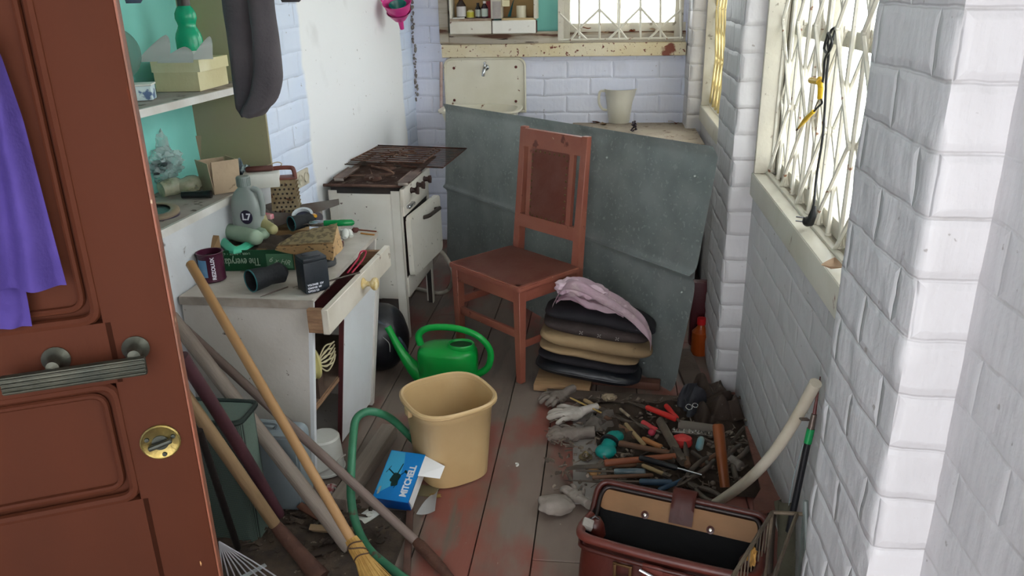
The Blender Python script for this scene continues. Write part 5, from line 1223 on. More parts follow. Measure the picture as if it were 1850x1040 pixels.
# broom
bt_, bbse = at(343, 474, 'y', 2.20), at(644, 990, 'z', .16)
br = thing('broom', 'straw broom with pale wooden handle leaning on the cabinet', 'broom', bbse, xframe(bbse, bt_))
LB = (bt_-bbse).length
m_bh = M('pale_varnished_wood_handle', 'a98257', .5, c2='9d764b', sc=5, bump=.06, stretch=(.3, 3, 3))
b = B(); b.tube([(-.02, 0, 0), (LB*.3, 0, .0), (LB*.7, 0, 0), (LB-.004, 0, 0), (LB, 0, 0)], [.0135, .0145, .0150, .0150, .012], 18); obj('broom_handle', b, m_bh, br)
rr = random.Random(2)
m_str = M('yellow_straw', '9c7638', .7, c2='b18d4c', sc=30, bump=.1)
for nm, n_, r0, r1 in (('bristles', 420, .021, .075),):
    b = B()
    for i in range(n_):
        a = rr.uniform(0, 2*PI); q = math.sqrt(rr.random()); c_, s_ = math.cos(a)*q, math.sin(a)*q; L2 = rr.uniform(.20, .235)
        b.tube([V((.03, c_*r0*.8, s_*r0*.8)), V((0, c_*r0, s_*r0)), V((-.035, c_*r0*1.0, s_*r0*1.0)), V((-.10, c_*r0*1.9, s_*r0*1.5)), V((-L2, c_*r1, s_*r1*.6))], [.0012, .0016, .0016, .0014, .0009], 4, cap=False)
    b.tube([(.03, 0, 0), (0, 0, 0), (-.035, 0, 0), (-.10, 0, 0)], [.016, .020, .020, .026], 14)
    o = obj(nm, b, m_str, br); o['kind'] = 'stuff'
b = B()
for x in (.012, -.026): b.tube([(x+.004*math.sin(a*2), math.cos(a)*.0225, math.sin(a)*.0225) for a in [2*PI*i/24 for i in range(24)]], .0022, 6, closed=True)
b.tube([(.012-.038*i/12, math.cos(i*.26)*.0228, math.sin(i*.26)*.0228) for i in range(13)], .0020, 6)
obj('binding_wire', b, M('dark_binding_wire', '4a3322', .6), br)
def pole(nm, lab, cat, pa, pb, r, mat_, za=('z', .03), zb=('y', 2.2), bow=0.0, r2=None, ext=0.0):
    a = at(*pa, *za); c = at(*pb, *zb); c = c+(c-a).normalized()*ext; rt = thing(nm, lab, cat, a, xframe(a, c)); L_ = (c-a).length
    b = B(); rr_ = [r*.9]+[(r+(r2 or r)-r)*1.0 if False else r+((r2 or r)-r)*i/8 for i in range(9)]
    b.tube([V((0, 0, 0))]+[V((L_*(i+.1)/8.1, 0, bow*math.sin(PI*i/8))) for i in range(9)], rr_, 16); obj('shaft', b, mat_, rt, smooth=60); return rt, L_
m_gw = M('weathered_grey_wood', '8d8176', .75, c2='7c6f64', sc=8, bump=.25, stretch=(.25, 3, 3)); m_gw2 = M('grey_brown_wood_handle', '786860', .7, c2='685850', sc=8, bump=.25, stretch=(.25, 3, 3))
m_tan = M('tan_wood_handle', '8d7354', .65, c2='7f6648', sc=7, bump=.15, stretch=(.3, 3, 3)); m_mr = M('maroon_painted_handle', '4a2a30', .55, c2='3d2228', sc=7, bump=.1)
m_sock = M('rusty_socket', '5a3c30', .75, .3, c2='4a3027', sc=14, bump=.4)
pA, LA = pole('wooden_pole', 'thick weathered grey wooden handle left of the broom stick', 'tool handle', (632, 990), (329, 597), .0225, m_gw, ('z', .04), ('y', 2.19), ext=.06)
pB, LBb = pole('shovel', 'long grey-brown shovel handle crossing to the floorboards, rusty socket at its foot', 'shovel', (752, 978), (352, 610), .0145, m_gw2, ('z', .03), ('y', 2.21), ext=.05)
a = at(752, 978, 'z', .03); c = at(815, 1045, 'z', .012); b = B(); b.tube([a, a.lerp(c, .1), a.lerp(c, .6), c], [.0145, .018, .017, .012], 14)
obj('rusty_socket', b, m_sock, pB, world=True, smooth=60)
pC, _ = pole('painted_pole', 'maroon painted wooden pole behind the tan one', 'tool handle', (505, 930), (343, 668), .0175, m_mr, ('z', .10), ('y', 1.72), bow=.005, ext=.05)
pD, _ = pole('spade', 'tan wooden spade handle with brown earthy socket near the floor', 'spade', (497, 948), (358, 748), .018, m_tan, ('z', .12), ('y', 1.74), ext=.08)
a = at(497, 948, 'z', .12); c = at(580, 1045, 'z', .02); b = B(); b.tube([a+(a-c)*.02, a.lerp(c, .15), a.lerp(c, .6), c], [.017, .021, .023, .03], 14, flat=.9); obj('earthy_socket', b, m_sock, pD, world=True, smooth=60)
pE, _ = pole('iron_bar', 'dark flat iron bar in front of the mesh basket', 'bar', (430, 990), (372, 815), .010, M('near_black_iron', '26211f', .6, .4), ('z', .05), ('y', 1.72), ext=.08)
# rake with white tines, bottom left
rkt = thing('leaf_rake', 'leaf rake with white wire tines at the bottom left edge', 'rake', at(470, 1035, 'z', .02))
b = B()
pv = at(396, 978, 'z', .22)
for i in range(8):
    e_ = at(405+i*14, 1068-i*3.5, 'z', .03); b.tube([pv, pv.lerp(e_, .55)+V((0, 0, .004)), e_], .0022, 5)
obj('wire_tines', b, M('white_coated_wire', 'b5b4b8', .4), rkt, world=True)
b = B(); a, c = at(438, 1042, 'z', .075), at(480, 1020, 'z', .075); b.box((0, 0, 0), ((c-a).length, .012, .004)); bmesh.ops.transform(b.bm, matrix=Matrix.Translation((a+c)/2) @ xframe(a, c).to_4x4(), verts=b.bm.verts); obj('cross_strip', b, M('pale_grey_strip', '9fa3a4', .4), rkt, world=True)

# ---- things between door and cabinet
m_per = bpy.data.materials.new('dark_perforated_plastic'); m_per.use_nodes = True
nt = m_per.node_tree; bs_ = nt.nodes['Principled BSDF']; tc = nt.nodes.new('ShaderNodeTexCoord'); vo = nt.nodes.new('ShaderNodeTexVoronoi'); vo.inputs['Randomness'].default_value = 0
mp = nt.nodes.new('ShaderNodeMapping'); vo.voronoi_dimensions = '2D'; mp.inputs['Scale'].default_value = (70, 70, 70); mp.inputs['Rotation'].default_value = (PI/2, 0, 0); nt.links.new(tc.outputs['Object'], mp.inputs[0]); nt.links.new(mp.outputs[0], vo.inputs['Vector'])
mr = nt.nodes.new('ShaderNodeMapRange'); mr.inputs[1].default_value = .30; mr.inputs[2].default_value = .38; nt.links.new(vo.outputs['Distance'], mr.inputs[0])
mx_ = nt.nodes.new('ShaderNodeMix'); mx_.data_type = 'RGBA'; mx_.inputs[6].default_value = rgb('74887c'); mx_.inputs[7].default_value = rgb('141b1a'); nt.links.new(mr.outputs[0], mx_.inputs[0]); nt.links.new(mx_.outputs[2], bs_.inputs['Base Color']); bs_.inputs['Roughness'].default_value = .5
q = at(470, 985, 'z', 0); zt_ = at(420, 760, 'y', q.y).z
bs2 = thing('mesh_basket', 'tall dark perforated plastic basket behind the leaning tool handles', 'basket', (q.x-.14, q.y+.06, 0))
b = B(); b.prism(rp([(-.15, -.07), (.14, -.07), (.14, .05), (-.15, .05)], .03), zt_); obj('perforated_wall', b, m_per, bs2)
b = B(); b.tube([(x, y, zt_) for x, y in rp([(-.155, -.075), (.145, -.075), (.145, .055), (-.155, .055)], .03)], .008, 8, closed=True); obj('rim', b, M('dark_green_plastic', '1f2c28', .5), bs2)
q = at(548, 925, 'z', 0); zc_ = at(500, 790, 'y', q.y).z
cn = thing('plastic_canister', 'pale blue-grey plastic canister standing against the side of the cabinet', 'canister', (q.x-.14, q.y+.055, 0))
b = B(); b.prism(rp([(-.16, 0), (.14, 0), (.15, zc_), (-.16, zc_)], .035), .11, Matrix.Translation((0, .055, 0)) @ Matrix.Rotation(PI/2, 4, 'X')); bmesh.ops.bevel(b.bm, geom=[e for e in b.bm.edges if abs(e.verts[0].co.y-e.verts[1].co.y) < 1e-5], offset=.008, segments=2, affect='EDGES'); obj('canister_body', b, M('blue_grey_plastic', '8e989c', .5, c2='838d92', sc=5, spots=[('6c6f6e', 9, .68)], bump=.08), cn)
b = B(); b.tube(crom([(-.05, 0, zc_-.002), (-.05, 0, zc_+.02), (.06, 0, zc_+.02), (.06, 0, zc_-.002)], 5), .009, 8); obj('carry_handle', b, M('blue_grey_plastic', '8e989c', .5), cn)
# white bucket half inside the cabinet
bk3 = thing('small_bucket', 'small white plastic bucket poking out of the cabinet bottom', 'bucket', (-.955, 2.335, .165), (PI, .0, -.3))
b = B(); b.lathe([(0, .026), (.052, .026), (.058, .032), (.066, .15), (.069, .152), (.069, .160), (.064, .160), (.062, .15), (.054, .036), (0, .036)], 36, Matrix.Translation((-.02, 0, -.002))); obj('bucket_body', b, m_white_pl, bk3)
b = B(); b.tube(crom([(-.02, -.068, .148), (.03, -.05, .12), (.048, 0, .10), (.03, .05, .12), (-.02, .068, .148)], 5), .003, 6); obj('bail', b, M('white_bail', 'bcb8b0', .4), bk3)
# weathered beam on the floor
a, c = at(700, 775, 'z', .03), at(606, 912, 'z', .03); r = thing('weathered_beam', 'split weathered grey beam lying in front of the cabinet door', 'beam', (a+c)/2, xframe(a, c)); L_ = (c-a).length
b = B(); b.box((0, .01, -.002), (L_, .06, .056), bev=.005); obj('beam', b, m_gw, r)
# black rounded thing behind the cabinet
hl = thing('black_helmet', 'black rounded helmet-like shell standing behind the cabinet', 'helmet', (-.998, 3.17, 0))
b = B(); b.ball((0, 0, .155), .145, (.95, .95, 1.07), 4, .03, 2, seed=2); obj('shell', b, M('glossy_black_shell', '0b0c10', .3, c2='16181d', sc=8, bump=.1), hl)
b = B(); b.tube(crom([(-.02, -.10, .29), (.07, -.085, .24), (.122, -.07, .16), (.138, -.05, .10)], 6), .009, 8, flat=.5); obj('slate_strap', b, M('slate_blue_strap', '343b47', .5), hl)
b = B(); b.tube(crom([(.055, -.128, .21), (.08, -.125, .18), (.082, -.127, .14)], 4), .0018, 5); obj('wire_clip', b, M('pale_wire', '8f8f8a', .4), hl)
# white bracket and metal rod
b = B(); b.box((0, 0, .005), (.05, .07, .006), bev=.002); b.lathe([(.008, .008), (.013, .008), (.013, .014), (.008, .014), (.008, .008)], 20, Matrix.Translation((.005, .008, 0))); b.box((-.02, -.03, .006), (.03, .012, .01), bev=.002); b.box((.02, .045, .006), (.035, .02, .004), bev=.001)
o = obj('white_bracket', b, m_white_pl); o.location = at(663, 935, 'z', .001); o.rotation_euler = (0, 0, -.5); tag(o, 'white plastic bracket with a ring lying beside the green tube', 'bracket')
b = B(); b.tube([at(604, 880, 'z', .03), at(640, 915, 'z', .014)], .003, 6); obj('steel_rod', b, M('pale_steel', 'a8a6a2', .3, .6), world=True, label='thin pale steel rod between beam and green tube', cat='rod')
b = B(); b.ball((0, 0, .02), .022, (1, 1.4, .7), 2, .2, 3, seed=5); o = obj('red_white_scrap', b, M('red_white_pack', '8a3036', .5, c2='b8b0aa', sc=14, lo=.48, hi=.52)); o.location = at(597, 893, 'z', .0); tag(o, 'crumpled red and white scrap beside the beam end', 'scrap')
# debris heap
b = B(); rr = random.Random(11)
def deb(x, y, s=1):
    k = rr.random()
    if k < .5: b.box((x, y, rr.uniform(.004, .03)), (rr.uniform(.01, .05)*s, rr.uniform(.004, .015)*s, .004), rot=(rr.uniform(-.4, .4), rr.uniform(-.4, .4), rr.uniform(0, 3)))
    else: b.ball((x, y, rr.uniform(.0, .02)), rr.uniform(.004, .016)*s, (1, 1.3, .6), 1, .4, 4, seed=rr.randint(0, 99))
for i in range(520):
    p = at(rr.gauss(520, 75), rr.gauss(985, 40), 'z', 0)
    if p.y < 2.2 and p.y > 1.5: deb(p.x, p.y)
b.grid(lambda u, v: (lambda p: V((p.x, p.y, .03*math.sin(u*PI)*math.sin(v*PI)*(1+noise.noise(V((u*6, v*6, 1)))))))(V((-1.35+u*.75, 1.45+v*.68, 0))), 30, 30)
obj('floor_debris', b, M('dark_earthy_debris', '3a3029', .95, c2='524438', sc=14, spots=[('877a6b', 45, .66)], bump=.6), world=True, kind='stuff', label='heap of dark earth, chips and dry leaves at the foot of the tool handles', cat='debris')
for i, (px, py, l_, lab) in enumerate([(560, 930, .10, 'broken reddish wood chip at the top of the debris heap'), (600, 962, .14, 'pale splinter lying beside the broom foot'), (575, 1005, .12, 'dark bark piece in front of the broom foot')]):
    b = B(); b.box((0, 0, .012), (l_, .025, .012), rot=(.2, .1, 0), bev=.002, taper=.8); o = obj('wood_scrap', b, M('scrap_%d' % i, ['6a4434', '8d7558', '33271f'][i], .8)); o.location = at(px, py, 'z', .02); o.rotation_euler = (0, 0, .6*i-.5); tag(o, lab, 'wood scrap')
# batten edge on the floor
a, c = at(742, 900, 'z', .01), at(734, 1045, 'z', .01); r = thing('floor_batten', 'narrow reddish batten nailed along the floor under the blue box', 'batten', a, xframe(a, c)); b = B(); b.box(((c-a).length/2, 0, -.002), ((c-a).length, .022, .018), bev=.002); obj('strip', b, M('reddish_worn_batten', '5e4036', .7, c2='4a342c', sc=9), r)
# ================================================================ BACK WALL THINGS
YF = YB-.11                              # front plane of the hanging cupboard
def fk(px, py, y=None): return at(px, py, 'y', y if y is not None else YF)
def fbox(b, p0, p1, ya, yb, bev=.002):
    a, c = fk(*p0), fk(*p1); b.box(((a.x+c.x)/2, (ya+yb)/2, (a.z+c.z)/2), (abs(a.x-c.x), abs(yb-ya), abs(a.z-c.z)), bev=bev, seg=1); return b
cup = thing('wall_cupboard', 'white open cupboard with two small drawers in the back recess beside the window', 'cupboard', fk(888, 60))
m_cw = M('chalky_white_paint', 'd2cdc0', .5, c2='c7c0b0', sc=6, spots=[('6d4334', 22, .68)], bump=.1); m_tanb = M('tan_board', '9a7c4e', .7, c2='8a6a42', sc=5)
TZ = 2.28
b = B()
for x0, x1 in ((812, 816), (887, 906), (964, 970)):
    a, c = fk(x0, 34), fk(x1, 34); b.box(((a.x+c.x)/2, YF+.06, (a.z+TZ)/2), (c.x-a.x, .12, TZ-a.z), bev=.002, seg=1)
obj('uprights', b, m_cw, cup, world=True)
a, c = fk(812, 34), fk(970, 34)
b = B(); b.box(((a.x+c.x)/2, YF+.118, (a.z+TZ)/2), (c.x-a.x, .006, TZ-a.z)); obj('back_board', b, m_tanb, cup, world=True)
b = B(); fbox(b, (812, 34), (888, 39), YF+.002, YF+.115); obj('shelf', b, M('brown_worn_shelf_edge', '7a5f4c', .7, c2='a59684', sc=12), cup, world=True)
b = B(); fbox(b, (906, 33), (966, 37), YF+.002, YF+.115); obj('shelf', b, M('yellowish_shelf_edge', 'b7a077', .7), cup, world=True)
b = B(); fbox(b, (812, 39), (888, 61), YF-.004, YF+.008, .004); obj('drawer', b, m_cw, cup, world=True)
b = B(); fbox(b, (889, 37), (968, 60), YF-.004, YF+.008, .004); obj('drawer', b, M('bright_white_drawer', 'dddad2', .45, spots=[('b9b0a8', 14, .7)]), cup, world=True)
b = B(); fbox(b, (812, 40), (968, 60), YF+.010, YF+.11); obj('drawer_case', b, m_mar, cup, world=True)
b = B(); a = fk(907, 30); c2v = fk(922, 30); b.box(((a.x+c2v.x)/2, YF-.003, fk(915, 6).z), (.045, .004, .035)); 
tag(obj('paper_tag', b, M('cream_paper_tag', 'd6cda8', .7), world=True), 'cream paper tag stuck on the cupboard upright', 'paper')
def bottle(lab, px, pyb, hpx, rpx, col, cap, label_=None, cappx=8, shoulder=.6, dy=.05):
    base = fk(px, pyb, YF+dy); k = (fk(px+10, pyb, YF+dy)-base).length/10; h = hpx*k; r = rpx*k
    t = thing('medicine_bottle', lab, 'bottle', base, (0, 0, 0), 'bottles in the wall cupboard'); b = B()
    b.lathe([(0, 0), (r, 0), (r, h*shoulder), (r*.45, h*(shoulder+.22)), (r*.38, h*.88), (0, h*.88)], 20); obj('glass_body', b, M('glass_'+col, col, .2), t)
    b = B(); b.lathe([(0, h*.86), (r*.48, h*.86), (r*.46, h), (0, h)], 16); obj('cap', b, M('cap_'+cap, cap, .4), t)
    if label_: b = B(); b.lathe([(r*1.02, h*.08), (r*1.02, h*shoulder*.92)], 20); obj('bottle_label', b, M('label_'+label_, label_, .6), t)
zs = 33
bottle('brown flask with white label and red cap at the left of the cupboard', 834, zs, 36, 8.5, '2e1d1a', 'b0222c', 'b9b5b4')
bottle('low jar with yellow and white label second from the left', 850, zs-1, 13, 6.5, 'c8c08e', 'b9ad9a', 'b5ad3a', shoulder=.8)
bottle('small dark bottle with white label in the cupboard', 864, zs-1, 25, 5, '1e1a1c', '1c1818', 'a9b0a8')
bottle('dark bottle with white cap and label right of the small dark one', 876, zs-1, 28, 6, '33202a', 'd8d0cc', 'b9c4ba', dy=.04)
b = B(); a = fk(884, 33, YF+.08); b.box((a.x, a.y, a.z+.05), (.03, .03, .10), bev=.002); obj('red_packet', b, M('dark_red_packet', '8e2326', .5), world=True, label='dark red packet at the right end of the bottle row', cat='packet')
b = B(); a = fk(898, 34, YF-.004); b.box((a.x, YF-.012, a.z+.05), (.05, .012, .10), bev=.001); o = obj('leaning_card', b, M('pale_grey_card', 'a49c98', .7, c2='8e8682', sc=12), world=True, label='pale grey card leaning against the cupboard middle upright', cat='card')
b = B(); a = fk(829, 34, YF+.02); b.box((a.x, a.y, a.z+.004), (.07, .04, .007), bev=.002); obj('white_strip', b, m_white_pl, world=True, label='flat white strip lying in front of the red-capped flask', cat='strip')
a = fk(942, 32, YF+.05); mug = thing('white_cup', 'white cylindrical cup in the right half of the cupboard', 'cup', a); b = B(); r_c = .030
b.lathe([(0, 0), (r_c, 0), (r_c, .07), (r_c*.92, .07), (r_c*.9, .004), (0, .004)], 28); obj('cup_wall', b, M('ivory_plastic', 'cdc6ad', .4), mug)
b = B(); b.grid(lambda u, v: fk(917+u*12+v*6*(1-u), 30-34*u, YF+.06)+V((0, .012*math.sin(v*PI), 0)), 12, 6, .002); obj('blue_plastic_strip', b, M('teal_blue_plastic', '3f8590', .35, c2='59a0a4', sc=12), world=True, label='curved teal blue plastic strip beside the white cup', cat='plastic')
# ---- enamel backsplash with tap
e0, e1 = at(801, 105, 'y', YB-.02), at(951, 203, 'y', YB-.02)
bsp = thing('sink_backsplash', 'cream enamel sink backsplash with four rusty screws on the back wall', 'backsplash', ((e0.x+e1.x)/2, YB-.02, e1.z))
cxs, w2 = (e0.x+e1.x)/2, (e1.x-e0.x)/2; hh = e0.z-e1.z
m_es = M('cream_enamel', 'dad5c4', .35, c2='d2ccb8', sc=4, spots=[('7a5a45', 26, .69), ('8f6a4c', 12, .73)], bump=.05)
poly = [(-w2, 0), (w2, 0)]+[(w2-.05*(1-math.cos(a)), hh-.05*(1-math.sin(a))) for a in [PI/2*i/6 for i in range(7)]]+[(-w2+.05*(1-math.sin(a)), hh-.05*(1-math.cos(a))) for a in [PI/2*i/6 for i in range(7)]]
b = B(); b.prism(poly, .012, Matrix.Rotation(PI/2, 4, 'X') @ Matrix.Translation((0, 0, -.006))); obj('enamel_plate', b, m_es, bsp)
b = B(); rim = [(x*.975, -.008, .008+z*.965) for x, z in poly]; b.tube(rim, .008, 8, closed=True); obj('raised_rim', b, m_es, bsp)
b = B()
for px, py in ((820, 123), (932, 121), (821, 181), (932, 183)):
    q = at(px, py, 'y', YB-.026); b.lathe([(0, 0), (.009, 0), (.008, .005), (0, .006)], 12, Matrix.Translation(q) @ Matrix.Rotation(PI/2, 4, 'X'))
obj('rusty_screws', b, M('dark_red_rust', '5a2a24', .8, bump=.4), bsp, world=True)
tq = at(878, 122, 'y', YB-.026)
tap = thing('water_tap', 'small chrome water tap sticking out of the enamel backsplash', 'tap', tq)
b = B(); b.lathe([(0, 0), (.020, 0), (.018, .006), (.012, .008)], 20, Matrix.Rotation(PI/2, 4, 'X')); b.tube([(0, 0, 0), (0, -.05, 0)], .011, 14); b.tube(crom([(0, -.04, .004), (0, -.065, .0), (-.004, -.078, -.02), (-.008, -.078, -.045)], 4), .010, 12); obj('spout', b, m_chr, tap)
b = B(); b.tube([(0, -.045, .008), (0, -.045, .026)], .007, 10); b.box((0, -.045, .032), (.014, .034, .014), bev=.004); obj('tap_handle', b, m_chr, tap)
b = B()
for px in (825, 908):
    q0_, q1_ = at(px-3, 100, 'y', YB-.006), at(px-3, 108, 'y', YB-.006); b.tube([q0_, q1_], .004, 6)
obj('hanging_hooks', b, M('grey_hook', '8d8c88', .4, .6), bsp, world=True)
# sink below, just its left corner shows
sk0 = at(789, 205, 'y', 4.80)
snk = thing('enamel_sink', 'cream enamel sink corner seen behind the left end of the metal sheet', 'sink', ((e0.x+e1.x)/2, 4.93, sk0.z-.16))
b = B(); b.lathe([(.10, 0), (.19, .02), (.235, .16), (.255, .165), (.255, .175), (.225, .172), (.18, .03), (0, .02)], 40, n=4, sy=.75); obj('basin', b, m_es, snk)
b = B(); b.tube(crom([V((0, 0, .01)), V((0, 0, -.15)), V((.02, .1, -.22)), V((.0, .2, -.22))], 5), .022, 12); obj('waste_pipe', b, M('grey_pipe', '8b8a86', .5), snk)
b = B(); b.tube([at(797, 112, 'y', YB-.03), at(797, 205, 'y', YB-.03)], .010, 10); obj('pinkish_pipe', b, M('pinkish_white_pipe', 'bfa9a2', .6, c2='a88b82', sc=20), world=True, label='thin pinkish white pipe beside the left edge of the backsplash', cat='pipe')
# ---- masonry counter in the far right corner
c_z = .80
ct0 = at(1035, 217, 'y', YB-.01).x
b = B(); b.box(((ct0+XP)/2+.03, (4.42+YB)/2, c_z/2-.012), (XP-ct0+.05, YB-4.42-.004, c_z-.025)); b.bm.verts.ensure_lookup_table()
cnt = thing('corner_counter', 'dusty counter in the far right corner holding the jug', 'counter', ((ct0+XP)/2, 4.8, 0))
obj('counter_base', b, m_plain, cnt, world=True)
b = B(); b.box(((ct0+XP)/2+.03, (4.40+YB)/2, c_z-.012), (XP-ct0+.06, YB-4.40-.003, .024), bev=.002); obj('counter_top', b, M('dusty_stone_top', 'a89c8c', .8, c2='988b7c', sc=6, spots=[('6d5a49', 22, .62), ('4a3527', 40, .66)], bump=.3), cnt, world=True)
jp = at(1118, 221, 'z', c_z); jh = (at(1118, 160, 'y', jp.y).z-c_z); jr = (at(1147, 165, 'y', jp.y)-at(1092, 165, 'y', jp.y)).length/2
jug = thing('plastic_jug', 'cloudy white plastic jug with side handle standing on the corner counter', 'jug', jp)
b = B(); b.lathe([(0, 0), (jr*.66, 0), (jr*.70, .006), (jr*.86, jh*.6), (jr*.98, jh*.97), (jr*1.04, jh), (jr*.97, jh), (jr*.80, jh*.6), (jr*.62, .01), (0, .01)], 36)
for v in b.bm.verts:
    if v.co.x > jr*.6 and v.co.z > jh*.7 and abs(v.co.y) < jr*.4: v.co.x += .014*(1-abs(v.co.y)/(jr*.4))*((v.co.z-jh*.7)/(jh*.3))
m_jug = M('cloudy_polyethylene', 'dad6c8', .4, c2='d0ccbc', sc=5, bump=.05)
obj('jug_body', b, m_jug, jug, smooth=50)
b = B(); b.tube(crom([(-jr*.96, 0, jh*.93), (-jr*1.28, 0, jh*.9), (-jr*1.33, 0, jh*.6), (-jr*1.1, 0, jh*.42), (-jr*.8, 0, jh*.38)], 5), .009, 8, flat=1.4); obj('jug_handle', b, m_jug, jug, smooth=60)
q = at(1145, 238, 'z', c_z); b = B(); rr = random.Random(4)
for i in range(40): t = i/40; b.ball((rr.uniform(-.018, .018)*(1-.6*t), rr.uniform(-.018, .018)*(1-.6*t), .008+.055*t), .007, (1, 1, .6), 1, .3, 3, seed=i)
o = obj('pine_cone', b, M('dark_violet_brown_cone', '3a3038', .8, bump=.4)); o.location = q; tag(o, 'dark dried cone lying on the corner counter beside the jug', 'cone')
m_leaf = M('rust_red_leaf', '7a3a22', .8, c2='9a5a34', sc=30)
def leaf(lab, p, s_, yaw, i):
    b = B(); b.grid(lambda u, v: V(((u-.5)*s_*1.6, (v-.5)*s_*math.sin(u*PI)*1.0, .004+.25*s_*abs(v-.5)+.12*s_*math.sin(u*5+i))), 10, 6, .001)
    o = obj('dead_leaf', b, m_leaf if i % 2 else M('pale_peel', 'b59a80', .8), world=False); o.location = p; o.rotation_euler = (0, 0, yaw); return tag(o, lab, 'leaf', 'dead leaves on counter and sill')
for i, (px, py, s_, lab) in enumerate([(1062, 219, .03, 'pale leaf at the back left of the corner counter'), (1078, 222, .05, 'red-brown leaf left of the jug'), (1090, 225, .04, 'pale curled leaf at the foot of the jug handle'), (1146, 216, .04, 'red-brown leaf just right of the jug base'), (1214, 221, .035, 'pale leaf near the far right end of the counter'), (1222, 224, .035, 'dark red leaf at the right end of the counter')]):
    leaf(lab, at(px, py, 'z', c_z), s_, i*.9, i)
for i, (px, py, lab) in enumerate([(1058, 52, 'orange-red leaf caught in the left of the back window grille'), (1094, 60, 'dark curled paint flake on the sill under the grille'), (1142, 57, 'pale curled flake in the middle of the back sill'), (1178, 55, 'pinkish flake on the right of the back sill')]):
    leaf(lab, at(px, py, 'y', YB-.035), .04, i*.7, i+1)
# ---- pink funnel with a green one inside
fq = at(721, 24, 'y', 4.55)
fn_ = thing('pink_funnel', 'bright pink funnel hanging high on the wall corner', 'funnel', fq, Matrix.Rotation(.5, 3, 'X'))
fr = (at(747, 10, 'y', 4.55)-at(696, 10, 'y', 4.55)).length/2
b = B(); b.lathe([(fr, .065), (fr*1.02, .07), (fr, .072), (fr*.96, .066), (fr*.80, .02), (fr*.35, -.03), (fr*.14, -.04), (fr*.10, -.095), (fr*.15, -.095), (fr*.2, -.04), (fr*.42, -.036), (fr*.86, .012)], 40); obj('funnel_cone', b, M('bright_pink_plastic', 'd4418f', .35, c2='c93a86', sc=4), fn_)
b = B(); b.tube(crom([(-fr, .0, .068), (-fr*1.2, .03, .08), (-fr*1.1, .08, .085)], 4), .005, 8); obj('hanging_lug', b, M('bright_pink_plastic', 'd4418f', .35), fn_)
b = B(); b.lathe([(fr*.60, .045), (fr*.62, .05), (fr*.58, .05), (fr*.25, .0), (0, -.002)], 32); g2 = obj('green_funnel', b, M('sea_green_plastic', '0d6b62', .25, c2='1a7d74', sc=6), world=False); g2.location = fq+V((0, -.0, .004)); g2.rotation_euler = (.5, 0, 0); tag(g2, 'small sea green funnel nested inside the pink one', 'funnel')
b = B(); b.tube([at(698, 8, 'y', 4.58), V((lx(4.6)+.004, 4.6, at(698, 6, 'y', 4.6).z))], .003, 6); obj('wall_hook', b, M('rusty_iron', '5a3a2c', .8), world=True, label='rusty hook in the left wall carrying the pink funnel', cat='hook')

# ================================================================ CABLE ON THE RIGHT GRILLE
XC = .592
cb_ = thing('power_cable', 'black power cable with plug hooked over the white window lattice', 'cable', at(1462, 395, 'x', XC))
def cx_(px, py, d=0): return at(px, py, 'x', XC-d)
m_cbl = M('black_rubber', '141416', .5)
b = B()
b.tube(crom([cx_(1461, 392, .012), cx_(1470, 370, .012), cx_(1474, 330), cx_(1478, 300), cx_(1486, 250), cx_(1490, 200), cx_(1493, 140), cx_(1497, 100), cx_(1496, 75), cx_(1502, 55, -.006), cx_(1509, 50, -.012)], 7), .0036, 8)
b.tube(crom([cx_(1509, 50, -.012), cx_(1505, 68, .002), cx_(1497, 92, .006), cx_(1490, 110, .004), cx_(1489, 130), cx_(1486, 150), cx_(1484, 165)], 6), .0036, 8)
b.tube(crom([cx_(1483, 178), cx_(1485, 186, .004), cx_(1476, 195, .004), cx_(1470, 202)], 5), .003, 8)
b.tube(crom([cx_(1497, 60, .004), cx_(1503, 78, .01), cx_(1496, 95, .012), cx_(1489, 88, .01), cx_(1494, 68, .008)], 6, True), .0036, 8, closed=True)
obj('cable_cord', b, m_cbl, cb_, world=True, smooth=60)
m_yel = M('yellow_insulating_tape', 'd9b21c', .4, c2='c99d12', sc=20)
b = B(); b.tube([cx_(1481, 142, .004), cx_(1483, 160, .006), cx_(1481, 178, .004)], [.008, .0085, .007], 12); b.tube([cx_(1480, 148, .008), cx_(1465, 145, .012)], .0085, 12); obj('yellow_joint', b, m_yel, cb_, world=True)
b = B(); b.tube([cx_(1470, 201, .002), cx_(1455, 216, .002), cx_(1443, 231, .002)], [.0055, .0075, .004], 12); obj('yellow_joint', b, m_yel, cb_, world=True)
b = B(); b.tube([cx_(1443, 231, .002), cx_(1439, 235, .002)], .003, 8); b.tube([cx_(1480, 180, .002), cx_(1472, 196, .004)], .0015, 6); obj('bare_wire_ends', b, M('brown_wire_end', '4c3a30', .6), cb_, world=True)
b = B(); pc_ = cx_(1459, 400, .016); b.tube([cx_(1471, 372, .012), cx_(1469, 390, .014), cx_(1462, 402, .018)], [.006, .009, .013], 14); b.ball(pc_, .018, (.8, 1.0, .8), 3, 0); obj('plug_body', b, m_cbl, cb_, world=True, smooth=60)
b = B(); 
for dz in (0, .012): b.tube([pc_+V((-.01, .005, -.002+dz)), pc_+V((-.028, .02, -.004+dz))], .0022, 8)
obj('plug_pins', b, m_chr, cb_, world=True)
leaf('dry yellowish leaf at the near end of the big window sill', at(1502, 492, 'x', .54)+V((0, 0, .012)), .05, 1.2, 2)

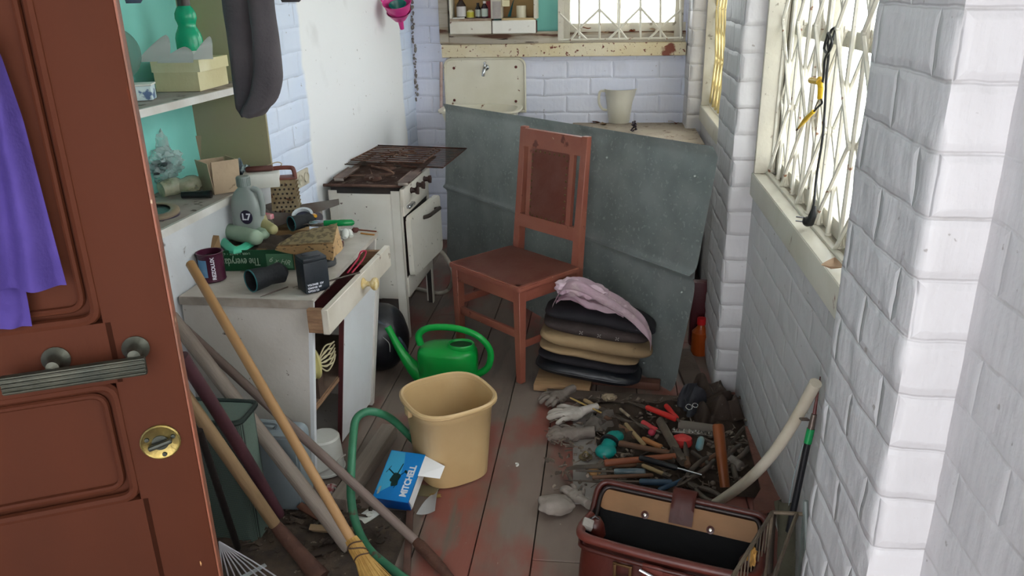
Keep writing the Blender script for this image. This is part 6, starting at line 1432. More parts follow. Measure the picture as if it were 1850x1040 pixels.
# ================================================================ BEHIND THE SHEET, RIGHT
q = at(1264, 641, 'z', 0)
bt = thing('amber_bottle', 'amber bottle with red cap standing behind the right edge of the metal sheet', 'bottle', (q.x, q.y+.02, 0))
b = B(); b.lathe([(0, 0), (.038, 0), (.040, .006), (.040, .11), (.018, .135), (.016, .15), (0, .15)], 28); obj('amber_body', b, M('amber_plastic', '8f3f14', .3), bt); b = B(); b.lathe([(0, .148), (.020, .148), (.020, .178), (0, .18)], 20); obj('red_cap', b, M('red_cap', 'b3161c', .4), bt)
b = B(); b.box((0, 0, .16), (.08, .05, .32), bev=.006); o = obj('maroon_carton', b, M('dark_maroon_carton', '4a1018', .5)); o.location = (q.x+.0, q.y+.13, 0); tag(o, 'dark maroon carton standing behind the amber bottle', 'box')
b = B(); b.box((0, 0, .01), (.09, .42, .02), bev=.002); o = obj('loose_plank', b, M('dusty_dark_plank', '4f423a', .85)); o.location = (.385, 3.22, .001); o.rotation_euler = (0, 0, .10); tag(o, 'dusty plank lying beside the foot of the second pier', 'plank')

# ================================================================ TOOLS SPREAD ON THE FLOOR, RIGHT
def gp3(px, py, z): return at(px, py, 'z', z)
m_base = M('pale_grey_board', '8e8782', .8, c2='7e7771', sc=7, spots=[('5b5049', 16, .64)], bump=.15)
p0, p1, p2, p3 = gp3(1035, 908, .008), gp3(1035, 752, .008), gp3(1120, 748, .008), gp3(1130, 905, .008)
b = B(); b.hexa([p0-V((0, 0, .006)), p1-V((0, 0, .006)), p2-V((0, 0, .006)), p3-V((0, 0, .006)), p0, p1, p2, p3]); obj('grey_board', b, m_base, world=True, smooth=0, label='pale grey board lying under the spread of old tools', cat='board')
# dusty rag / leather below the heap
def rag(nm, lab, cat, pts, mat_, hgt, seedv, z0=.006, n=36, fr=7):
    P_ = [gp3(x, y, 0) for x, y in pts]
    def fn(u, v):
        a = P_[0].lerp(P_[1], u); c = P_[3].lerp(P_[2], u); p = a.lerp(c, v)
        e = min(u, 1-u, v, 1-v); k = min(1, e*8)
        q = V((p.x, p.y, z0 + hgt*k*(.35+.65*abs(noise.noise(V((p.x*fr, p.y*fr, seedv)))*2)+.2*noise.noise(V((p.x*30, p.y*30, seedv))))))
        q.x += .02*noise.noise(V((u*4, v*4, seedv+9))); q.y += .02*noise.noise(V((u*4, v*4, seedv+5))); return q
    b = B(); b.grid(fn, n, n, .003); return obj(nm, b, mat_, world=True, smooth=70, label=lab, cat=cat)
m_dk = M('dusty_brown_cloth', '4a3e35', .95, c2='5b4d42', sc=12, bump=.4, bsc=50)
rag('dusty_sacking', 'dusty brown sacking spread under the tools', 'cloth', [(1050, 730), (1325, 716), (1392, 905), (1110, 890)], m_dk, .030, 3, .010, 60, 9)
rag('flat_cap', 'crumpled dusty brown leather cap at the wall end of the tools', 'cap', [(1232, 722), (1300, 704), (1345, 768), (1262, 790)], M('dusty_leather', '4b3d34', .7, c2='62534a', sc=9, spots=[('8d8077', 20, .66)], bump=.5, bsc=30), .085, 11, .03, 44, 12)
rag('grey_crumpled_cloth', 'grey rumpled cloth with a keyring on the leather cap', 'cloth', [(1222, 745), (1262, 722), (1288, 742), (1245, 770)], M('blue_grey_cloth', '4e4e55', .8, c2='3a3b42', sc=12, bump=.3), .09, 17, .04, 30, 12)
b = B()
for c_, r in (((1245, 735), .012), ((1256, 732), .010)):
    q = gp3(*c_, .10); b.tube([q+V((math.cos(a)*r, math.sin(a)*r*.8, math.sin(a)*r*.5)) for a in [2*PI*i/20 for i in range(20)]], .0018, 6, closed=True)
obj('key_ring', b, m_chr, world=True, label='pair of steel key rings on the grey cloth', cat='key ring')
# scatter of nails, chips and bits, uncountable
b = B(); rr = random.Random(21)
for i in range(560):
    px, py = rr.uniform(985, 1350), rr.uniform(715, 885); 
    if px < 1060 and rr.random() < .5: continue
    q = gp3(px, py, rr.uniform(.02, .045)); k = rr.random()
    if k < .55: d = V((rr.uniform(-1, 1), rr.uniform(-1, 1), rr.uniform(-.15, .15))).normalized()*rr.uniform(.012, .045); b.tube([q-d/2, q+d/2], rr.uniform(.0012, .004), 5)
    elif k < .8: b.box(q, (rr.uniform(.006, .03), rr.uniform(.004, .014), rr.uniform(.002, .008)), rot=(rr.uniform(-.4, .4), rr.uniform(-.4, .4), rr.uniform(0, 3)))
    else: b.ball(q, rr.uniform(.004, .012), (1, 1.2, .7), 1, .3, 3, seed=i)
obj('small_hardware', b, M('dusty_rusty_bits', '564a41', .75, .15, c2='7d6f62', sc=30, lo=.45, hi=.6), world=True, kind='stuff', label='scatter of nails, screws and chips among the tools', cat='hardware')

m_wd = M('dusty_brown_tool_wood', '6b4a34', .7, c2='5a4030', sc=10, bump=.15, stretch=(.3, 3, 3)); m_wd2 = M('reddish_tool_wood', '84492c', .55, c2='774027', sc=8, bump=.1, stretch=(.3, 3, 3)); m_wd3 = M('pale_tool_wood', '9a835f', .7, c2='8b7350', sc=9)
m_ir = M('dusty_iron', '4d443d', .6, .4, c2='62564c', sc=12, bump=.2); m_redp = M('red_grip_plastic', 'c02c28', .35, c2='cf3a32', sc=9); m_blup = M('dusty_blue_grip', '1f3a52', .4, c2='2b4a60', sc=14); m_blkp = M('black_grip', '17171b', .4); m_tealp = M('teal_plastic', '0e7f78', .35, c2='128c84', sc=8)
def tool(nm, lab, cat, pa, pb, z, za=None):
    a = gp3(*pa, z); c = gp3(*pb, za if za is not None else z); r = thing(nm, lab, cat, a, xframe(a, c)); return r, (c-a).length
def stick(nm, lab, cat, pa, pb, z, r, mat_, flat=1.0, za=None, r2=None, part='shaft'):
    t, L_ = tool(nm, lab, cat, pa, pb, z, za); b = B(); r2 = r2 if r2 is not None else r
    b.tube([(0, 0, 0), (L_*.03, 0, 0), (L_*.5, 0, 0), (L_*.97, 0, 0), (L_, 0, 0)], [r*.7, r, (r+r2)/2, r2, r2*.7], 12, flat=flat); obj(part, b, mat_, t); return t
def handled(nm, lab, cat, pa, pb, z, hfrac, hr, hm, kind='rod', br=.004, bm=None, za=None, part='blade'):
    """handle from pa for hfrac of the length, then a blade or rod to pb"""
    t, L_ = tool(nm, lab, cat, pa, pb, z, za); h = L_*hfrac; bm = bm or m_ir
    b = B(); b.tube([(0, 0, 0), (.004, 0, 0), (h*.3, 0, 0), (h*.7, 0, 0), (h*.95, 0, 0), (h, 0, 0)], [hr*.6, hr*.95, hr, hr*.88, hr*.95, hr*.6], 14); obj('grip', b, hm, t)
    b = B()
    if kind == 'rod': b.tube([(h, 0, 0), (L_*.9, 0, 0), (L_, 0, 0)], [br, br, br*.8], 10)
    elif kind == 'flat': b.prism([(h-.01, -br), (L_*.85, -br*1.3), (L_, -br*.2), (L_*.97, br), (h-.01, br)], .003)
    elif kind == 'point': b.tube([(h, 0, 0), (h+(L_-h)*.25, 0, 0), (L_, 0, 0)], [br*.8, br, .0012], 8, flat=.5)
    elif kind == 'brush':
        b.box((h+.015, 0, 0), (.03, br*2, .010), bev=.002)
    obj(part, b, bm, t)
    if kind == 'brush':
        b = B(); rr2 = random.Random(3)
        for i in range(60): y = rr2.uniform(-br, br); zz = rr2.uniform(-.004, .004); b.tube([(h+.028, y, zz), (L_, y*1.2, zz*1.3)], .0012, 4)
        o = obj('bristle_tuft', b, M('dark_bristles', '3b2f27', .8), t); o['kind'] = 'stuff'
    return t
def hammer(nm, lab, pa, pb, z, hr, hm, hw=.10, za=None, hd=.013, cat='hammer'):
    t, L_ = tool(nm, lab, cat, pa, pb, z, za)
    b = B(); b.tube([(0, 0, 0), (.004, 0, 0), (L_*.4, 0, 0), (L_*.98, 0, 0)], [hr*.8, hr, hr*.85, hr*.8], 14, flat=.75); obj('handle', b, hm, t)
    b = B(); b.box((L_-.01, 0, 0), (.028, hw*.6, .026), bev=.004); b.hexa([(L_-.022, hw*.3, -.012), (L_+.004, hw*.3, -.012), (L_-.004, hw*.62, -.003), (L_-.014, hw*.62, -.003), (L_-.022, hw*.3, .012), (L_+.004, hw*.3, .012), (L_-.004, hw*.62, .003), (L_-.014, hw*.62, .003)]); b.lathe([(0, 0), (.015, 0), (.015, .016), (0, .016)], 16, Matrix.Translation((L_-.01, -hw*.3, 0)) @ Matrix.Rotation(PI/2, 4, 'X')); obj('hammer_head', b, m_ir, t)
    return t
def pliers(nm, lab, pa, pb, z, gm, spread=.022, cat='pliers', za=None):
    """pa = jaw tip, pb = between the handle ends"""
    t, L_ = tool(nm, lab, cat, pa, pb, z, za)
    for s in (-1, 1):
        b = B(); b.tube(crom([(L_*.34, s*.006, 0), (L_*.5, s*spread*.8, 0), (L_*.75, s*spread, 0), (L_, s*spread*.75, 0)], 4), [.006]+[.0085]*11+[.006], 10); obj('grip', b, gm, t)
    b = B()
    for s in (-1, 1): b.prism([(0, s*.001), (L_*.12, s*.010), (L_*.30, s*.013), (L_*.40, s*.010), (L_*.40, -s*.004), (L_*.3, -s*.004), (0, s*.0002)], .008, Matrix.Translation((0, 0, -.004)))
    b.lathe([(0, -.007), (.008, -.007), (.008, .007), (0, .007)], 14, Matrix.Translation((L_*.31, 0, 0))); obj('jaws', b, m_ir, t); return t
def glove(nm, lab, px, py, z, yaw, mat_, s_=1.0, curl_=.3, seedv=0, flat=.42):
    r = thing(nm, lab, 'glove', gp3(px, py, z), (0, 0, yaw)); b = B()
    b.ball((0, 0, .014), .048*s_, (1.0, .85, flat), 3, .10, 3, seed=seedv); b.tube(crom([(-.03*s_, 0, .014), (-.07*s_, 0, .016), (-.10*s_, .004, .018)], 4), [.034*s_]*4+[.036*s_]*5, 16, flat=flat+.1)
    rr2 = random.Random(seedv)
    for k, (y, L2) in enumerate(((-.030, .062), (-.011, .078), (.010, .074), (.029, .060))):
        y *= s_; L2 *= s_; c = curl_*(1+.5*rr2.uniform(-1, 1)); sw = rr2.uniform(-.25, .25)
        b.tube(crom([(.028*s_, y, .015), (.028*s_+L2*.4, y*1.15+sw*L2*.3, .018+c*.012), (.028*s_+L2*.75, y*1.2+sw*L2*.7, .014), (.028*s_+L2*(1-.25*c), y*1.2+sw*L2, .008)], 4), [.0105*s_]*10+[.009*s_, .008*s_, .005*s_], 10)
    b.tube(crom([(-.01*s_, -.036*s_, .013), (.012*s_, -.060*s_, .014), (.038*s_, -.070*s_, .010)], 4), [.012*s_]*6+[.010*s_, .009*s_, .006*s_], 10)
    obj('glove_hand', b, mat_, r, smooth=80, remesh=.003); return r
m_wg = M('dirty_white_cotton', 'b3aba3', .9, c2='9d948b', sc=16, bump=.3, bsc=90); m_gg = M('grey_dusty_cotton', '7a7068', .95, c2='685e56', sc=14, bump=.35, bsc=90); m_pg2 = M('pale_grey_dusty_glove', '8a8078', .95, c2='7a7067', sc=14, bump=.3)
glove('work_glove', 'white cotton glove spread on the left edge of the tools', 1035, 752, .02, PI+.45, m_wg, 1.05, .2, 3)
glove('work_glove', 'stiff grey glove curled in front of the white one', 1030, 790, .012, .2+PI, m_gg, .95, .9, 5, .6)
glove('work_glove', 'grey-green dusty glove behind the white one', 1008, 722, .012, PI+.9, m_gg, .9, .7, 7, .5)
glove('work_glove', 'pale dusty glove lying between the round pouch and the leather bag', 1040, 902, .008, PI*.75, m_pg2, .7, .5, 9, .5)
b = B(); b.ball((0, 0, .022), .044, (1.05, .95, .5), 4, .12, 2, seed=4); o = obj('dusty_pouch', b, m_pg2, smooth=70); o.location = gp3(1004, 922, 0); o.scale = (1.25, 1.2, 1.1); tag(o, 'round dusty fabric pouch on the floor left of the leather bag', 'pouch')
b = B(); b.lathe([(0, 0), (.040, 0), (.040, .004), (.02, .006), (.018, .02), (.005, .03), (0, .03)], 24); o = obj('brass_lid', b, M('dusty_brass', '7a6a48', .5, .5, c2='63563e', sc=12)); o.location = gp3(1058, 826, .012); o.scale = (.62, .62, .9); tag(o, 'small dusty brass cup beside the teal goggles', 'cup')
# teal respirator / goggles
gg = thing('teal_tape_measure', 'teal and black rounded tool lying at the left of the brown handles', 'tool', gp3(1107, 812, .02), (0, 0, .7)); gg.scale = (1.25, 1.25, 1.1)
b = B(); b.ball((-.035, -.01, .015), .032, (1, .9, .7), 3, .04); b.ball((.03, .03, .018), .030, (1.1, .8, .7), 3, .04); b.tube([(-.035, -.01, .02), (.03, .03, .022)], .022, 12, flat=.8); obj('teal_shell', b, m_tealp, gg, smooth=70)
b = B(); b.tube([(-.005, .012, .022), (.004, .018, .024)], .027, 16); obj('black_band', b, m_blkp, gg)
# red things
handled('screwdriver', 'red-handled screwdriver, the longest red grip on the heap', 'screwdriver', (1222, 757), (1150, 728), .060, .75, .012, m_redp)
handled('screwdriver', 'short red screwdriver grip lying behind the long one', 'screwdriver', (1203, 732), (1228, 762), .060, .80, .011, m_redp)
handled('screwdriver', 'pinkish red screwdriver grip left of the upright file handle', 'screwdriver', (1160, 762), (1195, 782), .055, .75, .011, M('pinkish_red_grip', 'b83a3e', .4))
b = B(); b.ball((0, 0, .012), .014, (1, 1, .9), 3); o = obj('red_ball', b, M('raspberry_plastic', 'a82f44', .35)); o.location = gp3(1177, 786, .04); tag(o, 'small raspberry red knob between the red grips', 'knob')
b = B(); b.lathe([(0, 0), (.034, 0), (.038, .01), (.034, .03), (.02, .038), (0, .04)], 28, sy=.75); b.tube([(-.012, -.01, .038), (.012, -.01, .038)], .003, 6); o = obj('red_cap_part', b, M('coral_red_plastic', 'c93c3a', .35)); o.location = gp3(1232, 803, .035); tag(o, 'rounded coral red plastic cap in front of the foil strip', 'cap')
b = B(); b.tube([(0, 0, 0), (.01, 0, 0), (.05, 0, 0), (.06, 0, 0)], [.006, .014, .013, .008], 14); o = obj('light_blue_grip', b, M('faded_blue_plastic', '5a8a94', .5, c2='8f9a94', sc=16), smooth=50); a_ = gp3(1262, 812, .045); o.location = a_; o.rotation_euler = (0, -.3, 1.3); tag(o, 'faded light blue grip right of the coral cap', 'grip')
# brown handles and hammers
hammer('hammer', 'hammer with long brown handle pointing to the teal tool', (1118, 800), (1222, 820), .050, .012, m_wd)
hammer('hammer', 'hammer with reddish square handle in front of the teal tool', (1092, 836), (1232, 822), .062, .013, m_wd2)
stick('file_blade', 'flat grey-brown file crossing the heap steeply', 'file', (1190, 756), (1222, 812), .066, .016, M('grey_brown_steel', '5e5247', .6, .3, c2='6e6153', sc=14), flat=.3)
handled('chisel', 'chisel with dark pointed blade standing between hammer and coral cap', 'chisel', (1242, 842), (1237, 788), .060, .25, .012, m_wd, 'point', .016)
t = handled('wood_chisel', 'ochre wooden file handle lying right of the teal tool', 'chisel', (1160, 792), (1205, 812), .052, .8, .011, M('ochre_wood', 'a0693c', .6))
# standing hammer handle, orange-brown
hh_a, hh_b = gp3(1310, 880, .06), at(1297, 766, 'y', gp3(1310, 880, .06).y+.12)
t = thing('mallet_handle', 'orange-brown wooden handle sticking up beside the white pipe', 'handle', hh_a, xframe(hh_a, hh_b)); L_ = (hh_b-hh_a).length
b = B(); b.tube([(0, 0, 0), (L_*.97, 0, 0), (L_, 0, 0)], [.020, .024, .020], 16, flat=.75); obj('shaft', b, M('orange_brown_wood', '80431c', .45, c2='703816', sc=6, stretch=(.3, 3, 3)), t)
# knives, screwdrivers, chisels in front
handled('screwdriver', 'long screwdriver with black grip and bright chrome shank', 'screwdriver', (1155, 826), (1268, 858), .070, .62, .011, m_blkp, 'rod', .004, m_chr)
handled('table_knife', 'old knife with pointed dusty blade reaching left over the board', 'knife', (1150, 838), (1022, 846), .045, .35, .010, m_wd, 'flat', .011)
handled('table_knife', 'second long pointed blade closest to the leather bag', 'knife', (1130, 872), (1018, 867), .035, .30, .009, m_ir, 'point', .009)
handled('screwdriver', 'screwdriver with clear blue-grey grip in front of the hammers', 'screwdriver', (1166, 852), (1040, 850), .045, .45, .012, M('blue_grey_clear_grip', '3f5560', .3, c2='7b8488', sc=18, stretch=(1, 6, 6)), 'rod', .004)
handled('screwdriver', 'dark blue screwdriver grip beside the bag rim', 'screwdriver', (1215, 872), (1095, 868), .050, .50, .012, m_blup, 'rod', .004)
handled('paint_brush', 'pale handled round brush lying in front of the chrome screwdriver', 'brush', (1160, 840), (1205, 858), .055, .85, .008, m_wd3, 'brush', .008)
pliers('pliers', 'old open pliers lying between chrome screwdriver and bag', (1222, 880), (1285, 828), .060, m_ir, .018)
pliers('pliers', 'rusty pincers in front of the upright brown handle', (1240, 870), (1300, 905), .055, m_ir, .024)
pliers('pliers', 'dark pliers buried at the near right of the tools', (1300, 850), (1345, 805), .05, m_ir, .020)
handled('paint_brush', 'brush with pale wooden handle pointing to the back left', 'brush', (1055, 722), (1098, 745), .05, .7, .009, m_wd3, 'brush', .012)
stick('thin_stick', 'thin yellow cane stick across the back left of the tools', 'stick', (1030, 718), (1092, 748), .055, .0035, M('cane', 'a5884f', .6))
handled('screwdriver', 'thin screwdriver with speckled ivory grip at the back middle', 'screwdriver', (1120, 738), (1165, 775), .055, .4, .006, M('ivory_speckled_grip', 'a69a84', .5, c2='7d6d58', sc=40), 'rod', .003)
for i, (a_, c_, r_, m_, lab) in enumerate([((1080, 745), (1150, 790), .010, m_wd, 'brown round rod running diagonally through the heap'), ((1072, 756), (1125, 772), .006, m_ir, 'thin dark iron rod left of the brown rod'), ((1105, 752), (1180, 775), .007, m_ir, 'dark drill bit behind the pinkish grip'), ((1130, 765), (1165, 805), .008, m_wd3, 'pale wooden dowel in the middle of the heap'), ((1240, 780), (1290, 800), .006, m_ir, 'dark iron bolt right of the coral cap'), ((1265, 840), (1300, 818), .010, m_wd, 'brown stick leaning to the upright handle'), ((1070, 862), (1180, 858), .007, m_wd, 'brown flat handle between the two front knives'), ((1250, 815), (1290, 845), .008, m_ir, 'dark iron wrench shaft near the upright handle'), ((1135, 725), (1190, 745), .006, m_ir, 'long nail bar at the back of the tools'), ((1318, 812), (1330, 865), .009, m_ir, 'dark iron spanner right of the upright handle'), ((1190, 885), (1245, 862), .008, m_blup, 'blue-black rod sticking out behind the bag rim')]):
    stick('iron_rod' if m_ is m_ir else 'wooden_stick', lab, 'rod' if m_ is m_ir else 'stick', a_, c_, .045+.003*(i % 4), r_, m_)
b = B(); b.box((0, 0, .004), (.15, .025, .008), bev=.002); 
for i in range(24): b.box((-.07+.006*i, 0, .009), (.004, .020, .004), rot=(.3*math.sin(i*2), .4*math.cos(i*3), 0))
o = obj('foil_strip', b, M('crinkled_foil', 'a8a49c', .25, .7, c2='6f6860', sc=30, bump=.5)); o.location = gp3(1250, 783, .05); o.rotation_euler = (0, 0, -.12); tag(o, 'crinkled silver foil strip lying behind the coral cap', 'foil')
stick('grey_board_piece', 'dusty grey flat slat behind the foil strip', 'slat', (1225, 768), (1300, 778), .048, .022, M('dusty_grey_slat', '6b625a', .85), flat=.3)
b = B(); b.lathe([(0, 0), (.018, 0), (.018, .05), (.014, .052), (.012, .05), (0, .05)], 20, Matrix.Rotation(PI/2, 4, 'X')); o = obj('small_roller', b, M('dusty_grey_roll', '7d746c', .7, c2='5d544c', sc=20)); o.location = gp3(1320, 830, .05); o.rotation_euler = (0, 0, .6); tag(o, 'small grey roller near the wall at the right of the tools', 'roller')
b = B(); b.ball((0, 0, .012), .024, (1, .8, .5), 2, .2, 2, seed=3); o = obj('ochre_wood_chip', b, M('ochre_chip', 'a57a4c', .7)); o.location = gp3(1072, 857, .02); tag(o, 'ochre wooden chip on the board left of the blue-grey screwdriver', 'wood chip')
b = B(); b.ball((0, 0, .012), .03, (1, .7, .45), 3, .25, 3, seed=6); o = obj('crumpled_paper', b, M('yellowish_paper', '8f7f68', .8)); o.location = gp3(1100, 722, .03); tag(o, 'crumpled yellowish paper at the back edge of the tools', 'paper')
rag('grey_rag', 'grey rag draped over the tools at the left centre', 'rag', [(1062, 762), (1110, 765), (1108, 790), (1052, 792)], M('grey_rag_cloth', '837a72', .9, c2='6f665e', sc=18, bump=.3), .035, 29, .03, 24, 14)
rag('dark_rag', 'dark brown rag under the hammers', 'rag', [(1085, 778), (1150, 770), (1165, 810), (1100, 815)], m_dk, .05, 33, .02, 26, 12)

# ================================================================ LEATHER BAG
BY = math.radians(-16.2); BGC = V((.190, 1.735, 0))
bag = thing('leather_bag', 'open red-brown leather doctor bag with tan lining and black interior', 'bag', BGC, (0, 0, BY))
m_lb = M('red_brown_bag_leather', '3c150d', .38, c2='471a12', sc=6, spots=[('8d5a48', 40, .70)], bump=.12, bsc=60); m_lt = M('tan_lining', '7d5836', .6, c2='70502f', sc=6, bump=.06); m_lk = M('black_lining', '040405', 1.0, bump=.1); m_dstr = M('dark_frame_strip', '241a18', .35, .3)
a_, b_, hg = .232, .095, .265
def se(t, ax, by, n=5):
    c, s = math.cos(t), math.sin(t); f = (abs(c)**n+abs(s)**n)**(-1/n); return c*f*ax, s*f*by
b = B()
b.grid(lambda u, v: V((*se(u*2*PI, a_*(1.0-.04*v+.02*math.sin(v*PI)), b_*(1.25-.25*v+.08*math.sin(v*PI))), v*hg)), 72, 14, wrapu=True)
bmesh.ops.holes_fill(b.bm, edges=[e for e in b.bm.edges if e.is_boundary and e.verts[0].co.z < .01], sides=0)
obj('leather_body', b, m_lb, bag, smooth=60)
b = B(); b.grid(lambda u, v: V((*se(u*2*PI, a_*.95, b_*(1.15-.2*v)), .02+v*(hg-.02))), 72, 8, wrapu=True); bmesh.ops.holes_fill(b.bm, edges=[e for e in b.bm.edges if e.is_boundary and e.verts[0].co.z < .03], sides=0)
obj('black_lining', b, m_lk, bag, smooth=60)
# hinged frames: back one stands up, front one lies forward
def frame_path(y0, z0, hz, ly):
    """rounded U: ends at the hinges, top run at height z0+hz"""
    P_ = rp([(-a_*.98, 0), (-a_*.98, hz), (a_*.98, hz), (a_*.98, 0)], .05, 7)
    P_ = [p for p in P_ if True]; P_ = [(-a_*.98, 0)]+[p for p in P_ if p[1] > hz*.25]+[(a_*.98, 0)]
    return [V((x, y0+ly*z/hz, z0+z)) for x, z in P_]
bpth = frame_path(.035, hg-.02, .070, .070); b = B(); b.tube(bpth, .008, 10); b.grid(lambda u, v: (lambda i, t: (bpth[i].lerp(bpth[i+1], t)).lerp(V((0, .06, hg-.03))+V((bpth[i].x*.92, 0, 0)), v*.0)+V((0, .004+.010*v, -v*.05)))(min(int(u*(len(bpth)-1)), len(bpth)-2), u*(len(bpth)-1)-min(int(u*(len(bpth)-1)), len(bpth)-2)), 60, 4, .003)
obj('back_rim', b, m_lb, bag, smooth=60)
ins = [V((p.x*.94, p.y-.006, hg-.02+(p.z-hg+.02)*.86)) for p in bpth]; b = B(); b.tube(ins, .0065, 8); obj('dark_frame', b, m_dstr, bag, smooth=60)
b = B(); pl_ = rp([(-a_*.93, .028), (-a_*.95, .083), (a_*.95, .083), (a_*.93, .028)], .03, 6); b.prism(pl_, .004, Matrix.Translation((0, .043, hg-.032)) @ Matrix.Rotation(PI/2-.72, 4, 'X')); obj('tan_lining', b, m_lt, bag)
b = B(); b.prism([(-a_*.95, -.05), (-a_*.95, .035), (a_*.95, .035), (a_*.95, -.05)], .003, Matrix.Translation((0, .043, hg-.032)) @ Matrix.Rotation(PI/2-.72, 4, 'X')); obj('black_inner_flap', b, m_lk, bag)
for sx in (-.085, .09):
    b = B(); MM = Matrix.Translation((sx, .067, hg-.004)) @ Matrix.Rotation(PI/2-.72, 4, 'X'); b.lathe([(.006, .003), (.0105, .003), (.0105, .007), (.006, .008)], 20, MM); sn = obj('snap_ring', b, m_lb, bag); b = B(); b.lathe([(0, .004), (.006, .005), (.004, .010), (0, .011)], 16, MM); obj('snap_stud', b, M('bright_snap', 'd8cfc4', .2, .9), sn)
b = B(); b.tube([(.0, .125, hg+.045), (0, .11, hg+.068), (0, .085, hg+.066), (0, .062, hg+.035), (0, .052, hg+.0)], .003, 6, flat=1) if False else None
tabp = crom([V((0, .135, hg+.02)), V((0, .126, hg+.060)), V((0, .108, hg+.076)), V((0, .086, hg+.060)), V((0, .066, hg+.028)), V((0, .052, hg+.002))], 5)
b = B(); b.grid(lambda u, v: (lambda i, t: tabp[i].lerp(tabp[i+1], t))(min(int(v*(len(tabp)-1)), len(tabp)-2), v*(len(tabp)-1)-min(int(v*(len(tabp)-1)), len(tabp)-2))+V(((u-.5)*.062+.012, 0, 0)), 6, 26, .004); obj('closing_tab', b, M('light_red_brown_leather', '4e2018', .40, c2='5a281f', sc=9), bag, smooth=60)
fpth = [V((x*.98*a_/.232, y, z)) for x, y, z in [(-.228, .02, hg-.01), (-.231, -.05, hg+.004), (-.215, -.092, hg+.008), (-.15, -.104, hg+.010), (0, -.108, hg+.010), (.15, -.104, hg+.010), (.215, -.092, hg+.008), (.231, -.05, hg+.004), (.228, .02, hg-.01)]]
fp2 = crom(fpth, 6); b = B(); b.tube(fp2, .012, 12); obj('front_rim', b, M('light_red_brown_leather', '4e2018', .40), bag, smooth=60)
b = B(); b.tube([p+V((0, -.010 if abs(p.x) < .22 else 0, -.024)) for p in fp2], .006, 8); obj('front_piping', b, m_lb, bag, smooth=60)
for s in (-1, 1):
    b = B(); b.lathe([(0, -.03), (.022, -.028), (.026, 0), (.022, .02), (.008, .028), (0, .028)], 20, Matrix.Translation((s*.200, -.02, hg-.012)) @ Matrix.Rotation(.3*s, 4, 'Y')); obj('gusset_fold', b, m_lb, bag, smooth=60)
    b = B(); b.tube([(s*.212, -.025, hg+.012), (s*.20, -.02, hg+.022), (s*.19, -.018, hg+.014)], .004, 8); obj('hinge', b, m_dstr, bag)
b = B(); b.box((-.213, -.045, hg+.010), (.03, .03, .018), rot=(.2, .3, .2), bev=.004); obj('torn_grey_lining', b, M('torn_grey_felt', '8d867f', .9, bump=.5), bag)
b = B(); b.box((-.02, -.118, hg-.030), (.055, .010, .045), bev=.004); b.box((.03, -.119, hg-.03), (.06, .006, .04), bev=.003); obj('lock_flap', b, M('light_red_brown_leather', '4e2018', .40), bag)
b = B()
for x in (-.115, -.075):
    b.box((x, -.124, hg-.05), (.008, .006, .055), bev=.001)
b.box((-.095, -.124, hg-.026), (.05, .006, .006), bev=.001); b.box((-.095, -.124, hg-.066), (.05, .006, .006), bev=.001); obj('buckle', b, M('dull_brass_buckle', '6b5136', .4, .8), bag)
b = B(); b.tube([(-.05, -.131, hg-.02), (.012, -.133, hg-.04), (.014, -.133, hg-.05)], .004, 8); obj('key_lever', b, m_chr, bag)

# ================================================================ RIGHT WALL LEANERS
a, c = at(1288, 908, 'z', .05), at(1487, 676, 'x', .54)
t = thing('white_pipe', 'off-white curved plastic pipe leaning on the right wall behind the bag', 'pipe', a, xframe(a, c)); L_ = (c-a).length
b = B(); b.tube([V((L_*i/14-.04, .012*math.sin(PI*i/14), -.035*math.sin(PI*i/14)+(.0))) for i in range(15)], .0155, 16); obj('pipe_wall', b, M('aged_white_pvc', 'c9bfad', .45, c2='bcb09b', sc=6, spots=[('7d6c58', 22, .70)], bump=.05), t, smooth=60)
rod = thing('fishing_rod', 'black fishing rod with green binding leaning in the corner by the near pier', 'fishing rod', at(1432, 925, 'x', .50))
P0, P1, P2, P3, P4 = at(1425, 960, 'x', .50), at(1459, 800, 'x', .525), at(1465, 774, 'x', .53), at(1471, 748, 'x', .535), at(1482, 680, 'x', .55)
b = B(); b.tube([P0, P1], .0085, 12); obj('black_grip', b, m_blkp, rod, world=True)
b = B(); b.tube([P1, P2], .0098, 12); obj('green_binding', b, M('bright_green_tape', '0f8a4a', .4), rod, world=True)
b = B(); b.tube([P2, P3], [.0085, .007], 12); b.box(P2.lerp(P3, .5)+V((-.018, .01, .0)), (.025, .012, .006), rot=(0, .2, .4), bev=.002); obj('reel_seat', b, M('grey_brown_metal', '6f625a', .4, .6), rod, world=True)
b = B(); b.tube([P3, P4], [.005, .0016], 8); obj('tip_section', b, M('dark_red_rod', '5c2321', .4), rod, world=True)
b = B(); b.tube([P1+V((-.010, 0, 0)), P1.lerp(P0, .35)+V((-.02, -.01, 0)), P1.lerp(P0, .7)+V((-.014, 0, 0))], .0008, 5); obj('fishing_line', b, M('grey_line', '7a8a8c', .4), rod, world=True)
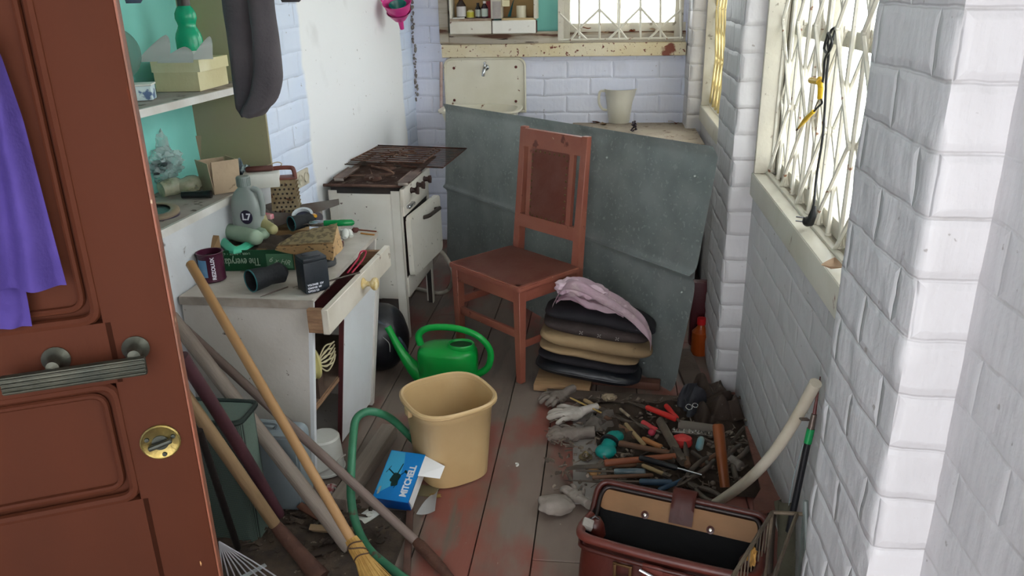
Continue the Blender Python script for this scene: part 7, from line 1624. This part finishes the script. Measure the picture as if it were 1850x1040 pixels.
# rusty blade, dish rack, cloth, glass
a, c = at(1348, 775, 'z', .14), at(1392, 912, 'z', .18); t = thing('mattock_head', 'rusty red-brown pointed iron blade standing between pipe and bag', 'blade', a, xframe(a, c)); L_ = (c-a).length
b = B(); b.prism([(0, -.004), (L_*.5, -.012), (L_*.85, -.016), (L_, -.05), (L_*1.12, -.055), (L_*1.08, -.005), (L_*1.15, .04), (L_*.9, .028), (L_*.5, .016), (0, .004)], .010); obj('rusty_blade', b, M('red_rust_iron', '6d4438', .8, .2, c2='5b382e', sc=14, bump=.4), t)
b = B(); b.tube([(L_*1.05, 0, .005), (L_*1.05+.03, 0, -.19)], .012, 10); obj('tang', b, m_ir, t)
b = B(); b.tube(crom([at(1322, 800, 'z', .05), at(1335, 782, 'z', .10), at(1346, 770, 'z', .14)], 5), .006, 8); obj('curved_iron_hook', b, m_ir, world=True, label='curved dark iron hook beside the tip of the rusty blade', cat='hook')
rk3 = thing('dish_rack', 'grimy wire dish rack in the bottom right corner beside the bag', 'dish rack', at(1400, 1030, 'z', .06))
m_gw3 = M('grimy_brown_wire', '51463b', .6, .3, c2='6a5d4d', sc=14, bump=.3)
ra, rb_ = at(1395, 925, 'z', .37), at(1318, 1050, 'z', .37)
b = B(); b.tube([ra, rb_], .005, 8); b.tube([ra-V((0, 0, .20)), rb_-V((0, 0, .20))], .005, 8); b.tube([ra+V((.06, 0, 0)), rb_+V((.09, 0, 0))], .005, 8)
for p in (ra, rb_): b.tube([p, p+V((.075, 0, 0))], .005, 8); b.tube([p, p-V((0, 0, .37))], .005, 8)
obj('rack_frame', b, m_gw3, rk3, world=True)
for i in range(1, 11):
    t_ = i/11; p = ra.lerp(rb_, t_); b = B(); b.tube([p, p-V((0, 0, .20)), p-V((-.06, 0, .215))], .0019, 6); obj('rack_wire', b, m_gw3, rk3, world=True)
b = B(); q = ra.lerp(rb_, .45)+V((-.004, -.01, -.035)); b.ball(q, .020, (.5, 1, 1.3), 3, .35, 4, seed=3); obj('yellow_foam_crumb', b, M('yellow_ochre_foam', '9c7438', .9, bump=.5), world=True, label='crumbling yellow ochre foam stuck in the dish rack wires', cat='foam')
cl0, cl1 = at(1398, 905, 'z', .30), at(1432, 915, 'z', .30)
def clf(u, v):
    p = cl0.lerp(cl1, u); return p+V((.012*math.sin(u*9+v*3)+.02*v, -.10*v+.010*math.sin(u*7), -.30*v+.02*u))
b = B(); b.grid(clf, 16, 24, .006); obj('grey_green_cloth', b, M('grey_green_dusty_cloth', '5f5c4c', .95, c2='504a3e', sc=9, bump=.4), world=True, smooth=70, label='grey-green dusty cloth strip hanging down behind the dish rack', cat='cloth')
a, c = at(1452, 905, 'x', .50), at(1478, 1060, 'x', .50)
b = B(); gl_ = [V((.505, a.y, a.z)), V((.545, a.y+.08, .01)), V((.515, a.y-.20, .01))]
b.tube([gl_[0], gl_[1]], .006, 8); b.tube([gl_[0], gl_[2]], .006, 8); b.tube([gl_[1], gl_[2]], .006, 8)
gfr = thing('glass_sheet', 'grey edged sheet of glass leaning on the near right pier', 'glass sheet', gl_[1])
obj('edge_strip', b, M('grey_green_edge', '69706c', .4, c2='7d837f', sc=9), gfr, world=True)
b = B(); vv = [b.bm.verts.new(p) for p in gl_]+[b.bm.verts.new(p+V((-.004, 0, 0))) for p in gl_]; b.bm.faces.new(vv[:3]); b.bm.faces.new(vv[:2:-1]); [b.bm.faces.new((vv[i], vv[(i+1) % 3], vv[(i+1) % 3+3], vv[i+3])) for i in range(3)]
obj('glass_pane', b, M('dusty_grey_glass', 'a5aaa6', .2, alpha=.35, bump=.1), gfr, world=True)
